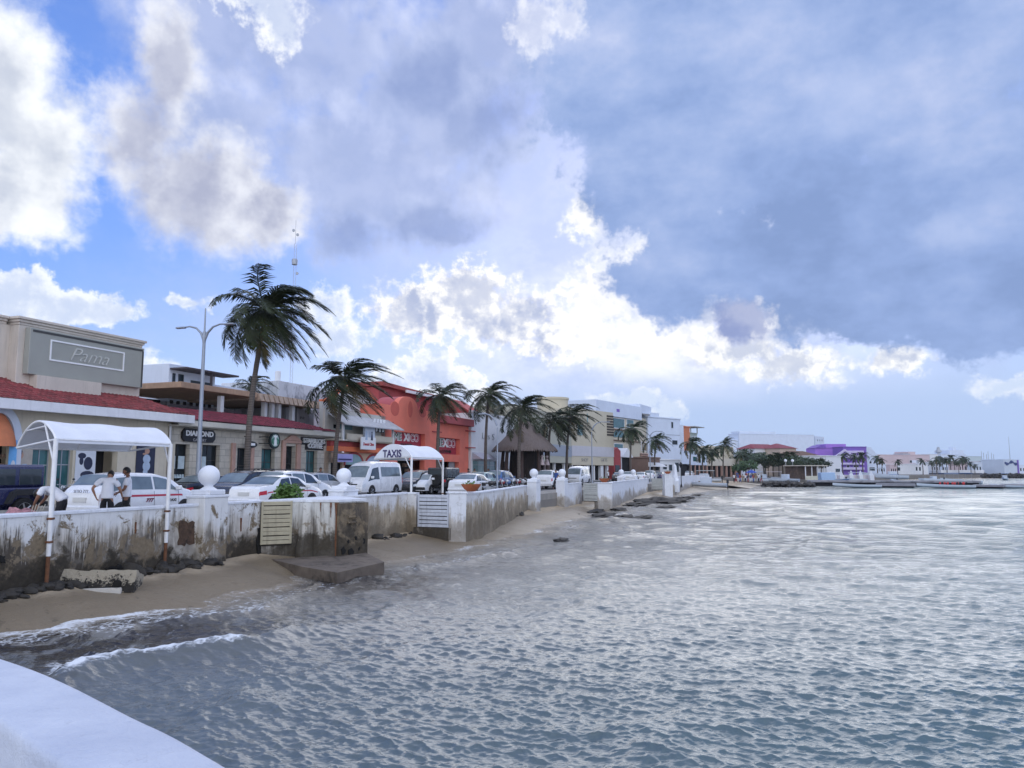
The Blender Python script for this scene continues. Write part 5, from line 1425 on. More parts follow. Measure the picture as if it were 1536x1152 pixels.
q = MB(); q.box(.0, f.L-.01, -.06, .016, Z(885, 684.5), Z(885, 669.5)); q.build("band", BANDL, b)
for k in range(8):
    q = MB(); z_ = Z(912, 624+k*4.0); q.box(f.L-2.2, f.L+.05, -.05, .016, z_-.16, z_+.12); q.build("slot", mat("slot_dark", (.06, .05, .045), .9), b)
for px in (877, 906):
    x_, z_ = f.hit(px, 690); text("lettering", "SHOP" if px < 880 else "GIFTS", .75, GREYST, b, (x_, -.02, z_), depth=.05, sx=1.1)
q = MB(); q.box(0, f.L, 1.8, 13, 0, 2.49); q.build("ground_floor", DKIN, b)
for k in range(6):
    q = MB(); x_ = .5+k*f.L/6; q.bbox(x_, x_+(.9 if k in (2, 4) else .35), .3, .8, 0, 2.49, .02); q.build("column", WSTUC, b)
q = MB(); x_, z_ = f.hit(881, 627); q.box(x_-.12, x_+.12, -.05, .015, z_-.7, z_+.7); x2, z2 = f.hit(870, 645); q.box(x2-.75, x2+.75, -.03, .015, z2-.8, z2+.8); q.build("window", PALEGL, b)
# round stair drum on the roof
p = at(829, 610, 124); dr_ = empty("roof_drum", (p.x, p.y, 0), 0, "round tan drum on the roof behind the palapa palms", "tower")
q = MB(); q.lathe([(2.5, 2), (2.5, 13.0), (2.65, 13.02), (2.65, 13.35), (.1, 13.6)], seg=36); q.build("drum_wall", BEIGE, dr_, True)
# ------------------------------------------------------------------ palms, street lamps, radio mast
def frondmat(name, c1, c2):
    m, nt, b = newmat(name); P = nt.obj(); n = nt.noise(P, 1.4, 4, .6); n2 = nt.noise(P, 22, 2, .5)
    c = nt.mix(nt.lin(n, .35, .65), c1, c2); c = nt.mix(nt.mul(nt.smooth(n2, .62, .7), .35), c, (.14, .11, .05))
    nt.put(b.inputs['Base Color'], c); b.inputs['Roughness'].default_value = .5; b.inputs['Specular IOR Level'].default_value = .35; return m
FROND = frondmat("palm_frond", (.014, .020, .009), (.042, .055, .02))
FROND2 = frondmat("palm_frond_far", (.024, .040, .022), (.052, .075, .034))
FDRY = frondmat('palm_frond_dry', (.10, .085, .03), (.17, .13, .055))
def trunkmat():
    m, nt, b = newmat("palm_trunk"); P = nt.obj(); n = nt.noise(P, 4, 5, .65)
    wv = nt.new('ShaderNodeTexWave', bands_direction='Z'); nt.put(wv.inputs['Vector'], P); wv.inputs['Scale'].default_value = 2.2; wv.inputs['Distortion'].default_value = 1.5; wv.inputs['Detail'].default_value = 2
    c = nt.mix(n, (.075, .06, .05), (.175, .15, .13)); c = nt.mix(nt.mul(nt.smooth(wv.outputs['Fac'], .55, .9), .5), c, (.05, .04, .035))
    nt.put(b.inputs['Base Color'], c); b.inputs['Roughness'].default_value = .9; nt.put(b.inputs['Normal'], nt.bump(wv.outputs['Fac'], .5, .03)); return m
TRUNK = trunkmat(); LIME = mat("lime_wash", (.62, .63, .64), .8, .12, 4, streak=.3); COCO = mat("coconut_husk", (.14, .11, .04), .7, .3, 6)
WIND = Vector((.93, .25, 0)).normalized()
def crown_mesh(Lf, nfr, nlf, seed, wind=.55, hang=.6, lw=.055, up=68):
    r = random.Random(seed); q = MB()
    for k in range(nfr):
        t = k / (nfr - 1); az_ = k * 2.39996 + r.uniform(-.25, .25)
        if k < 6: az_ = r.uniform(-1.5, 1.3)
        e = R(up - (up+44) * t ** .9 + r.uniform(-9, 9)) 
        L = Lf * (r.uniform(.82, 1.05) if t > .12 else r.uniform(.6, .8))
        d = Vector((math.cos(az_)*math.cos(e), math.sin(az_)*math.cos(e), math.sin(e)))
        nseg = 13; p = Vector((math.cos(az_)*.12, math.sin(az_)*.12, .06)); P = [p.copy()]; D = [d.copy()]
        for i in range(nseg):
            f = (i+1)/nseg
            d = (d + (Vector((0, 0, -1))*hang*(.10+.20*f) + WIND*wind*(.07+.15*f)*r.uniform(.7, 1.3))).normalized()
            p = p + d*(L/nseg); P.append(p.copy()); D.append(d.copy())
        q.tube(P, [.045*(1-.85*i/nseg)*(Lf/4) + .004 for i in range(nseg+1)], 4, cap=False)
        for j in range(nlf):
            f = .10 + .90*(j+.5)/nlf; x = f*nseg; i = min(int(x), nseg-1); w_ = x-i
            b_ = P[i].lerp(P[i+1], w_); dd = D[i].lerp(D[i+1], w_).normalized()
            side = dd.cross(Vector((0, 0, 1)))
            if side.length < .05: side = Vector((math.sin(az_), -math.cos(az_), 0))
            side.normalize(); upv = side.cross(dd).normalized()
            ln = Lf*.235*(math.sin(math.pi*min(1, .12+f*.93))**.55)*r.uniform(.62, 1.18)
            for sgn in (-1, 1):
                if r.random() < .09: continue
                v = (side*sgn*.85 + dd*(.55+.35*f) + upv*.18 + Vector((r.uniform(-.12, .12), r.uniform(-.12, .12), r.uniform(-.12, .12)))).normalized()
                m_ = b_ + v*ln*.5 + Vector((0, 0, -1))*ln*.10 + WIND*ln*.07*wind
                e_ = m_ + (v*.55 + Vector((0, 0, -1))*.55*hang + WIND*.42*wind).normalized()*ln*.55
                ww = dd*lw*.66*(Lf/4)**.5
                mi = 1 if t > .93 else 0; a = [q.vert(b_-ww*.6), q.vert(b_+ww*.6), q.vert(m_+ww), q.vert(m_-ww), q.vert(e_)]
                q.face((a[0], a[1], a[2], a[3]), mi); q.face((a[3], a[2], a[4]), mi)
    return q
def palm(base, top, Lf, nfr, nlf, seed, label, lean=.25, limed=False, coco=True, fr=FROND, wind=.55, hang=.6, r0=.17, lw=.055, up=68, group="coconut palms along the street"):
    base = Vector(base); top = Vector(top)
    root = empty("palm_tree", base, 0, label, "palm tree", group)
    T = top - base; q = MB(); path = []; rad = []
    for i in range(25):
        f = i/24; s_ = math.sin(math.pi*f)*lean
        path.append((T.x*f - s_*.6, T.y*f, T.z*f)); rad.append(r0*(1.0 - .38*f + .55*max(0, 1-f*9)**2) + (.012 if i % 2 else 0))
    q.tube(path, rad, 12); q.build("trunk", TRUNK, root, True)
    if limed:
        q = MB(); q.tube([Vector(path[0])+Vector((0, 0, .01)), Vector(path[1]), Vector(path[2])], [rad[0]+.012, rad[1]+.012, rad[2]+.012], 12); q.build("lime_band", LIME, root, True)
    cr = crown_mesh(Lf, int(nfr*1.2), int(nlf*1.2), seed, wind, hang, lw, up).build("crown", [fr, FDRY], root, clean=False); cr.location = T
    if coco:
        for k in range(5):
            a = k*1.3+seed; q = MB(); q.ball((T.x+.27*math.cos(a), T.y+.27*math.sin(a), T.z-.22-.08*(k % 2)), .13, 10, 8, sq=(.9, .9, 1.15)); q.build("coconut", COCO, root, True)
    return root
def palm_px(bpx, cpx, cpy, Y, Lf, nfr, nlf, seed, label, **kw):
    c_ = at(cpx, cpy, Y); b_ = at(bpx, 700, Y); b_.z = .1
    return palm((b_.x, b_.y, .1), c_, Lf, nfr, nlf, seed, label, **kw)
palm_px(371, 400, 466, 44, 4.4, 36, 48, 3, "tallest and nearest coconut palm, fronds streaming right above the crimson roof", lean=.5, r0=.19, wind=.6, hang=.72, lw=.06, up=74)
palm_px(377, 376, 577, 62, 2.6, 20, 24, 8, "small palm peeking over the terrace slab behind the tallest palm", coco=False, lw=.06)
palm_px(502, 518, 568, 51.8, 4.1, 28, 40, 12, "second coconut palm, dark trunk before the balcony house, fronds blown right", lean=.3, limed=True, wind=.8, hang=.5, lw=.065)
palm_px(658, 661, 593, 67, 3.5, 24, 34, 21, "coconut palm in front of the orange building, behind the lettered canopy", lw=.065)
pA = palm_px(729, 733, 591, 77.7, 4.0, 24, 34, 27, "coconut palm with leaning dark trunk in front of the plain white shop", lw=.07)
palm_px(779, 783, 612, 71, 3.8, 24, 32, 33, "coconut palm in front of the thatched palapa, hiding its tip", lw=.07)
palm_px(824, 826, 630, 85, 4.3, 22, 30, 39, "left palm of the pair before the tan box building", lw=.075)
palm_px(850, 855, 624, 88, 4.2, 24, 30, 41, "right, taller palm of the pair before the tan box building", lw=.075)
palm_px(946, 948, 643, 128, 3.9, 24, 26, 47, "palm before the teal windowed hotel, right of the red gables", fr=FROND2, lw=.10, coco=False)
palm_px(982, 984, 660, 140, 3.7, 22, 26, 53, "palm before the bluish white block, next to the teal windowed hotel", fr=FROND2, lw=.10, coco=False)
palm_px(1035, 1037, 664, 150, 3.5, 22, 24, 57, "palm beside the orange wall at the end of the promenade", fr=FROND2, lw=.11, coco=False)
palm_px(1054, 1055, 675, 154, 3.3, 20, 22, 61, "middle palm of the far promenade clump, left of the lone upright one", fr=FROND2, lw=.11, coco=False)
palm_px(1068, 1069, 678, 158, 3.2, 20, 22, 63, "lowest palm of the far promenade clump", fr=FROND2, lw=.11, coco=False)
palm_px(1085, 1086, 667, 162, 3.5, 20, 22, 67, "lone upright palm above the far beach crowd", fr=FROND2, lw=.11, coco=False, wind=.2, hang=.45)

LAMPM = mat("galvanised_pole", (.30, .33, .38), .45, .12, 3, metal=.35, streak=.2)
LAMPG = mat("lamp_lens", (.35, .36, .36), .25, .1)
def street_lamp(px, t, H, label, arms, reach=1.7, group="street lamps along the promenade", r0=.11, py=690, Y=None, finial=1.0):
    s_ = sof(px, t, py); p = st(s_, t)
    root = empty("street_lamp", (p.x, p.y, .1), RZ, label, "street lamp", group)
    q = MB(); q.lathe([(r0*1.9, 0), (r0*1.9, .04), (r0*1.25, .06), (r0*1.1, .5), (r0, .55), (r0*.62, H-.9)], seg=14)
    if finial: q.lathe([(r0*.62, H-.9), (r0*.85, H-.7), (r0*.7, H-.3), (r0*.36, H-.25), (r0*.30, H+finial-.05), (.01, H+finial)], seg=12)
    q.build("pole", LAMPM, root, True)
    for sg_ in arms:
        q = MB(); q.tube([(0, sg_*.03, H-.75), (0, sg_*.22, H-.35), (0, sg_*.55, H-.06), (0, sg_*1.0, H+.06), (0, sg_*reach, H+.04)], [.07, .065, .055, .045, .04], 8); a_ = q.build("arm", LAMPM, root, True)
        q = MB(); q.bbox(-.11, .11, min(sg_*(reach-.05), sg_*(reach+.55)), max(sg_*(reach-.05), sg_*(reach+.55)), H-.02, H+.07, .03); q.build("lamp_head", LAMPM, root)
    return root
street_lamp(298, 12.9, 9.2, "tall grey street lamp with two upswept arms, nearest the viewer beside the tallest palm", (1, -1), 1.35, finial=1.0, r0=.13)
street_lamp(746, 2.0, 5.3, "slim grey street lamp among the parked motorbikes in front of the white shop", (1,), .8, r0=.06, finial=0)
street_lamp(888, 2.2, 6.3, "slim street lamp with one arm before the tan box building", (-1,), 1.3, r0=.07, finial=0)
street_lamp(975, 2.2, 7.0, "slim street lamp with one arm before the bluish white block", (-1,), 1.3, r0=.08, finial=0)
# lantern on the obelisk terrace
p = at(1022, 727, 104); ln_ = empty("street_lamp", (p.x, p.y, -.6), 0, "short black lantern post by the white obelisk", "street lamp")
q = MB(); q.lathe([(.16, 0), (.12, .3), (.06, .5), (.05, 2.6)], seg=10); q.build("pole", BLACKP, ln_, True)
q = MB(); q.lathe([(.08, 2.6), (.26, 3.0), (.30, 3.05), (.12, 3.3), (.02, 3.45)], seg=8); q.build("lantern", BLACKP, ln_)
# lattice radio mast far inland
p = at(432, 700, 150); rm = empty("radio_mast", (p.x, p.y, 0), .3, "thin lattice radio mast with a drum, rising behind the tallest palm", "mast")
ztop = at(433, 330, 150).z
q = MB(); w_ = .32
for a in (0, 2.09, 4.19):
    q.tube([(w_*math.cos(a), w_*math.sin(a), 0), (w_*math.cos(a), w_*math.sin(a), ztop-5)], .035, 5)
n_ = int((ztop-5)/.9)
for k in range(n_):
    for i in range(3):
        a0, a1 = i*2.09, (i+1)*2.09; q.tube([(w_*math.cos(a0), w_*math.sin(a0), k*.9), (w_*math.cos(a1), w_*math.sin(a1), k*.9+.9)], .016, 3, cap=False)
q.tube([(0, 0, ztop-5), (0, 0, ztop)], .04, 5)
q.build("lattice", METAL, rm)
zd = at(432, 393, 150).z
q = MB(); q.lathe([(.05, zd-.7), (.55, zd-.55), (.6, zd+.4), (.5, zd+.6), (.05, zd+.7)], seg=16); q.build("drum", METAL, rm, True)
for zz, dx_ in ((at(432, 410, 150).z, .55), (at(432, 352, 150).z, .4), (at(432, 346, 150).z, -.4)):
    q = MB(); q.lathe([(.28, 0), (.28, .25)], (dx_, -.2, zz), 12, axis='y'); q.build("dish", METAL, rm)
# ------------------------------------------------------------------ vehicles
def paint(name, c, rough=.28): return mat(name, c, rough, .04, 2, spec=.5, coat=.6)
CARW = paint("white_car_paint", (.78, .79, .81)); CARSIL = paint("silver_car_paint", (.42, .43, .45)); CARBLK = paint("black_car_paint", (.018, .018, .022)); CARNAVY = paint("navy_car_paint", (.022, .026, .085))
CARBLUE = paint("blue_car_paint", (.06, .13, .30)); CARRED = paint("dark_red_car_paint", (.22, .02, .03)); CARTEAL = paint("pale_green_car_paint", (.35, .48, .45))
CGLASS = mat("car_window_glass", (.035, .045, .052), .06, .2, 2, spec=.7); CGLASS2 = mat("car_window_light", (.16, .20, .22), .08, .35, 1.5, spec=.7)
TYRE = mat("tyre_rubber", (.018, .018, .019), .85, .2, 8); RIM = mat("wheel_rim", (.42, .43, .45), .35, .1, 4, metal=.6); PLAST = mat("black_plastic", (.025, .025, .027), .6, .15, 6)
TAIL = mat("tail_lamp_red", (.50, .025, .04), .25, .1, 5); HEADL = mat("head_lamp_clear", (.62, .66, .70), .12, .1, 5); PLATE = mat("plate_white", (.66, .66, .64), .5, .05); REDST = mat("red_stripe", (.48, .03, .06), .45, .04); SEAM = mat("door_gap", (.10, .10, .105), .8, .05)
def interp(P, x):
    if x <= P[0][0]: return P[0][1]
    for (a, b), (c, d) in zip(P, P[1:]):
        if x <= c:
            f = (x-a)/(c-a); f = f*f*(3-2*f)*.5 + f*.5; return b+(d-b)*f
    return P[-1][1]
class Car:
    """body shell from a side outline, a belt line and a plan taper; panels follow the shell"""
    def __init__(s, L, W, top, belt, zs=.26, tum=.30, endt=.14, wheels=(.8, 3.4), wr=.32):
        s.L, s.W, s.top, s.belt, s.zs, s.tum, s.endt, s.wx, s.wr = L, W, top, belt, zs, tum, endt, wheels, wr
    def sec(s, x, a):
        w_ = s.W/2*(1 - s.endt*abs(2*x/s.L-1)**5); zt = interp(s.top, x); zb = min(interp(s.belt, x), zt-.015); h = max(zt-zb, .015)
        m_ = abs(a); sg_ = 1 if a >= 0 else -1
        ext = min(1, .35+abs(min(x, s.L-x))*3)
        if m_ < .42:
            f = m_/.42; z = s.zs+(zb-s.zs)*f; y = w_*(.94+.06*math.sin(math.pi*min(1, .15+f*.72)))
        elif m_ < .74:
            f = (m_-.42)/.32; z = zb+(h*.88)*f; yb = w_*.962; y = yb-s.tum*h*.88*f*(.75+.25*f) - (.03 if h > .2 else .0)*f
        else:
            f = (m_-.74)/.26; yb = w_*.962-s.tum*h*.88-(.03 if h > .2 else 0)
            y = yb*math.cos(f*math.pi/2)**.75 if f < 1 else 0.0; z = zb+h*.88+h*.12*math.sin(f*math.pi/2)**.9 + (.0)
        return Vector((x, y*sg_, z))
    def pt(s, x, a, off=.007):
        p = s.sec(x, a); e = 1e-3
        du = s.sec(min(x+.01, s.L), a)-s.sec(max(x-.01, 0), a); dv = s.sec(x, min(a+.01, 1))-s.sec(x, max(a-.01, -1))
        n = dv.cross(du)
        if n.length < 1e-9: return p
        n.normalize()
        if n.dot(p-Vector((x, 0, s.H_()*.55))) < 0: n = -n
        return p+n*off
    def H_(s): return max(z for _, z in s.top)
    def panel(s, root, name, m, x0, x1, a0, a1, off=.008, nu=12, nv=7, xs=None):
        """xs: optional pair of functions giving slanted ends"""
        q = MB()
        def fn(u, v):
            a = a0+(a1-a0)*v; xa, xb = (x0, x1) if xs is None else (xs[0](v), xs[1](v))
            return s.pt(xa+(xb-xa)*u, a, off)
        q.grid(fn, nu, nv); return q.build(name, m, root, True, angle=60)
    def body(s, root, m):
        q = MB(); nx, na = 72, 34
        xs = [s.L*(.5-.5*math.cos(math.pi*i/nx))*.6+s.L*i/nx*.4 for i in range(nx+1)]
        idx = [[q.vert(s.sec(x, -1+2*j/na)) for j in range(na+1)] for x in xs]
        for a, b in zip(idx, idx[1:]):
            for j in range(na): q.face((a[j], a[j+1], b[j+1], b[j]))
        q.face(idx[0]); q.face(idx[-1][::-1])
        q.poly([(s.L*.02, -s.W*.42, s.zs+.01), (s.L*.98, -s.W*.42, s.zs+.01), (s.L*.98, s.W*.42, s.zs+.01), (s.L*.02, s.W*.42, s.zs+.01)])
        return q.build("body", m, root, True, angle=42)
    def wheel(s, root, x, sg_):
        y = sg_*(s.W/2-.10); r = s.wr
        q = MB(); q.lathe([(r*.60, -.10), (r*.93, -.11), (r, -.07), (r, .07), (r*.93, .11), (r*.60, .10)], (0, 0, 0), 24, axis='y')
        t = q.build("wheel", TYRE, root, True, (x, y, r), angle=40)
        q = MB(); q.lathe([(r*.62, .0), (r*.62, sg_*.105), (r*.50, sg_*.085), (r*.16, sg_*.095), (.01, sg_*.10)], (0, 0, 0), 20, axis='y')
        for k in range(5):
            a = k*1.2566; q.tube([(r*.12*math.cos(a), sg_*.105, r*.12*math.sin(a)), (r*.58*math.cos(a), sg_*.10, r*.58*math.sin(a))], r*.07, 5)
        q.build("rim", RIM, t, True, angle=40)
        q = MB(); ra = r*1.20; yw = s.W/2
        P = [(x+ra*math.cos(math.pi*k/16-.25*(k == 0)+.25*(k == 16)), max(s.zs+.005, r+ra*math.sin(math.pi*k/16)-.0)) for k in range(17)]
        q.prism_y(P, min(sg_*(yw-.22), sg_*(yw+.004)), max(sg_*(yw-.22), sg_*(yw+.004))); q.build("wheel_arch", PLAST, root)
    def wheels(s, root):
        for x in s.wx:
            for sg_ in (-1, 1): s.wheel(root, x, sg_)
    def mirror(s, root, x, z, m):
        for sg_ in (-1, 1):
            q = MB(); y = sg_*(s.W/2+.08); q.bbox(x-.05, x+.09, y-.10, y+.10, z-.07, z+.08, .03); q.build("mirror", m, root)
def seams(c, root, xs):
    for x in xs:
        for sg_ in (-1, 1): c.panel(root, "door_seam", SEAM, x-.008, x+.008, sg_*.06, sg_*.42, .004, 1, 8)
def car_root(name, s, t, away, L, label, cat="car", group=None):
    p = st(s, t) if away else st(s+L, t)
    return empty(name, (p.x, p.y, 0), RZ if away else RZ+math.pi, label, cat, group)
def make_sedan(label, s, t, away, m=CARW, taxi=False, L=4.45, group=None):
    c = Car(L, 1.72, [(0, .60), (.05, .92), (.18, 1.03), (.75, 1.07), (1.55, 1.42), (2.05, 1.47), (2.6, 1.42), (3.42, 1.02), (4.1, .88), (4.38, .70), (4.45, .52)], [(0, .84), (.8, .93), (3.3, .93), (4.45, .72)], wheels=(.82, 3.42))
    r = car_root("sedan_car", s, t, away, L, label, "car", group); c.body(r, m); c.wheels(r)
    for sg_ in (-1, 1):
        c.panel(r, "side_window", CGLASS, 0, 0, sg_*.455, sg_*.71, .006, xs=(lambda v: 1.02+.42*v, lambda v: 1.98))
        c.panel(r, "side_window", CGLASS, 0, 0, sg_*.455, sg_*.71, .006, xs=(lambda v: 2.05, lambda v: 3.12-.52*v))
        c.panel(r, "taillight", TAIL, .03, .42, sg_*.30, sg_*.405, .006); c.panel(r, "headlight", HEADL, 4.02, 4.34, sg_*.26, sg_*.38, .006)
        if taxi: c.panel(r, "stripe", REDST, .45, 3.9, sg_*.325, sg_*.355, .005, 24, 2)
        c.panel(r, "door_handle", PLAST, 1.6, 1.78, sg_*.36, sg_*.385, .012, 2, 1); c.panel(r, "door_handle", PLAST, 2.72, 2.9, sg_*.36, sg_*.385, .012, 2, 1)
    c.panel(r, "rear_window", CGLASS2, .86, 1.50, -.985, .985, .007, 8, 18) if False else c.panel(r, "rear_window", CGLASS2, 0, 0, -.80, .80, .007, 8, 1) if False else None
    glasspan(c, r, "rear_window", .84, 1.50, CGLASS2); glasspan(c, r, "windscreen", 2.66, 3.34, CGLASS2)
    seams(c, r, (1.05, 2.02, 3.1)); c.mirror(r, 2.98, 1.0, m)
    q = MB(); q.box(-.012, .02, -.26, .26, .66, .80); q.build("number_plate", PLATE, r)
    q = MB(); q.bbox(-.04, .25, -.78, .78, .34, .55, .05); q.build("bumper", m, r); q = MB(); q.bbox(L-.25, L+.03, -.76, .76, .30, .52, .05); q.build("bumper", m, r)
    return r
def glasspan(c, r, name, x0, x1, m, a=.775):
    """sloping front or rear glass across the car"""
    q = MB(); nu, nv = 8, 16
    def fn(u, v):
        x = x0+(x1-x0)*u; e = c.sec(x, a); yy = e.y*.97*(1-2*v); 
        # height on the shell at this y
        lo, hi = .74, 1.0
        for _ in range(18):
            mid = (lo+hi)/2
            if c.sec(x, mid).y > abs(yy): lo = mid
            else: hi = mid
        p = c.sec(x, lo); sl_ = (c.sec(min(x+.02, c.L), 1).z-c.sec(max(x-.02, 0), 1).z)/.04
        n = Vector((-sl_, 0, 1)).normalized(); return Vector((x, yy, p.z))+n*.008
    q.grid(fn, nu, nv); return q.build(name, m, r, True, angle=60)
def make_wagon(label, s, t, away, m=CARW, taxi=False, L=4.3, H=1.6, glass=CGLASS2, rails=False, group=None, name="station_wagon", glass_side=None):
    k = H/1.6
    c = Car(L, 1.76, [(0, .62), (.05, .98*k), (.30, 1.22*k), (.62, 1.54*k), (1.3, 1.60*k), (2.2, 1.58*k), (2.75, 1.47*k), (3.45, 1.05*k), (L-.35, .92), (L-.06, .72), (L, .55)], [(0, .92), (.8, 1.0), (3.2, .98), (L, .74)], wheels=(.80, L-.92), tum=.24)
    r = car_root(name, s, t, away, L, label, "car", group); c.body(r, m); c.wheels(r); gs = glass_side or CGLASS
    for sg_ in (-1, 1):
        c.panel(r, "side_window", gs, 0, 0, sg_*.455, sg_*.705, .006, xs=(lambda v: .36+.30*v, lambda v: 1.05))
        c.panel(r, "side_window", CGLASS2, 0, 0, sg_*.455, sg_*.705, .006, xs=(lambda v: 1.13, lambda v: 2.02))
        c.panel(r, "side_window", gs, 0, 0, sg_*.455, sg_*.705, .006, xs=(lambda v: 2.10, lambda v: 3.15-.50*v))
        c.panel(r, "taillight", TAIL if not taxi else mat("pale_tail_lamp", (.55, .50, .52), .25), .02, .22, sg_*.30, sg_*.50, .006); c.panel(r, "headlight", HEADL, L-.48, L-.12, sg_*.25, sg_*.37, .006)
        if taxi: c.panel(r, "stripe", REDST, .95, 3.3, sg_*.325, sg_*.36, .005, 24, 2)
        for x in (1.9, 2.9): c.panel(r, "door_handle", m, x-.1, x+.1, sg_*.375, sg_*.395, .012, 2, 1)
        if rails: 
            q = MB(); q.tube([(.8, sg_*.56, H-.02), (.9, sg_*.56, H+.05), (2.3, sg_*.56, H+.05), (2.4, sg_*.56, H-.04)], .022, 6); q.build("roof_rail", PLAST, r)
    glasspan(c, r, "rear_window", .28, .60, glass); glasspan(c, r, "windscreen", 2.80, 3.40, CGLASS2)
    seams(c, r, (1.08, 2.06, 3.12)); c.mirror(r, 3.0, 1.08, m)
    q = MB(); q.box(-.014, .02, -.26, .26, .70, .84); q.build("number_plate", PLATE, r)
    q = MB(); q.bbox(-.05, .25, -.80, .80, .36, .60, .05); q.build("bumper", m, r); q = MB(); q.bbox(L-.25, L+.03, -.78, .78, .30, .54, .05); q.build("bumper", PLAST, r)
    return r, c
def make_van(label, s, t, away, m=CARW, L=5.4, H=2.28, group=None):
    c = Car(L, 1.88, [(0, .7), (.04, 1.9), (.12, 2.2), (.5, H), (3.2, H), (3.9, H-.12), (4.3, 1.92), (4.95, 1.16), (5.2, 1.02), (5.36, .8), (L, .55)], [(0, 1.15), (3.9, 1.13), (4.9, .98), (L, .78)], wheels=(1.05, 4.25), tum=.13, endt=.09, wr=.34, zs=.30)
    r = car_root("passenger_van", s, t, away, L, label, "van", group); c.body(r, m); c.wheels(r)
    for sg_ in (-1, 1):
        c.panel(r, "side_window", CGLASS2, .35, 3.0, sg_*.46, sg_*.66, .007, 20); c.panel(r, "side_window", CGLASS, 0, 0, sg_*.40, sg_*.66, .007, xs=(lambda v: 3.28, lambda v: 4.72-.62*v))
        c.panel(r, "headlight", HEADL, L-.42, L-.06, sg_*.22, sg_*.36, .006); c.panel(r, "taillight", TAIL, .01, .10, sg_*.25, sg_*.48, .006)
    glasspan(c, r, "windscreen", 4.22, 4.86, CGLASS2); seams(c, r, (1.7, 3.14)); c.mirror(r, 4.35, 1.22, m)
    q = MB(); q.bbox(L-.2, L+.05, -.85, .85, .34, .62, .05); q.build("bumper", m, r)
    q = MB(); q.box(L-.10, L-.03+.0, -.5, .5, .70, .82); q.build("grille", PLAST, r)
    q = MB(); q.box(-.012, .03, -.7, .7, 1.35, 1.95); q.build("rear_window", CGLASS, r)
    return r
def make_jeep(label, s, t, away, m=CARNAVY, L=4.2, name="offroad_car", top=None, H=1.84):
    r = car_root(name, s, t, away, L, label); top = top or m
    q = MB(); q.bbox(.05, 2.75, -.78, .78, .55, 1.12, .05); q.bbox(2.75, 4.0, -.70, .70, .62, 1.10, .06); q.box(.1, 4.0, -.55, .55, .42, .6); q.build("body", m, r)
    q = MB(); q.bbox(.06, 2.35, -.745, .745, 1.121, H, .07); q.build("hard_top", top, r)
    for sg_ in (-1, 1):
        y = sg_*.748
        for x0, x1 in ((.22, .98), (1.12, 1.72), (1.80, 2.28)):
            q = MB(); q.bbox(x0, x1, min(y, y+sg_*.012), max(y, y+sg_*.012), 1.20, 1.70, .005); q.build("side_window", CGLASS, r)
        for x in (.85, 3.35):
            q = MB(); P = [(x-.62, .62), (x-.45, .98), (x-.25, 1.06), (x+.25, 1.06), (x+.45, .98), (x+.62, .62), (x+.50, .62), (x+.36, .88), (x-.36, .88), (x-.50, .62)]
            q.prism_y(P, min(sg_*.66, sg_*.96), max(sg_*.66, sg_*.96)); q.build("fender_flare", PLAST, r)
        q = MB(); q.box(1.06, 1.075, min(sg_*.78, sg_*.784), max(sg_*.78, sg_*.784), .58, 1.10); q.build("door_seam", SEAM, r)
        q = MB(); q.bbox(.02, .07, sg_*.62-.08, sg_*.62+.08, .85, 1.02, .01); q.build("taillight", TAIL, r)
        q = MB(); q.lathe([(.11, 0), (.11, .04)], (4.0, sg_*.45, .92), 14, axis='x'); q.build("headlight", HEADL, r)
        q = MB(); q.bbox(2.3, 2.42, sg_*.92-.10, sg_*.92+.10, 1.15, 1.30, .02); q.build("mirror", PLAST, r)
    q = MB(); q.poly([(2.36, -.70, 1.14), (2.36, .70, 1.14), (2.20, .66, 1.76), (2.20, -.66, 1.76)]); q.v = [(x+.16, y, z) for x, y, z in q.v]; q.build("windscreen", CGLASS2, r)
    q = MB(); q.box(.035, .058, -.55, .55, 1.22, 1.68); q.build("rear_window", CGLASS, r)
    c = Car(L, 1.84, [(0, 1), (L, 1)], [(0, .9), (L, .9)], wr=.40)
    for x in (.85, 3.35):
        for sg_ in (-1, 1): c.wheel(r, x, sg_)
    for ch in list(KIDS[r.name]):
        if ch.name.startswith("wheel_arch"): KIDS[r.name].remove(ch); bpy.data.objects.remove(ch)
    q = MB(); q.lathe([(.2, -.16), (.38, -.18), (.40, -.1), (.40, .02), (.2, .03)], (-.02, 0, 1.0), 22, axis='x'); q.build("spare_wheel", TYRE, r, True)
    q = MB(); q.bbox(-.06, .10, -.80, .80, .50, .66, .02); q.bbox(4.0, 4.2, -.75, .75, .50, .66, .02); q.build("bumper", PLAST, r)
    return r
# nearest: the wagon taxi
wg, wc = make_wagon("white station wagon taxi with red stripe and number 777 by the near canopy", sof(118, 4.2, 735), 4.15, True, taxi=True, L=4.35, glass_side=CGLASS2)
text("lettering", "777", .16, mat("dark_red_letters", (.20, .02, .05), .5), wg, (1.85, -.885, .70), depth=.006, sx=1.2, bold=.008, shear=.3)
text("lettering", "TAXI", .12, BLACKP, wg, (2.85, -.885, .68), depth=.006, sx=1.2, bold=.004)
text("lettering", "SITIO 777", .13, BLACKP, wg, (-.005, -.05, 1.02), (math.pi/2, 0, -math.pi/2), .006, sx=1.1)
make_sedan("white sedan taxi with red tail lamps behind the green shrub", sof(362, 4.3, 735), 4.2, True, taxi=True)
make_wagon("white SUV with dark open roof seen over the white sedan taxi", sof(398, 6.9), 6.9, True, H=1.66, L=4.6, name="suv_car", rails=True)
make_wagon("black SUV with red lamps behind the white ball pillar, before the jeweller", sof(322, 8.4), 8.4, False, m=CARBLK, H=1.68, L=4.4, name="suv_car", rails=True)
make_jeep("dark blue off-road car cut by the left edge, before the shop with orange awning", sof(48, 7.6)-4.2, 7.6, False)
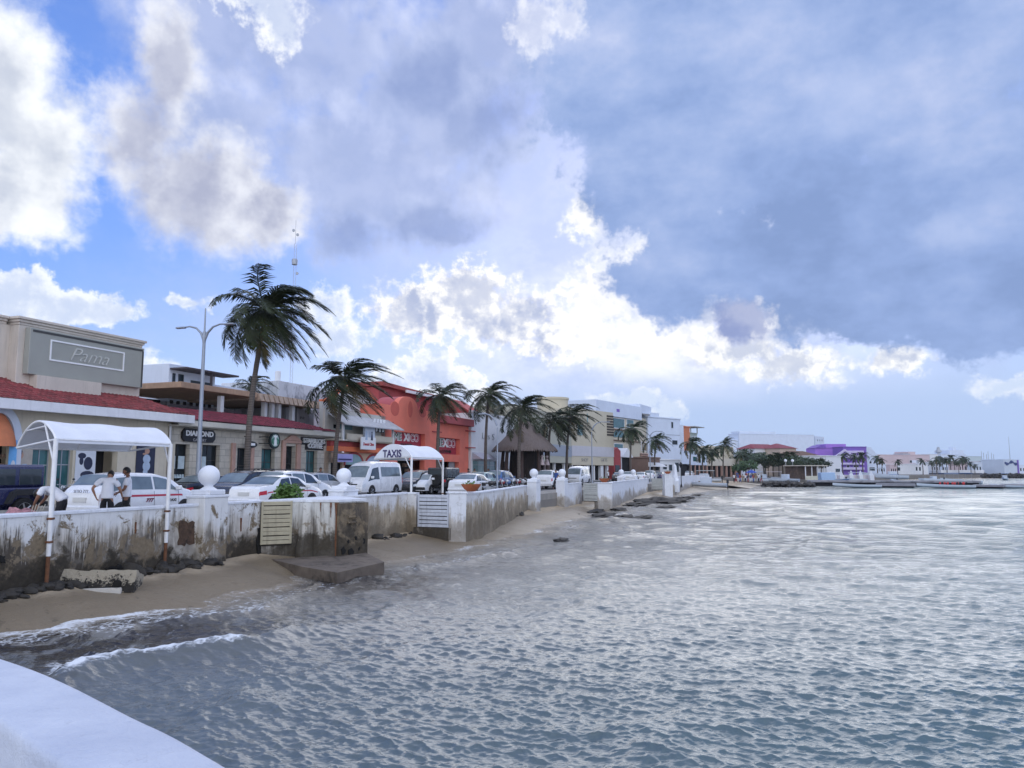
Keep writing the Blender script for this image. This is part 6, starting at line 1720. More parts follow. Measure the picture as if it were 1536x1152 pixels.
make_wagon("silver parked car in front of the cafe doors", sof(446, 11.3), 11.3, True, m=CARSIL, H=1.55, name="hatchback_car")
make_sedan("dark grey parked car at the kerb before the jeweller's windows", sof(262, 11.4), 11.4, True, m=CARBLK)
make_van("large white passenger van facing the viewer beside the lettered canopy", sof(527, 9.9)-.1, 9.9, False)
make_wagon("black SUV half hidden behind the white passenger van", sof(604, 9.0), 9.0, False, m=CARBLK, H=1.72, L=4.5, name="suv_car")
make_wagon("white hatchback under the lettered canopy, facing the viewer", sof(622, 8.3), 8.3, False, H=1.52, L=4.0, name="hatchback_car")
make_jeep("black boxy off-road car with spare wheel before the orange building", sof(655, 7.2), 7.2, True, CARBLK, top=CARBLK, H=1.86)
make_sedan("white sedan seen from behind, left of the large bowl planter", sof(688, 4.0), 4.0, True)
make_wagon("silver car parked by the orange building's right opening", sof(690, 11.2), 11.2, True, m=CARSIL, H=1.5, name="hatchback_car")
make_wagon("pale green car behind the motorbikes, before the white shop's window", sof(712, 8.5), 8.5, True, m=CARTEAL, H=1.55, name="hatchback_car")
make_wagon("blue SUV behind the motorbikes, before the palapa", sof(738, 8.0), 8.0, True, m=CARBLUE, H=1.7, name="suv_car")
make_wagon("white SUV seen through the stair gap between ball pillars", sof(815, 4.6), 4.6, True, H=1.72, L=4.3, name="suv_car")
make_van("smaller looking white van facing the viewer, behind the curved shoulder pillar", sof(858, 7.5), 7.5, False, L=5.4, H=2.2)
CG = "cars parked along the far promenade"
make_sedan("dark car far down the street, left of the red gabled house", sof(925, 6.5), 6.5, True, m=CARBLK, group=CG)
make_wagon("white car far down the street, just right of the first far ball pillar", sof(941, 5.0), 5.0, True, H=1.55, name="hatchback_car", group=CG)
make_sedan("white low car far down the street, between far ball pillar and hotel palm", sof(957, 5.0), 5.0, True, group=CG)
make_wagon("white tall car far down the street, under the slim one armed lamp", sof(972, 5.4), 5.4, True, H=1.7, name="suv_car", group=CG)
make_sedan("dark blue car far down the street, beside the farthest bowl planter", sof(985, 6.0), 6.0, True, m=CARNAVY, group=CG)
make_wagon("white car under the orange wall at the promenade's end", sof(1032, 4.5), 4.5, True, H=1.6, name="suv_car", group=CG)
make_sedan("dark car beside the lone upright palm at the promenade's end", sof(1052, 5.5), 5.5, True, m=CARNAVY, group=CG)
# motorbikes
def make_bike(label, px, t, turn, m, Y=None):
    s_ = sof(px, t, 722); p = st(s_, t)
    r = empty("motorbike", (p.x, p.y, .03), RZ+turn, label, "motorbike", "motorbikes parked in a row")
    for x in (0, 1.28):
        q = MB(); q.lathe([(.20, -.04), (.29, -.05), (.30, 0), (.29, .05), (.20, .04)], (0, 0, 0), 20, axis='y'); w_ = q.build("wheel", TYRE, r, True, (x, 0, .30), angle=50)
        q = MB(); q.lathe([(.20, -.03), (.19, -.02), (.19, .02), (.20, .03)], (0, 0, 0), 20, axis='y')
        for k in range(6): q.tube([(.02*math.cos(k*1.047), 0, .02*math.sin(k*1.047)), (.195*math.cos(k*1.047), 0, .195*math.sin(k*1.047))], .012, 4)
        q.build("rim", RIM, w_)
    q = MB(); q.tube([(.0, .06, .3), (.45, .07, .48), (.95, .05, .62), (1.06, 0, .92)], .03, 6); q.tube([(.0, -.06, .3), (.45, -.07, .48), (.95, -.05, .62), (1.06, 0, .92)], .03, 6); q.build("frame", PLAST, r, True)
    q = MB(); q.bbox(.38, .82, -.15, .15, .28, .58, .06); q.build("engine", METAL, r)
    q = MB(); q.ball((.78, 0, .80), .2, 14, 10, sq=(1.35, .75, .75)); q.bbox(-.05, .40, -.11, .11, .62, .74, .04); q.build("tank", m, r, True)
    q = MB(); q.bbox(.02, .66, -.13, .13, .745, .83, .035); q.build("seat", PLAST, r)
    q = MB()
    for sg_ in (-1, 1): q.tube([(1.28, sg_*.07, .3), (1.06, sg_*.07, .98)], .022, 6)
    q.build("fork", METAL, r)
    q = MB(); q.tube([(.90, -.36, 1.06), (1.02, -.18, 1.04), (1.06, 0, 1.0), (1.02, .18, 1.04), (.90, .36, 1.06)], .016, 6); q.build("handlebar", METAL, r, True)
    for sg_ in (-1, 1):
        q = MB(); q.tube([(.98, sg_*.24, 1.05), (.97, sg_*.30, 1.24)], .008, 4); q.ball((.97, sg_*.31, 1.27), .06, 8, 6, sq=(.3, 1, .7)); q.build("mirror", PLAST, r)
    q = MB(); q.ball((1.17, 0, .92), .09, 10, 8); q.build("headlight", HEADL, r, True)
    q = MB(); q.grid(lambda u, v: (1.28+.34*math.cos(R(30)+u*2.0), -.06+.12*v, .3+.34*math.sin(R(30)+u*2.0)), 10, 1); q.grid(lambda u, v: (.34*math.cos(R(60)+u*2.2), -.07+.14*v, .3+.34*math.sin(R(60)+u*2.2)), 10, 1); q.build("mudguard", m, r)
    return r
for px, t, m_, lb in ((720, 3.3, CARBLK, "black motorbike first in the row, right beside the large bowl planter"), (728, 3.4, CARBLK, "black motorbike second from the large bowl planter"), (736, 3.5, CARRED, "dark red motorbike left of the slim lamp pole"),
                      (745, 3.4, CARBLUE, "blue motorbike right behind the slim lamp pole"), (753, 3.6, CARBLK, "black motorbike third from the right end of the row"), (761, 3.6, CARRED, "dark red motorbike second from the right end of the row"), (769, 3.7, CARSIL, "silver motorbike at the palm end of the row")):
    make_bike(lb, px, t, -1.3, m_)
make_bike("black motorbike at the kerb before the white poster", 116, 10.8, 1.3, CARBLK)
make_bike("black motorbike at the kerb left of the second palm", 499, 10.9, -1.2, CARBLK)

# ------------------------------------------------------------------ people
SKIN = mat("brown_skin", (.22, .105, .065), .55, .08, 8); SKIN2 = mat("tan_skin", (.34, .18, .115), .55, .08, 8)
SHIRT = mat("white_shirt", (.76, .77, .82), .85, .05, 4, .3, 9); PANTS = mat("black_trousers", (.014, .014, .018), .85, .15, 5); HAIR = mat("black_hair", (.012, .010, .010), .5, .2, 14); SHOE = mat("black_shoe", (.012, .012, .012), .4)
def skinmesh(name, V, E, rad, root_i, m, parent, sub=1, extra=None):
    me = bpy.data.meshes.new(name); me.from_pydata([tuple(v) for v in V], E, [])
    o = bpy.data.objects.new(name, me); COL.objects.link(o)
    md = o.modifiers.new("skin", 'SKIN'); md.use_smooth_shade = True; md.branch_smoothing = .6
    for i, sv in enumerate(me.skin_vertices[0].data):
        r_ = rad[i]; sv.radius = r_ if hasattr(r_, '__len__') else (r_, r_); sv.use_root = (i == root_i)
    ss = o.modifiers.new("sub", 'SUBSURF'); ss.levels = sub; ss.render_levels = sub
    dg = bpy.context.evaluated_depsgraph_get(); ev = bpy.data.meshes.new_from_object(o.evaluated_get(dg))
    bpy.data.objects.remove(o); bpy.data.meshes.remove(me)
    q = MB(); q.v = [tuple(v.co) for v in ev.vertices]; q.f = [tuple(p.vertices) for p in ev.polygons]; q.m = [0]*len(q.f); bpy.data.meshes.remove(ev)
    if extra: extra(q)
    return q.build(name, m, parent, True, angle=180)
def person(label, loc, rz, J, skin=SKIN, shirt=SHIRT, pants=PANTS, hair=HAIR, detail=True, scale=1.0, group=None, look=(0, 1, 0), short=True):
    """J overrides of the standing pose; +y is the way the body faces, +x its right hand side"""
    D = dict(pelvis=(0, 0, .93), waist=(0, .0, 1.06), chest=(0, .0, 1.26), nb=(0, -.01, 1.43), neck=(0, .0, 1.49), head=(0, .03, 1.60),
             sR=(.185, -.01, 1.39), eR=(.25, -.03, 1.12), wR=(.26, .08, .88), sL=(-.185, -.01, 1.39), eL=(-.25, -.03, 1.12), wL=(-.26, .08, .88),
             hR=(.095, 0, .89), kR=(.10, .03, .49), aR=(.105, -.02, .09), tR=(.12, .15, .04), hL=(-.095, 0, .89), kL=(-.10, .03, .49), aL=(-.105, -.02, .09), tL=(-.12, .15, .04))
    D.update(J); D = {k: Vector(v) for k, v in D.items()}
    root = empty("person", loc, rz, label, "person", group); root.scale = (scale,)*3
    names = ['pelvis', 'waist', 'chest', 'nb', 'neck', 'sR', 'eR', 'wR', 'sL', 'eL', 'wL', 'hR', 'kR', 'aR', 'tR', 'hL', 'kL', 'aL', 'tL']
    ix = {n: i for i, n in enumerate(names)}; V = [D[n] for n in names]
    E = [('pelvis', 'waist'), ('waist', 'chest'), ('chest', 'nb'), ('nb', 'neck'), ('nb', 'sR'), ('sR', 'eR'), ('eR', 'wR'), ('nb', 'sL'), ('sL', 'eL'), ('eL', 'wL'), ('pelvis', 'hR'), ('hR', 'kR'), ('kR', 'aR'), ('aR', 'tR'), ('pelvis', 'hL'), ('hL', 'kL'), ('kL', 'aL'), ('aL', 'tL')]
    E = [(ix[a], ix[b]) for a, b in E]
    rd = dict(pelvis=(.13, .10), waist=(.13, .10), chest=(.15, .11), nb=(.09, .08), neck=.052, sR=.062, eR=.043, wR=.028, sL=.062, eL=.043, wL=.028, hR=.085, kR=.058, aR=.04, tR=.034, hL=.085, kL=.058, aL=.04, tL=.034)
    Rr = [rd[n] for n in names]
    if detail:
        for sd in 'RL':
            w_, e_ = D['w'+sd], D['e'+sd]; d = (w_-e_).normalized(); sgx = 1 if sd == 'R' else -1
            inw = (Vector((-sgx, 0, 0)) - d*d.dot(Vector((-sgx, 0, 0))))
            inw = inw.normalized() if inw.length > .1 else d.orthogonal().normalized()
            ac = d.cross(inw).normalized()
            palm_i = len(V); V.append(w_+d*.075); Rr.append((.032, .018)); E.append((ix['w'+sd], palm_i))
            for k in range(4):
                off = ac*(.026-.0173*k); l_ = (.070, .080, .075, .058)[k]
                b_ = w_+d*.095+off; m_ = b_+d*l_*.5+inw*.008; t_ = m_+d*l_*.40+inw*.022
                i0 = len(V); V += [b_, m_, t_]; Rr += [.0095, .0085, .0072]; E += [(palm_i, i0), (i0, i0+1), (i0+1, i0+2)]
            b_ = w_+d*.035+ac*.034; i0 = len(V); V += [b_, b_+d*.03+ac*.02+inw*.012, b_+d*.058+ac*.026+inw*.024]; Rr += [.011, .010, .008]; E += [(ix['w'+sd], i0), (i0, i0+1), (i0+1, i0+2)]
    hc = D['head']; lk = Vector(look).normalized(); up_ = (hc-D['neck']).normalized(); sd_ = lk.cross(up_).normalized(); lk = up_.cross(sd_).normalized()
    Mx = Matrix((sd_, lk, up_)).transposed()
    def headgeo(q):
        h = MB(); h.ball((0, 0, 0), .1, 20, 14); vv = []
        for x, y, z in h.v:                       # skull, jaw, cheeks
            x *= .78; y *= .98; z *= 1.15
            if z < 0: x *= 1+z*1.9; y *= 1+z*.9*(1 if y < 0 else .2)
            vv.append((x, y, z))
        h.v = vv
        h.ball((0, .100, -.015), .016, 8, 6, sq=(.8, 1.1, 1.4)); h.ball((0, .088, -.058), .018, 8, 5, sq=(1.3, .5, .45)); h.ball((0, .078, -.095), .022, 8, 6, sq=(1.1, .8, .8))
        for sx_ in (-1, 1): h.ball((sx_*.080, -.005, -.005), .024, 8, 6, sq=(.4, .8, 1.2)); h.ball((sx_*.032, .088, .012), .011, 8, 6, sq=(1.2, .6, .7)); h.ball((sx_*.032, .092, .032), .014, 8, 5, sq=(1.5, .5, .4))
        o_ = len(q.v); q.v += [tuple(hc + Mx @ Vector(p)) for p in h.v]; q.f += [tuple(i+o_ for i in f) for f in h.f]; q.m += [0]*len(h.f)
        q.tube([D['neck']-up_*.03, hc-up_*.06], [.052, .050], 10)
    body = skinmesh("body", V, E, Rr, 0, skin, root, 1, headgeo)
    h = MB(); h.ball((0, 0, 0), .108, 20, 14); kp = []
    h.v = [tuple(hc + Mx @ Vector((x*.80, y*.98-.006, z*1.15+.004))) for x, y, z in h.v]
    def keep(f):
        c_ = sum((Vector(h.v[i]) for i in f), Vector())/len(f)-hc; y, z = c_.dot(lk), c_.dot(up_)
        return z > .045 or (y < .01 and z > -.045)
    h.f = [f for f in h.f if keep(f)]; h.m = [0]*len(h.f); h.build("hair", hair, root, True, angle=180)
    # shirt with short sleeves, hem over the hips
    sl_ = .72 if short else .98
    def mixv(a, b, f): return D[a].lerp(D[b], f)
    V2 = [mixv('pelvis', 'waist', -.35), D['waist'], D['chest'], D['nb'], mixv('nb', 'neck', .55), D['sR'], mixv('sR', 'eR', sl_), D['sL'], mixv('sL', 'eL', sl_)]
    skinmesh("shirt", V2, [(0, 1), (1, 2), (2, 3), (3, 4), (3, 5), (5, 6), (3, 7), (7, 8)], [(.185, .15), (.170, .135), (.180, .135), (.115, .10), (.066, .066), .088, .075, .088, .075], 1, shirt, root, 2)
    V3 = [mixv('pelvis', 'waist', .25), D['pelvis'], D['hR'], D['kR'], mixv('kR', 'aR', .93), D['hL'], D['kL'], mixv('kL', 'aL', .93)]
    skinmesh("trousers", V3, [(0, 1), (1, 2), (2, 3), (3, 4), (1, 5), (5, 6), (6, 7)], [(.155, .125), (.150, .125), .105, .080, .070, .105, .080, .070], 1, pants, root, 1)
    for sd in 'RL':
        q = MB(); a_, t_ = D['a'+sd], D['t'+sd]; q.tube([a_+Vector((0, -.05, -.03)), a_.lerp(t_, .5)+Vector((0, 0, -.01)), t_+Vector((0, .04, 0))], [.05, .055, .04], 10); q.build("shoe", SHOE, root, True)
    return root
def on_promenade(px, t, py=745): s_ = sof(px, t, py); return st(s_, t, .03)
person("man in white shirt with his back turned, head bowed and elbows out", on_promenade(161, 1.25), R(14),
       dict(nb=(.01, .03, 1.42), neck=(.02, .07, 1.47), head=(.03, .13, 1.545), sR=(.195, .02, 1.38), sL=(-.195, .02, 1.38), eL=(-.37, -.08, 1.17), wL=(-.30, -.02, .97), eR=(.29, .10, 1.13), wR=(.30, .27, .98)), skin=SKIN2, look=(.1, .9, -.5), scale=.98)
person("man in white shirt in profile facing left, forearm held out", on_promenade(190, 1.35), R(112),
       dict(eL=(-.24, .04, 1.11), wL=(-.12, .25, .99), eR=(.26, -.02, 1.12), wR=(.10, .24, 1.0), head=(0, .035, 1.60)), look=(.12, 1, -.05), scale=1.0)
person("person in white shirt bent far forward beside the near canopy post, head hidden", on_promenade(92, 1.3), R(98),
       dict(pelvis=(0, -.05, .90), waist=(0, .06, 1.02), chest=(0, .24, 1.14), nb=(0, .40, 1.20), neck=(0, .46, 1.16), head=(0, .55, 1.06), sR=(.19, .37, 1.17), sL=(-.19, .37, 1.17), eR=(.24, .47, .92), wR=(.15, .58, .74), eL=(-.24, .47, .92), wL=(-.15, .58, .74), hR=(.095, -.05, .86), hL=(-.095, -.05, .86)), look=(0, .3, -1))
p = on_promenade(31, .95, 760)
fb2 = empty("flower_bundle", (p.x, p.y, .03), 0, "heap of pinkish patterned cloth behind the wall below the dark blue car", "bundle")
q = MB(); q.ball((0, 0, .36), .42, 26, 14, sq=(1.15, .8, .9), rough=.35, seed=4); q.build("cloth_heap", mat("pink_patterned_cloth", (.40, .20, .22), .9, .75, 9, .5, 14), fb2, True)
q = MB()
for k in range(5): q.tube([(.25+.06*k, 0, .6), (.3+.07*k, .0, .80+.03*(k % 3))], .012, 4)
q.build("stalks", mat("pale_stalks", (.45, .42, .35), .8), fb2)
# distant walkers and sitters: one figure of each kind, copied
CL = [mat("cloth_white", (.68, .68, .70), .9), mat("cloth_black", (.02, .02, .025), .9), mat("cloth_blue", (.05, .10, .30), .9), mat("cloth_red", (.35, .04, .05), .9), mat("cloth_sand", (.42, .34, .24), .9)]
walkJ = dict(kR=(.10, .16, .52), aR=(.10, .24, .10), tR=(.11, .40, .05), kL=(-.10, -.02, .50), aL=(-.10, -.26, .16), tL=(-.11, -.16, .05), eR=(.25, -.10, 1.13), wR=(.24, -.08, .90), wL=(-.24, .22, .92))
sitJ = dict(pelvis=(0, 0, .50), waist=(0, .0, .64), chest=(0, .03, .86), nb=(0, .04, 1.03), neck=(0, .05, 1.09), head=(0, .08, 1.20), sR=(.18, .03, .99), sL=(-.18, .03, .99), eR=(.24, .10, .74), wR=(.15, .32, .66), eL=(-.24, .10, .74), wL=(-.15, .32, .66), hR=(.095, .02, .47), hL=(-.095, .02, .47), kR=(.12, .42, .50), kL=(-.12, .42, .50), aR=(.12, .40, .09), aL=(-.12, .40, .09), tR=(.13, .56, .04), tL=(-.13, .56, .04))
def far_person(label, loc, rz, J, ci, pi_, group, sk=SKIN2): return person(label, loc, rz, J, sk, CL[ci], CL[pi_], HAIR, False, 1.0, group)
for px, t, J, rz, ci, lab in ((388, 13.4, sitJ, 2.4, 1, "seated person in black at the cafe window, left of three"), (397, 13.5, sitJ, 3.4, 3, "seated person in dark red at the cafe window, middle of three"), (408, 13.4, sitJ, 4.0, 0, "seated person in white at the cafe window, right of three")):
    s_ = sof(px, t); far_person(lab, st(s_, t, .45), RZ+rz, J, ci, 1, "people sitting outside the cafe")
for px, t, z_, J, rz, ci, pi_, lab in (
    (703, 13.2, .14, walkJ, 0, 1, 1, "person in black walking at the right corner of the orange building"),
    (712, 13.0, .14, {}, 2, 4, 2, "person in sand coloured top before the white shop's window"),
    (733, 12.8, .14, walkJ, 1, 1, 2, "person in black under the leaning palm by the white shop"),
    (762, 12.6, .14, {}, 2.5, 1, 1, "person in black at the doorway of the white shop"),
    (812, 5.5, .0, {}, 2, 0, 2, "person in white right of the palapa, above the stair gap"),
    (834, 3.0, .03, walkJ, 1, 2, 1, "person in blue by the curved shoulder pillar"),
    (912, 9.5, .0, walkJ, 3, 0, 1, "person in white under the tan box building's right corner"),
    (922, 9.0, .0, {}, 2, 1, 2, "person in black near the red gabled house"),
    (930, 10.0, .0, walkJ, 0, 3, 1, "person in red under the red gabled house"),
    (481, 13.0, .14, {}, 3, 1, 1, "person in black past the right corner of the cafe")):
    s_ = sof(px, t); far_person(lab, st(s_, t, z_), RZ+rz, J, ci, pi_, "people walking along the street")
# ------------------------------------------------------------------ the far end of the street and the far shore
def far_fac(px0, Y0, px1, Y1):
    a, b = at(px0, 700, Y0), at(px1, 700, Y1); return Fac((a.x, a.y), (b.x, b.y))
def win_boxes(f, b, rects, m=GLASS, frame=WSTUC, y=-.06):
    for (x0, x1, y0, y1) in rects:
        rc = f.rect(x0, x1, y0, y1); q = MB()
        for r4 in ((rc[0]-.12, rc[1]+.12, rc[2]-.12, rc[2]), (rc[0]-.12, rc[1]+.12, rc[3], rc[3]+.12), (rc[0]-.12, rc[0], rc[2], rc[3]), (rc[1], rc[1]+.12, rc[2], rc[3])): q.box(r4[0], r4[1], y-.02, -.003, r4[2], r4[3])
        o = q.build("window", frame, b); g = MB(); g.box(rc[0], rc[1], y+.02, -.003, rc[2], rc[3]); g.build("pane", m, o)
def slab_b(name, label, px0, Y0, px1, Y1, ytop, depth, m, zb=0.0, cat="building", group=None, cornice=True):
    f = far_fac(px0, Y0, px1, Y1); b = Broot(f, name, label, cat, group); zt = f.z((px0+px1)/2, ytop)
    q = MB(); q.bbox(0, f.L, 0, depth, zb, zt, .05); q.build("wall", m, b)
    if cornice:
        q = MB(); q.bbox(-.15, f.L+.15, -.15, depth+.15, zt+.002, zt+.3, .05); q.build("cornice", m, b)
    return f, b, zt
# teal windowed hotel
f, b, zt = slab_b("hotel_building", "tan hotel with white top band and teal windows, behind the tan box building", 893, 148, 960, 166, 626, 16, BEIGE, cornice=False)
q = MB(); q.bbox(-.3, f.L+.6, -.4, 16, zt+.003, zt+2.9, .06); q.build("top_band", BLUEW, b)
win_boxes(f, b, [(919, 936, 628, 642), (921, 934, 666, 674), (940, 950, 630, 641)], TEAL)
x_, z_ = f.hit(928, 656); q = MB(); q.prism_y(arch_pts(x_, z_, 2.6, 14, 1.7), -.12, -.004); q.build("arch_window", TEAL, b)
q = MB()
for y_ in (645, 661): q.bbox(f.x(917), f.L, -.35, -.003, f.z(930, y_)-.12, f.z(930, y_)+.12, .02)
q.build("ledge", mat("brown_ledge", (.18, .12, .08), .8), b)
for k in range(4): q = MB(); x_, z_ = f.hit(925+k*5, 616); q.box(x_-.9, x_+.5, -.44, -.405, z_-.3, z_+.3); q.build("band_lettering", PURP2, b) if k < 1 else None
f2, b2, zt2 = slab_b("hotel_wing", "rounded tan hotel corner with white canopy roof, right of the teal windows", 960, 167, 975, 175, 628, 10, BEIGE, cornice=False)
q = MB(); q.bbox(-.3, f2.L+.5, -.4, 10, zt2+.9, zt2+2.9, .06); q.build("top_band", BLUEW, b2)
q = MB(); q.grid(lambda u, v: (f2.L*(.1+.8*u), -.4-.9*math.sin(math.pi*u)*(1-v), zt2+.9-.8*math.sin(math.pi*u)*v*.5), 12, 4); q.build("curved_soffit", WSTUC, b2)
win_boxes(f2, b2, [(962, 971, 664, 676)], mat("amber_glass", (.20, .14, .05), .15))
q = MB()
for k in range(5): z_ = f2.z(967, 681+k*2.6); q.bbox(0, f2.L, -.5, -.003, z_-.10, z_+.10, .02)
q.build("louvre", PINKS, b2)
# red and white gabled kiosks
f = far_fac(921, 132, 948, 139); b = Broot(f, "gabled_house", "little house with one red and one white gable, in front of the tan hotel", "house")
xm = f.x(931); zt = f.z(926, 676)
q = MB(); q.prism_y([(0, 0), (xm, 0), (xm, zt), (xm/2, f.z(926, 671)), (0, zt)], 0, 6); q.build("red_gable", DRED, b)
q = MB(); q.prism_y([(xm+.003, f.z(938, 686)), (f.L, f.z(938, 686)), ((xm+f.L)/2, f.z(938, 672))], -.3, 6); q.build("white_gable", WSTUC, b)
q = MB(); q.box(xm+.003, f.L, .5, 6, 0, f.z(938, 686)-.003); q.build("porch_shade", DKIN, b)
for x_ in (xm+.3, f.L-.5): 
    q = MB(); q.bbox(x_, x_+.25, 0, .25, 0, f.z(938, 686)-.003, .02); q.build("post", WSTUC, b)
q = MB(); q.box(.5, xm-.5, -.05, -.003, .1, 2.6); q.build("doorway", GLASS, b)
# bluish white block
f, b, zt = slab_b("apartment_block", "bluish white apartment block with a narrow dark slit window", 973, 172, 1022, 181, 628, 14, BLUEW)
q = MB(); q.bbox(.2, f.x(992), .3, 8, zt+.31, zt+1.2, .04); q.build("roof_box", BLUEW, b)
win_boxes(f, b, [(1006.5, 1009.5, 633, 642), (1008, 1016, 660.5, 667)], GLASS, BLUEW)
q = MB(); z_ = f.z(1000, 652); q.box(f.x(1000), f.L, -.06, -.003, z_-.06, z_+.06); q.build("seam", BANDG, b)
f, b, zt = slab_b("apartment_block", "narrow orange walled block beside the bluish white one", 1022.5, 181, 1036, 187, 641, 12, mat("orange_wall_stucco", (.55, .19, .09), .8, .1, 1), zb=6.4)  # plain orange stucco, same tone on every side
q = MB(); q.bbox(0, f.L, -.2, 10, 3.2, 6.39, .03); q.build("white_storey", BLUEW, b); q = MB(); q.box(0, f.L, .6, 10, 0, 3.19); q.build("ground_floor", DKIN, b)
q = MB(); q.bbox(-.3, .3, -.6, 10, 6.4, zt+.4, .03); q.build("edge_pier", BLUEW, b)
f, b, zt = slab_b("apartment_block", "small greenish balcony block under a flat canopy, right of the orange walled one", 1036.5, 192, 1047, 196, 651, 8, mat("pale_green_stucco", (.36, .42, .38), .8, .1, 1))
q = MB(); q.box(-1, f.L+1, -1.6, 6, zt+1.6, zt+1.8); q.box(.1, .3, -.2, 0, zt+.3, zt+1.6); q.box(f.L-.3, f.L-.1, -.2, 0, zt+.3, zt+1.6); q.build("canopy_roof", GREYST, b)
win_boxes(f, b, [(1038, 1041, 655, 662), (1042.5, 1045.5, 655, 662)], TEAL)
f, b, zt = slab_b("kiosk", "low white kiosk with dark doorway behind the obelisk", 990, 148, 1021, 154, 691, 6, WSTUC)
win_boxes(f, b, [(994, 1000, 697, 704), (1003, 1008, 697, 706), (1012, 1018, 694, 708)], GLASS)
f, b, zt = slab_b("shop_building", "brown low shop with awning left of the white kiosk", 972, 140, 990, 147, 688, 6, mat("brown_stucco", (.20, .13, .10), .8, .15, 1))
q = MB(); q.prism_x([(-1.6, zt-1.5), (-.003, zt-.7), (-.003, zt-1.5)], .2, f.L-.2); q.build("awning", WSTUC, b); win_boxes(f, b, [(974, 979, 697, 705), (982, 988, 697, 706)], DKIN)
f, b, zt = slab_b("house", "white two storey house with teal panes, behind the far promenade palms", 1036, 186, 1061, 196, 682, 8, BLUEW, zb=3.0)
win_boxes(f, b, [(1039, 1044, 685, 692), (1047, 1051, 684, 694), (1054, 1057, 686, 694)], TEAL)
q = MB(); q.box(0, f.L, .8, 8, 0, 2.99); q.build("ground_floor", DKIN, b)
for k in range(4): q = MB(); x_ = k*f.L/4+.3; q.bbox(x_, x_+.3, 0, .3, 0, 2.99, .02); q.build("column", PINKS, b)
f, b, zt = slab_b("arcade_building", "long cream arcade with a deep white band above dark openings, behind the beach", 1060, 200, 1117, 214, 688, 10, mat("cream_band", (.56, .51, .42), .8, .08, .6), zb=2.9, cornice=False)
q = MB(); q.box(0, f.L, 1.2, 10, 0, 2.89); q.build("ground_floor", DKIN, b)
for k in range(8): q = MB(); x_ = k*f.L/8+.3; q.bbox(x_, x_+.45, .1, .55, 0, 2.89, .02); q.build("column", PINKS, b)
q = MB(); q.bbox(f.x(1078), f.L-.5, 3, 10, zt+.003, f.z(1095, 669), .03); q.build("upper_wall", BEIGE, b)
win_boxes(f, b, [], GLASS)
for k in range(4): q = MB(); x_ = f.x(1082)+k*1.6; q.box(x_, x_+.7, 2.95, 2.997, zt+.6, zt+2.0); q.build("window", GLASS, b)
# great white block on the skyline
f, b, zt = slab_b("hospital_block", "great plain pale blue white block on the skyline, lower half behind red roofs", 1110, 420, 1223, 436, 652, 10, BLUEW)
q = MB(); q.bbox(1, f.L*.5, 1, 9, zt+.31, zt+1.6, .1); q.build("upper_storey", BLUEW, b); q = MB(); q.bbox(-4, -.01, 1, 9, 0, zt-3, .1); q.build("side_wing", BLUEW, b)
f, b, zt = slab_b("hospital_block", "paler low wing with a row of dark windows, right end of the great skyline block", 1225, 438, 1238, 450, 655, 20, BLUEW, cornice=False)
for k in range(3): q = MB(); x_, z_ = f.hit(1226.5+k*3.2, 660.5); q.box(x_-.4, x_+.4, -.08, -.003, z_-.5, z_+.5); q.build("window", GLASS, b)
# red roofed houses
def hip_house(px0, px1, Y, yeave, yridge, label, rm, wm, depth=9, ridge=.45, cat="house"):
    f = far_fac(px0, Y, px1, Y+4); b = Broot(f, "house", label, cat); ze, zr = f.z((px0+px1)/2, yeave), f.z((px0+px1)/2, yridge)
    q = MB(); q.bbox(.5, f.L-.5, .5, depth-.5, 0, ze, .03); q.build("wall", wm, b)
    q = MB(); a, c_ = f.L*(.5-ridge/2), f.L*(.5+ridge/2)
    P = [(0, 0, ze), (f.L, 0, ze), (f.L, depth, ze), (0, depth, ze), (a, depth/2, zr), (c_, depth/2, zr)]; i = [q.vert(p) for p in P]
    for fc in ((0, 1, 5, 4), (1, 2, 5), (2, 3, 4, 5), (3, 0, 4), (3, 2, 1, 0)): q.face([i[k] for k in fc])
    q.build("roof", rm, b); return f, b
hip_house(1133, 1178, 240, 673, 665.5, "white walled house under a wide dark red hipped roof, wider of two", TILE2, WSTUC, 10, .6)
hip_house(1172, 1199, 236, 672.5, 664.5, "house with a peaked dark red roof overlapping the wider red roof", TILE2, mat("peach_wall", (.52, .42, .34), .8), 10, .06)
hip_house(1183, 1236, 228, 684, 676, "low house with a long brown roof right of the red roofs", mat("brown_tile", (.15, .085, .06), .8, .3, 2), mat("tan_wall", (.34, .27, .20), .8), 9, .4)
f, b, zt = slab_b("house", "white cube house in front of the purple building", 1240, 215, 1262, 222, 685, 8, WSTUC); win_boxes(f, b, [(1253, 1260, 703, 708)], GLASS)
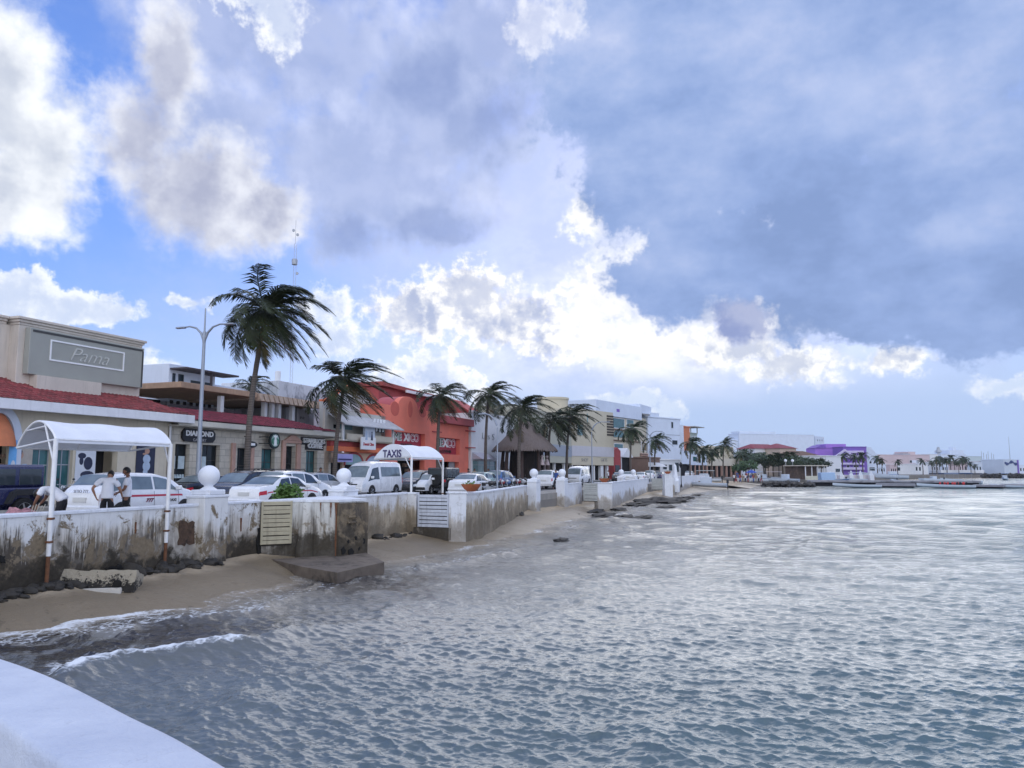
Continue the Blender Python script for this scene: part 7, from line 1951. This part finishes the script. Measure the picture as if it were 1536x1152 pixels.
# purple building
f, b, zt = slab_b("purple_building", "plain violet hall, left half of the purple complex", 1224, 285, 1268, 285.5, 672, 8, PURP, cornice=False)
q = MB(); q.bbox(f.x(1239), f.L+.5, -.3, 8, zt+.003, f.z(1250, 666), .05); q.build("upper_wall", PURP, b)
q = MB(); q.prism_y([(-.3, zt+.003), (f.x(1239)-.003, zt+.003), (f.x(1232), zt+1.1)], -.4, 7); q.build("dark_roof", PURP2, b)
f, b, zt = slab_b("purple_building", "violet block with pale banded balconies, right half of the purple complex", 1266, 272, 1301, 272.5, 671, 8, PURP2)
for k, (y0, y1) in enumerate(((676, 679.5), (683, 687), (694, 697), (701, 704.5))):
    q = MB(); q.bbox(-1.5 if k > 1 else .6, f.L-1.6, -1.1, -.003, f.z(1282, y1), f.z(1282, y0), .03); q.build("balcony_band", LILAC, b)
q = MB(); q.prism_y([(-3.5, f.z(1262, 684)), (0, f.z(1266, 674)), (3.2, f.z(1272, 684)), (2.2, f.z(1272, 684)), (0, f.z(1266, 677)), (-2.5, f.z(1262, 684))], -1.5, -.5); q.build("slanted_beam", LILAC, b)
win_boxes(f, b, [(1272, 1276, 680, 683), (1279, 1284, 680, 683), (1288, 1293, 680, 683), (1270, 1274, 698, 701), (1280, 1288, 698, 701)], GLASS, LILAC, -.1)
f, b, zt = slab_b("house", "pale blue white gabled house right of the purple complex", 1302, 300, 1318, 305, 684, 9, BLUEW, cornice=False)
q = MB(); q.prism_y([(0, zt+.003), (f.L, zt+.003), (f.L*.35, f.z(1308, 671)), (0, f.z(1302, 671))], 0, 9); q.build("gable", BLUEW, b)
win_boxes(f, b, [(1304, 1307, 692, 695), (1304, 1312, 701, 706)], GLASS)
# pink and white town beyond
f, b, zt = slab_b("warehouse", "long pale pink building with one dark window, beyond the harbour", 1316, 370, 1395, 384, 683, 20, PINKW)
win_boxes(f, b, [(1364.5, 1370.5, 690.5, 694)], DKIN); q = MB(); q.bbox(f.x(1368), f.x(1379), 2, 10, zt+.31, zt+1.9, .05); q.build("roof_box", PINKW, b)
q = MB(); q.box(f.x(1356), f.x(1367), .5, 6, zt+.31, zt+.9); q.build("roof_unit", METAL, b)
slab_b("warehouse", "pale grey wing at the right end of the pink building", 1395.5, 385, 1408, 388, 682, 18, WSTUC)
f, b, zt = slab_b("house", "low white house with doors in front of the pink building", 1326, 330, 1392, 340, 697, 8, WSTUC)
win_boxes(f, b, [(1332, 1336, 701, 706), (1345, 1350, 701, 706), (1373.5, 1376, 700.5, 706), (1378.5, 1381, 700.5, 706)], GLASS)
f, b, zt = slab_b("hotel_building", "far pale blue hotel with a round tank on its roof", 1413, 500, 1450, 512, 682, 20, BLUEW)
q = MB(); q.lathe([(1.0, zt+.31), (1.0, zt+1.2), (2.0, zt+1.6), (1.9, zt+2.4), (1.0, zt+3.4), (.9, zt+4.6), (.2, zt+5.2)], (4.8, 5, 0), 16); q.build("roof_tank", METAL, b, True)
q = MB(); q.bbox(f.x(1428), f.L-.5, 1, 12, zt+.31, zt+3, .05); q.bbox(f.x(1437), f.x(1442), 3, 6, zt+3.003, zt+5, .05); q.build("roof_box", BLUEW, b)
slab_b("hotel_building", "lower greenish white wing right of the far pale blue hotel", 1450.5, 514, 1474, 522, 685, 18, mat("sea_green_white", (.48, .56, .58), .8, .06, .4))
f = far_fac(1411, 345, 1476, 352); b = Broot(f, "pier_shed", "long low white shed roof over the dark blue harbour pier", "shed"); 
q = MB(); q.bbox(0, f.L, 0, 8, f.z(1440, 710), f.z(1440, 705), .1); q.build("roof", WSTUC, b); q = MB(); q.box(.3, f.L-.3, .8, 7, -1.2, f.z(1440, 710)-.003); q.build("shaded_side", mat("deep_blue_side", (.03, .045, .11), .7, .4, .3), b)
# ferry with bare masts at the far pier
f = far_fac(1477, 420, 1506, 424); b = Broot(f, "ferry", "white ferry with wide bridge and thin masts, moored at the far right", "boat")
q = MB(); q.prism([(0, 0), (f.L, 0), (f.L+2, 4), (f.L, 8), (0, 8), (-1.5, 4)], -1.6, f.z(1490, 699)); q.build("hull", BLUEW, b)
q = MB(); q.prism_y([(f.x(1489), f.z(1490, 699)+.003), (f.x(1504), f.z(1490, 699)+.003), (f.x(1505), f.z(1490, 692)), (f.x(1487), f.z(1490, 692))], 1, 7); q.build("bridge", mat("ferry_grey", (.45, .48, .54), .5), b)
q = MB(); q.box(f.x(1487), f.x(1491), .9, .997, f.z(1490, 694), f.z(1490, 692)); q.box(f.x(1500), f.x(1505), .9, .997, f.z(1490, 694), f.z(1490, 692)); q.build("bridge_window", GLASS, b)
for k, px in enumerate((1480, 1484, 1487.5, 1491, 1495, 1499)):
    q = MB(); x_ = f.x(px); q.tube([(x_, 3+.4*(k % 2), 0), (x_, 3+.4*(k % 2), f.z(px, 677+2*(k % 3)))], .12, 5); q.build("mast", METAL, b)
f, b, zt = slab_b("terminal_building", "white harbour terminal with a dark blue emblem, at the far right edge", 1506, 400, 1529, 406, 690, 12, mat("pale_terminal", (.52, .58, .66), .7, .06, .4))
q = MB(); x0_, z0_ = f.hit(1506, 696); 
for k in range(9):
    x_, z_ = f.hit(1508+k*2.2, 694.5+1.6*math.sin(k*1.1)); q.ball((x_, -.12, z_), 1.0+.35*math.sin(k*2.0), 10, 6, sq=(1, .08, .62))
q.build("emblem", mat("emblem_navy", (.03, .05, .16), .6), b)
q = MB(); x_ = f.x(1525); q.bbox(x_, x_+1.2, -.3, -.003, 0, zt, .05); q.build("dark_column", PURP2, b)
p = at(1516, 700, 470); mo = empty("radio_mast", (p.x, p.y, 0), 0, "hair thin mast at the far right behind the terminal", "mast"); q = MB(); q.tube([(0, 0, 0), (0, 0, at(1516, 655, 470).z)], [.22, .08], 5); q.build("pole", METAL, mo)

# --- trees
def treeleaf(name, a, b_):
    m, nt, b = newmat(name); P = nt.obj(); n = nt.noise(P, .9, 5, .65)
    nt.put(b.inputs['Base Color'], nt.mix(nt.lin(n, .35, .65), a, b_)); b.inputs['Roughness'].default_value = .6; return m
TL1 = treeleaf("dark_tree_leaf", (.022, .040, .022), (.055, .085, .035)); TL2 = treeleaf("green_tree_leaf", (.04, .085, .03), (.075, .13, .045))
BARK = MATS["bark"]
def tree_proto(seed, m, H, rad, label, group):
    r = random.Random(seed); root = empty("tree", (0, 0, 0), 0, label, "tree", group)
    q = MB(); q.tube([(0, 0, 0), (.1, .05, H*.3), (-.05, .1, H*.55)], [.22, .17, .12], 7)
    for k in range(5): a = k*1.26+seed; q.tube([(0, .05, H*.42), (rad*.35*math.cos(a), rad*.35*math.sin(a), H*.62), (rad*.65*math.cos(a), rad*.65*math.sin(a), H*.8)], [.10, .06, .03], 5)
    q.build("trunk", BARK, root, True)
    q = MB()
    for k in range(16):
        a, rr = r.uniform(0, 6.28), rad*r.uniform(.1, .85)**.7; zc = H*(.50+.42*r.random()*(1-.35*rr/rad))
        leaf_ball(q, (rr*math.cos(a), rr*math.sin(a), zc), rad*r.uniform(.25, .42), 42, .62, seed*99+k, (1, 1, .7))
    q.build("crown", m, root, clean=False); return root
def place(o, px, Y, scale=1.0, rz=0.0, label=None, first=False, z=-.02):
    c = o if first else copy_tree(o); p = at(px, 700, Y); c.location = (p.x, p.y, z); c.rotation_euler = (0, 0, rz); c.scale = (scale,)*3
    if label: c["label"] = label
    return c
TG = "trees behind the far beach"
tp1 = tree_proto(3, TL1, 6.5, 3.4, "dark bushy tree in the clump below the red roofed houses", TG)
for i, (px, Y, sc_) in enumerate(((1131, 214, 1.0), (1146, 218, 1.05), (1160, 216, .95), (1174, 214, 1.1), (1190, 212, .95), (1205, 210, .9), (1218, 208, .82), (1232, 208, .8), (1152, 206, .85), (1198, 204, .8))):
    place(tp1, px, Y, sc_, i*1.3, None, i == 0)
tp2 = tree_proto(8, TL2, 4.6, 2.6, "brighter green bush tree right above the beach crowd, taller of two", TG); place(tp2, 1122, 196, 1.0, 0, None, True)
place(tp2, 1110, 200, .8, 2, "lower bright green bush left above the beach crowd")
tp3 = tree_proto(15, TL1, 7.5, 3.6, "dark tree beside the cream arcade's right end", TG); place(tp3, 1107, 216, 1.0, 0, None, True)
place(tp3, 1119, 226, 1.15, 2, "tallest dark tree against the great skyline block, left of the red roofs")
# --- far palms sharing one mesh
PG = "palms on the far shore"
def palm_proto(seed, label, H=6.0):
    r = palm((0, 0, 0), (0.2, 0, H), 2.9, 18, 16, seed, label, fr=FROND2, lw=.20, coco=False, wind=.25, hang=.55, group=PG, r0=.2); return r
pp = palm_proto(71, "far palm in front of the purple complex, leftmost of three")
place(pp, 1264, 250, 1.05, 0, None, True); place(pp, 1284, 252, 1.0, 2, "far palm in front of the purple complex, middle of three"); place(pp, 1294, 254, 1.1, 4, "far palm in front of the purple complex, rightmost of three")
place(pp, 1316, 290, 1.05, 1, "far palm left of the pink building, left of a pair"); place(pp, 1323, 292, .9, 3, "far palm left of the pink building, right of a pair")
place(pp, 1346, 320, .9, 5, "two tufted low palm before the pink building's left half"); place(pp, 1384, 330, 1.0, 2, "lone upright palm before the pink building's dark window")
place(pp, 1398, 328, .85, 1.5, "low palm at the right end of the pink building")
for i, (px, sc_) in enumerate(((1405, 1.05), (1409, .8), (1414, 1.1), (1420, .95), (1426, 1.15), (1432, .9), (1438, .8), (1444, 1.0), (1449, 1.1), (1456, .75), (1462, .6))):
    place(pp, px, 345 + (i % 3)*4, sc_*1.08, i*1.1, "dark palm in the clump before the far pale blue hotel")
for i, (px, Y, lb) in enumerate(((1128, 232, "palm among the dark trees, left of the red roofs"), (1148, 222, "palm leaning over the wide red roof's left eave"), (1168, 224, "palm between the two red roofs"), (1187, 222, "palm before the brown roofed house"), (1110, 210, "yellowish palm above the cream arcade"))):
    place(pp, px, Y, 1.0, i*1.7, lb)

# --- beach crowd, parasol, boats, jetty
CR = "people crowded on the far beach"
cl_ = [(1101, 160), (1104, 158), (1107, 161), (1110, 157), (1114, 160), (1118, 159), (1122, 157), (1126, 160), (1130, 158), (1134, 161), (1138, 159), (1142, 158), (1106, 166), (1120, 167), (1133, 168)]
protoW = None
for i, (px, Y) in enumerate(cl_):
    p = at(px, 716, Y); z_ = -.75 if Y < 165 else -.3
    far_person("small figure in the crowd on the far beach under the green bushes", (p.x, p.y, z_), i*1.3, walkJ if i % 2 else {}, i % 5, (i*2+1) % 5, CR)
p = at(1127, 716, 161); pa_ = empty("parasol", (p.x, p.y, -.7), 0, "blue beach parasol above the crowd", "parasol")
q = MB(); q.tube([(0, 0, 0), (0, 0, 2.4)], .03, 6); q.build("pole", METAL, pa_); q = MB(); q.lathe([(1.25, 1.9), (.7, 2.25), (.05, 2.5)], seg=8); q.build("canopy", mat("blue_canvas", (.04, .09, .42), .7), pa_)
HULLW = mat("white_gelcoat", (.52, .58, .66), .35, .06, 3, coat=.3); HULLB = mat("blue_hull_band", (.07, .16, .36), .4, .1, 3)
def boat_hull(q, L, W, H, nx=20, ny=8):
    def fn(u, v):
        x = L*u; w_ = W/2*(1-max(0, (u-.45)/.55)**2.2)*(.86+.14*min(1, u*5)); a = math.pi*(v-.5)
        zt = H*(.75+.45*u**2); return (x, w_*math.sin(a)*(1 if abs(v-.5) > .3 else 1), zt*(1-math.cos(a)**.6*.95) - .05 + .5*u**4*math.cos(a))
    q.grid(fn, nx, ny*2)
    q.grid(lambda u, v: (L*u*.96+.04, (W/2*.93*(1-max(0, (u-.45)/.55)**2.2)*(.86+.14*min(1, u*5)))*(2*v-1), H*(.55+.25*u**2)), nx, 4)
def boat(name, label, loc, rz, L=7.5, W=2.1, H=.9, canopy=None, band=HULLB, vests=False, motor=True, cabin=False):
    r = empty(name, loc, rz, label, "boat", "small boats along the shore")
    q = MB(); boat_hull(q, L, W, H); q.build("hull", HULLW, r, True, angle=50)
    q = MB(); q.grid(lambda u, v: (L*u*.9+.1, -(W/2*(1-max(0, (u*.9+.013-.45)/.55)**2.2)*(.86+.14*min(1, u*5)))-.012, H*(.75+.45*(u*.9)**2)*(.62+.22*v)), 16, 1)
    q.build("side_band", band, r)
    for k in range(3): q = MB(); q.bbox(1.2+k*1.3, 1.5+k*1.3, -W*.40, W*.40, H*.62, H*.70, .02); q.build("bench", HULLW, r)
    if motor:
        q = MB(); q.bbox(-.35, .02, -.17, .17, H*.65, H*1.35, .07); q.bbox(-.25, -.1, -.07, .07, -.4, H*.66, .02); q.build("outboard_motor", PLAST, r)
    if canopy:
        q = MB(); q.bbox(L*.18, L*.68, -W*.46, W*.46, H+1.25, H+1.36, .04); q.build("canopy", canopy, r)
        for x in (L*.2, L*.66):
            for sg_ in (-1, 1): q = MB(); q.tube([(x, sg_*W*.42, H*.7), (x, sg_*W*.42, H+1.26)], .025, 5); q.build("canopy_post", METAL, r)
    if cabin:
        q = MB(); q.bbox(L*.35, L*.6, -W*.33, W*.33, H*.7, H+.75, .06); q.build("console", HULLW, r)
    if vests:
        rr = random.Random(4)
        for k in range(14): q = MB(); q.ball((1+k*.36, rr.uniform(-.6, .6), H+.05), .2, 8, 6, sq=(.9, .8, 1.3), rough=.3, seed=k); q.build("life_vest", mat("red_vest", (.55, .05, .05), .7, .2, 5) if k % 3 else mat("cloth_black", (0, 0, 0)), r, True)
    return r
def pxb(px, py, Y, z): p = at(px, py, Y); return (p.x, p.y, z)
boat("panga_boat", "white panga drawn up on the far beach with black outboard", pxb(1090, 727, 128, -1.05), R(158), 7.0, motor=True, cabin=True)
boat("panga_boat", "white motor boat with cabin on the beach behind the other panga", pxb(1082, 720, 152, -.55), R(165), 7.0, canopy=mat("pale_boat_canopy", (.55, .60, .60), .7), cabin=True)
boat("motor_boat", "long white boat moored left of the jetty's middle, no canopy", pxb(1319, 729, 142, SEA), R(186), 9.0, 2.0, .85, motor=False)
boat("motor_boat", "white boat loaded with red life vests, moored beside the jetty", pxb(1460, 731, 138, SEA), R(181), 10.2, 2.0, .85, vests=True, band=mat("red_hull_band", (.50, .06, .08), .4), motor=False)
boat("motor_boat", "dark blue roofed tour boat behind the boat with red vests", pxb(1470, 724, 175, SEA), R(179), 12.5, 2.8, 1.3, canopy=HULLB, motor=False)
boat("motor_boat", "low white boat nearest the right edge, beyond the jetty's end", pxb(1536, 731, 140, SEA), R(180), 6.0, 1.8, .7, motor=False, band=HULLW)
boat("motor_boat", "white cabin boat in front of the low white house", pxb(1362, 714, 230, SEA+.6), R(170), 9.0, 2.5, 1.6, cabin=True, motor=False)
boat("motor_boat", "white boat ashore under the palms left of the pink building", pxb(1335, 712, 235, SEA+.9), R(150), 8.0, 2.4, 1.6, canopy=HULLW, motor=False)
for i, (px, Y, lb, cn) in enumerate(((1152, 168, "white boat ashore left of the globe lamps, with pale blue canopy", mat("pale_blue_canvas", (.38, .50, .66), .7)), (1166, 171, "white boat ashore below the dark trees, second from the crowd", None), (1180, 169, "pinkish white boat ashore between the globe lamps and the stall", mat("pinkish_canvas", (.55, .48, .48), .7)), (1198, 172, "white boat ashore beside the low thatched stall", None))):
    boat("panga_boat", lb, pxb(px, 718, Y, -.8), R(170-9*i), 6.2, canopy=cn, motor=False, cabin=(i % 2 == 1))
# stalls, globe lamps, tarp
for px, Y, lb in ((1178.5, 190, "white globe lamp above the shore boats, left one"), (1189, 190, "white globe lamp above the shore boats, right one")):
    p = at(px, 700, Y); r = empty("globe_lamp", (p.x, p.y, -.3), 0, lb, "street lamp"); zt = at(px, 691, Y).z+.3
    q = MB(); q.tube([(0, 0, 0), (0, 0, zt-.3)], .06, 6); q.build("pole", METAL, r); q = MB(); q.ball((0, 0, zt), .36, 14, 10); q.build("globe", WHITE, r, True)
f = far_fac(1205, 184, 1236, 187); b = Broot(f, "beach_stall", "open beach bar with a flat white roof and dark inside, left of the blue tarp", "stall")
q = MB(); q.bbox(-.5, f.L+.5, -.8, 6, f.z(1220, 699.3), f.z(1220, 698), .05); q.build("roof", MATS["cream_panel"], b); q = MB(); q.box(.3, f.L-.3, 2, 6, -.4, f.z(1220, 699.3)-.003); q.build("bar_inside", mat("bar_brown", (.12, .085, .07), .9, .5, 2), b)
for k in range(4): q = MB(); x_ = .2+k*(f.L-.6)/3; q.bbox(x_, x_+.2, -.4, -.2, -.6, f.z(1220, 699.3)-.003, .02); q.build("post", WSTUC, b)
q = MB(); q.bbox(0, f.L, -.6, -.45, -.6, .4, .03); q.build("low_wall", mat("pale_yellow_wall", (.56, .54, .44), .8), b)
p = at(1232, 718, 172); tb = empty("tarp_cover", (p.x, p.y, -.75), -.06, "pale blue tarpaulin box beside the beach bar", "tarpaulin"); q = MB(); q.bbox(0, 3.1, 0, 2.4, 0, 2.0, .12); o_ = q.build("tarp", mat("pale_blue_tarp", (.36, .50, .70), .6, .1, 2, .4, 4), tb, True)
q = MB(); q.box(-.05, 3.15, -.03, 2.43, -.2, .05); q.build("ground_rope", NAVY, tb)
# harbour front walls with white pillars
a, c_ = at(1240, 718, 195), at(1312, 717, 215)
wall_run("harbour_wall", [(a.x, a.y), (c_.x, c_.y)], "pinkish white harbour wall with pointed pillars below the purple complex", mat("pinkish_wall", (.58, .52, .54), .8, .1, 1), ztop=.55, cm=WHITE2, cat="wall")
for i, px in enumerate((1245, 1262, 1277, 1291, 1307)):
    p = at(px, 718, 194+i*4.2); r = empty("pointed_pillar", (p.x, p.y, -.5), 0, "white pointed pillar on the harbour wall below the purple complex", "pillar", "pointed pillars on the harbour wall")
    q = MB(); q.bbox(-.5, .5, -.5, .5, -1, 1.0, .03); q.build("base", WHITE2, r); q = MB(); q.lathe([(.5, 1.001), (.28, 1.7), (.02, 2.3)], seg=4); q.build("point", WHITE2, r)
# the jetty
JC = mat("jetty_concrete", (.30, .30, .33), .85, .2, .6, .4, 6, streak=.4, stain=(.06, .06, .07), stain_amt=.5); JD = mat("jetty_dark_side", (.03, .028, .034), .9, .5, 1)
def jetty(label, px0, Y0, px1, Y1, zt, th=.45, width=3.0, gap=None):
    f = far_fac(px0, Y0, px1, Y1); b = Broot(f, "jetty", label, "jetty")
    q = MB(); q.bbox(0, f.L, 0, width, zt-th, zt, .05); q.build("deck", JC, b)
    n_ = max(2, int(f.L/3.5))
    q = MB()
    q.box(.3, f.L-.3, .9, width-.3, SEA-.6, zt-th-.003); q.build("dark_core", JD, b)
    for k in range(n_):
        x_ = .4+k*(f.L-.8)/(n_-1); q = MB(); q.tube([(x_, .4, SEA-.6), (x_, .4, zt-th)], .16, 6); q.build("pile", JD, b)
    return f, b
jetty("long grey jetty deck crossing the bay behind the moored boats", 1212, 160, 1470, 152, -.30)
jetty("purplish grey jetty block between the two moored boats", 1312, 146, 1372, 143, -.75, .5)
jetty("dark jetty block right of the boat with red vests", 1457, 140, 1503, 137, -.85, .4)
jetty("black low jetty end cut by the right edge", 1498, 150, 1560, 146, -.95, .35)
f = far_fac(1146, 158, 1236, 156); 
for i, (px, Y, r_, lb) in enumerate(((1150, 153, 1.1, "dark shore rock left end, below the boats ashore"), (1164, 152, 1.4, "dark shore rock second from the left, below the boats ashore"), (1180, 151, 1.5, "largest dark shore rock, below the globe lamps"), (1196, 150, 1.2, "dark shore rock below the beach bar"), (1214, 150, 1.3, "dark shore rock where the jetty begins"))):
    p = at(px, 725, Y); rock((p.x, p.y, SEA+.2), r_, (1.8, .9, .55), 50+i, lb, "dark rocks below the boats ashore")
f = far_fac(1474, 330, 1533, 326); 
for i in range(9):
    p = at(1478+i*6.6, 714, 328); rock((p.x, p.y, SEA+.6), 1.6, (1.5, 1.0, .8), 70+i, "dark boulder of the far breakwater at the right edge", "boulders of the far breakwater")
# more of the pale town and the moored craft
rr = random.Random(21)
SPOT = ["left of the purple complex", "between purple complex and pink building", "under the palms by the pink building", "behind the low white house", "left of the dark palm clump", "behind the dark palm clump", "right of the dark palm clump", "beside the greenish hotel wing", "left of the ferry", "right of the terminal"]
for i, px in enumerate((1208, 1322, 1340, 1385, 1402, 1418, 1444, 1466, 1474, 1531)):
    Y_ = 300 + 14*i; wpx = rr.uniform(9, 17); top_y = rr.uniform(692, 699)
    f, b, zt = slab_b("house", "small pale waterfront house " + SPOT[i], px-wpx/2, Y_, px+wpx/2, Y_+3, top_y, 7, [WSTUC, BLUEW, PINKW, MATS["pale_terminal"]][i % 4], cornice=(i % 2 == 0))
    for k in range(3): q = MB(); x_ = f.L*(.15+.28*k); q.box(x_, x_+f.L*.12, -.06, -.003, zt*.3, zt*.62); q.build("window", GLASS, b)
    if i % 3 == 0: q = MB(); q.bbox(f.L*.2, f.L*.5, 1, 4, zt+.31, zt+1.6, .05); q.build("roof_box", WSTUC, b)
for i, (px, Y_, wh) in enumerate(((1268, 186, "below the pointed pillars, left"), (1298, 190, "below the pointed pillars, right"), (1345, 205, "behind the purplish jetty block"), (1392, 212, "left of the dark blue tour boat"), (1415, 225, "behind the dark blue tour boat, left"), (1440, 232, "under the white shed roof"), (1508, 260, "out by the breakwater"), (1258, 178, "beside the blue tarpaulin box"))):
    boat("motor_boat", "small white craft moored " + wh, pxb(px, 716, Y_, SEA if i not in (0, 1, 7) else SEA+.5), R(160+37*(i % 4)), 5.5+i % 3, 1.9, .9, canopy=[None, HULLW, HULLB, None][i % 4], motor=(i % 2 == 0), cabin=(i % 3 == 0))
for i, (px, py, r_, sq, lb) in enumerate(((1030, 748, .9, (2.4, .9, .25), "low dark reef patch right of the biggest ledge"), (893, 768, .7, (2.6, .8, .25), "dark reef patch touching the sand below the middle gate"), (1000, 762, .8, (2.6, .8, .22), "flat dark reef patch seaward of the biggest ledge"), (928, 765, .7, (2.4, .8, .22), "flat dark reef patch between two ledges below the middle bowl planter"))):
    p = atz(px, py, SEA); rock((p.x, p.y, SEA+.03), r_, sq, 90+i*1.3, lb)
# haze of sea air between the viewer and the far shore
hz = MB(); hz.box(-900, 1900, -90, 9300, -4.2, 60)
m = bpy.data.materials.new("sea_haze"); m.use_nodes = True; n_ = m.node_tree.nodes; n_.clear()
out_ = n_.new('ShaderNodeOutputMaterial'); pv = n_.new('ShaderNodeVolumePrincipled'); pv.inputs['Color'].default_value = (.80, .88, 1, 1); pv.inputs['Density'].default_value = .00011; pv.inputs['Anisotropy'].default_value = .2
m.node_tree.links.new(pv.outputs[0], out_.inputs['Volume'])
if HAZE: tag(hz.build("haze", m, clean=False), kind='stuff')
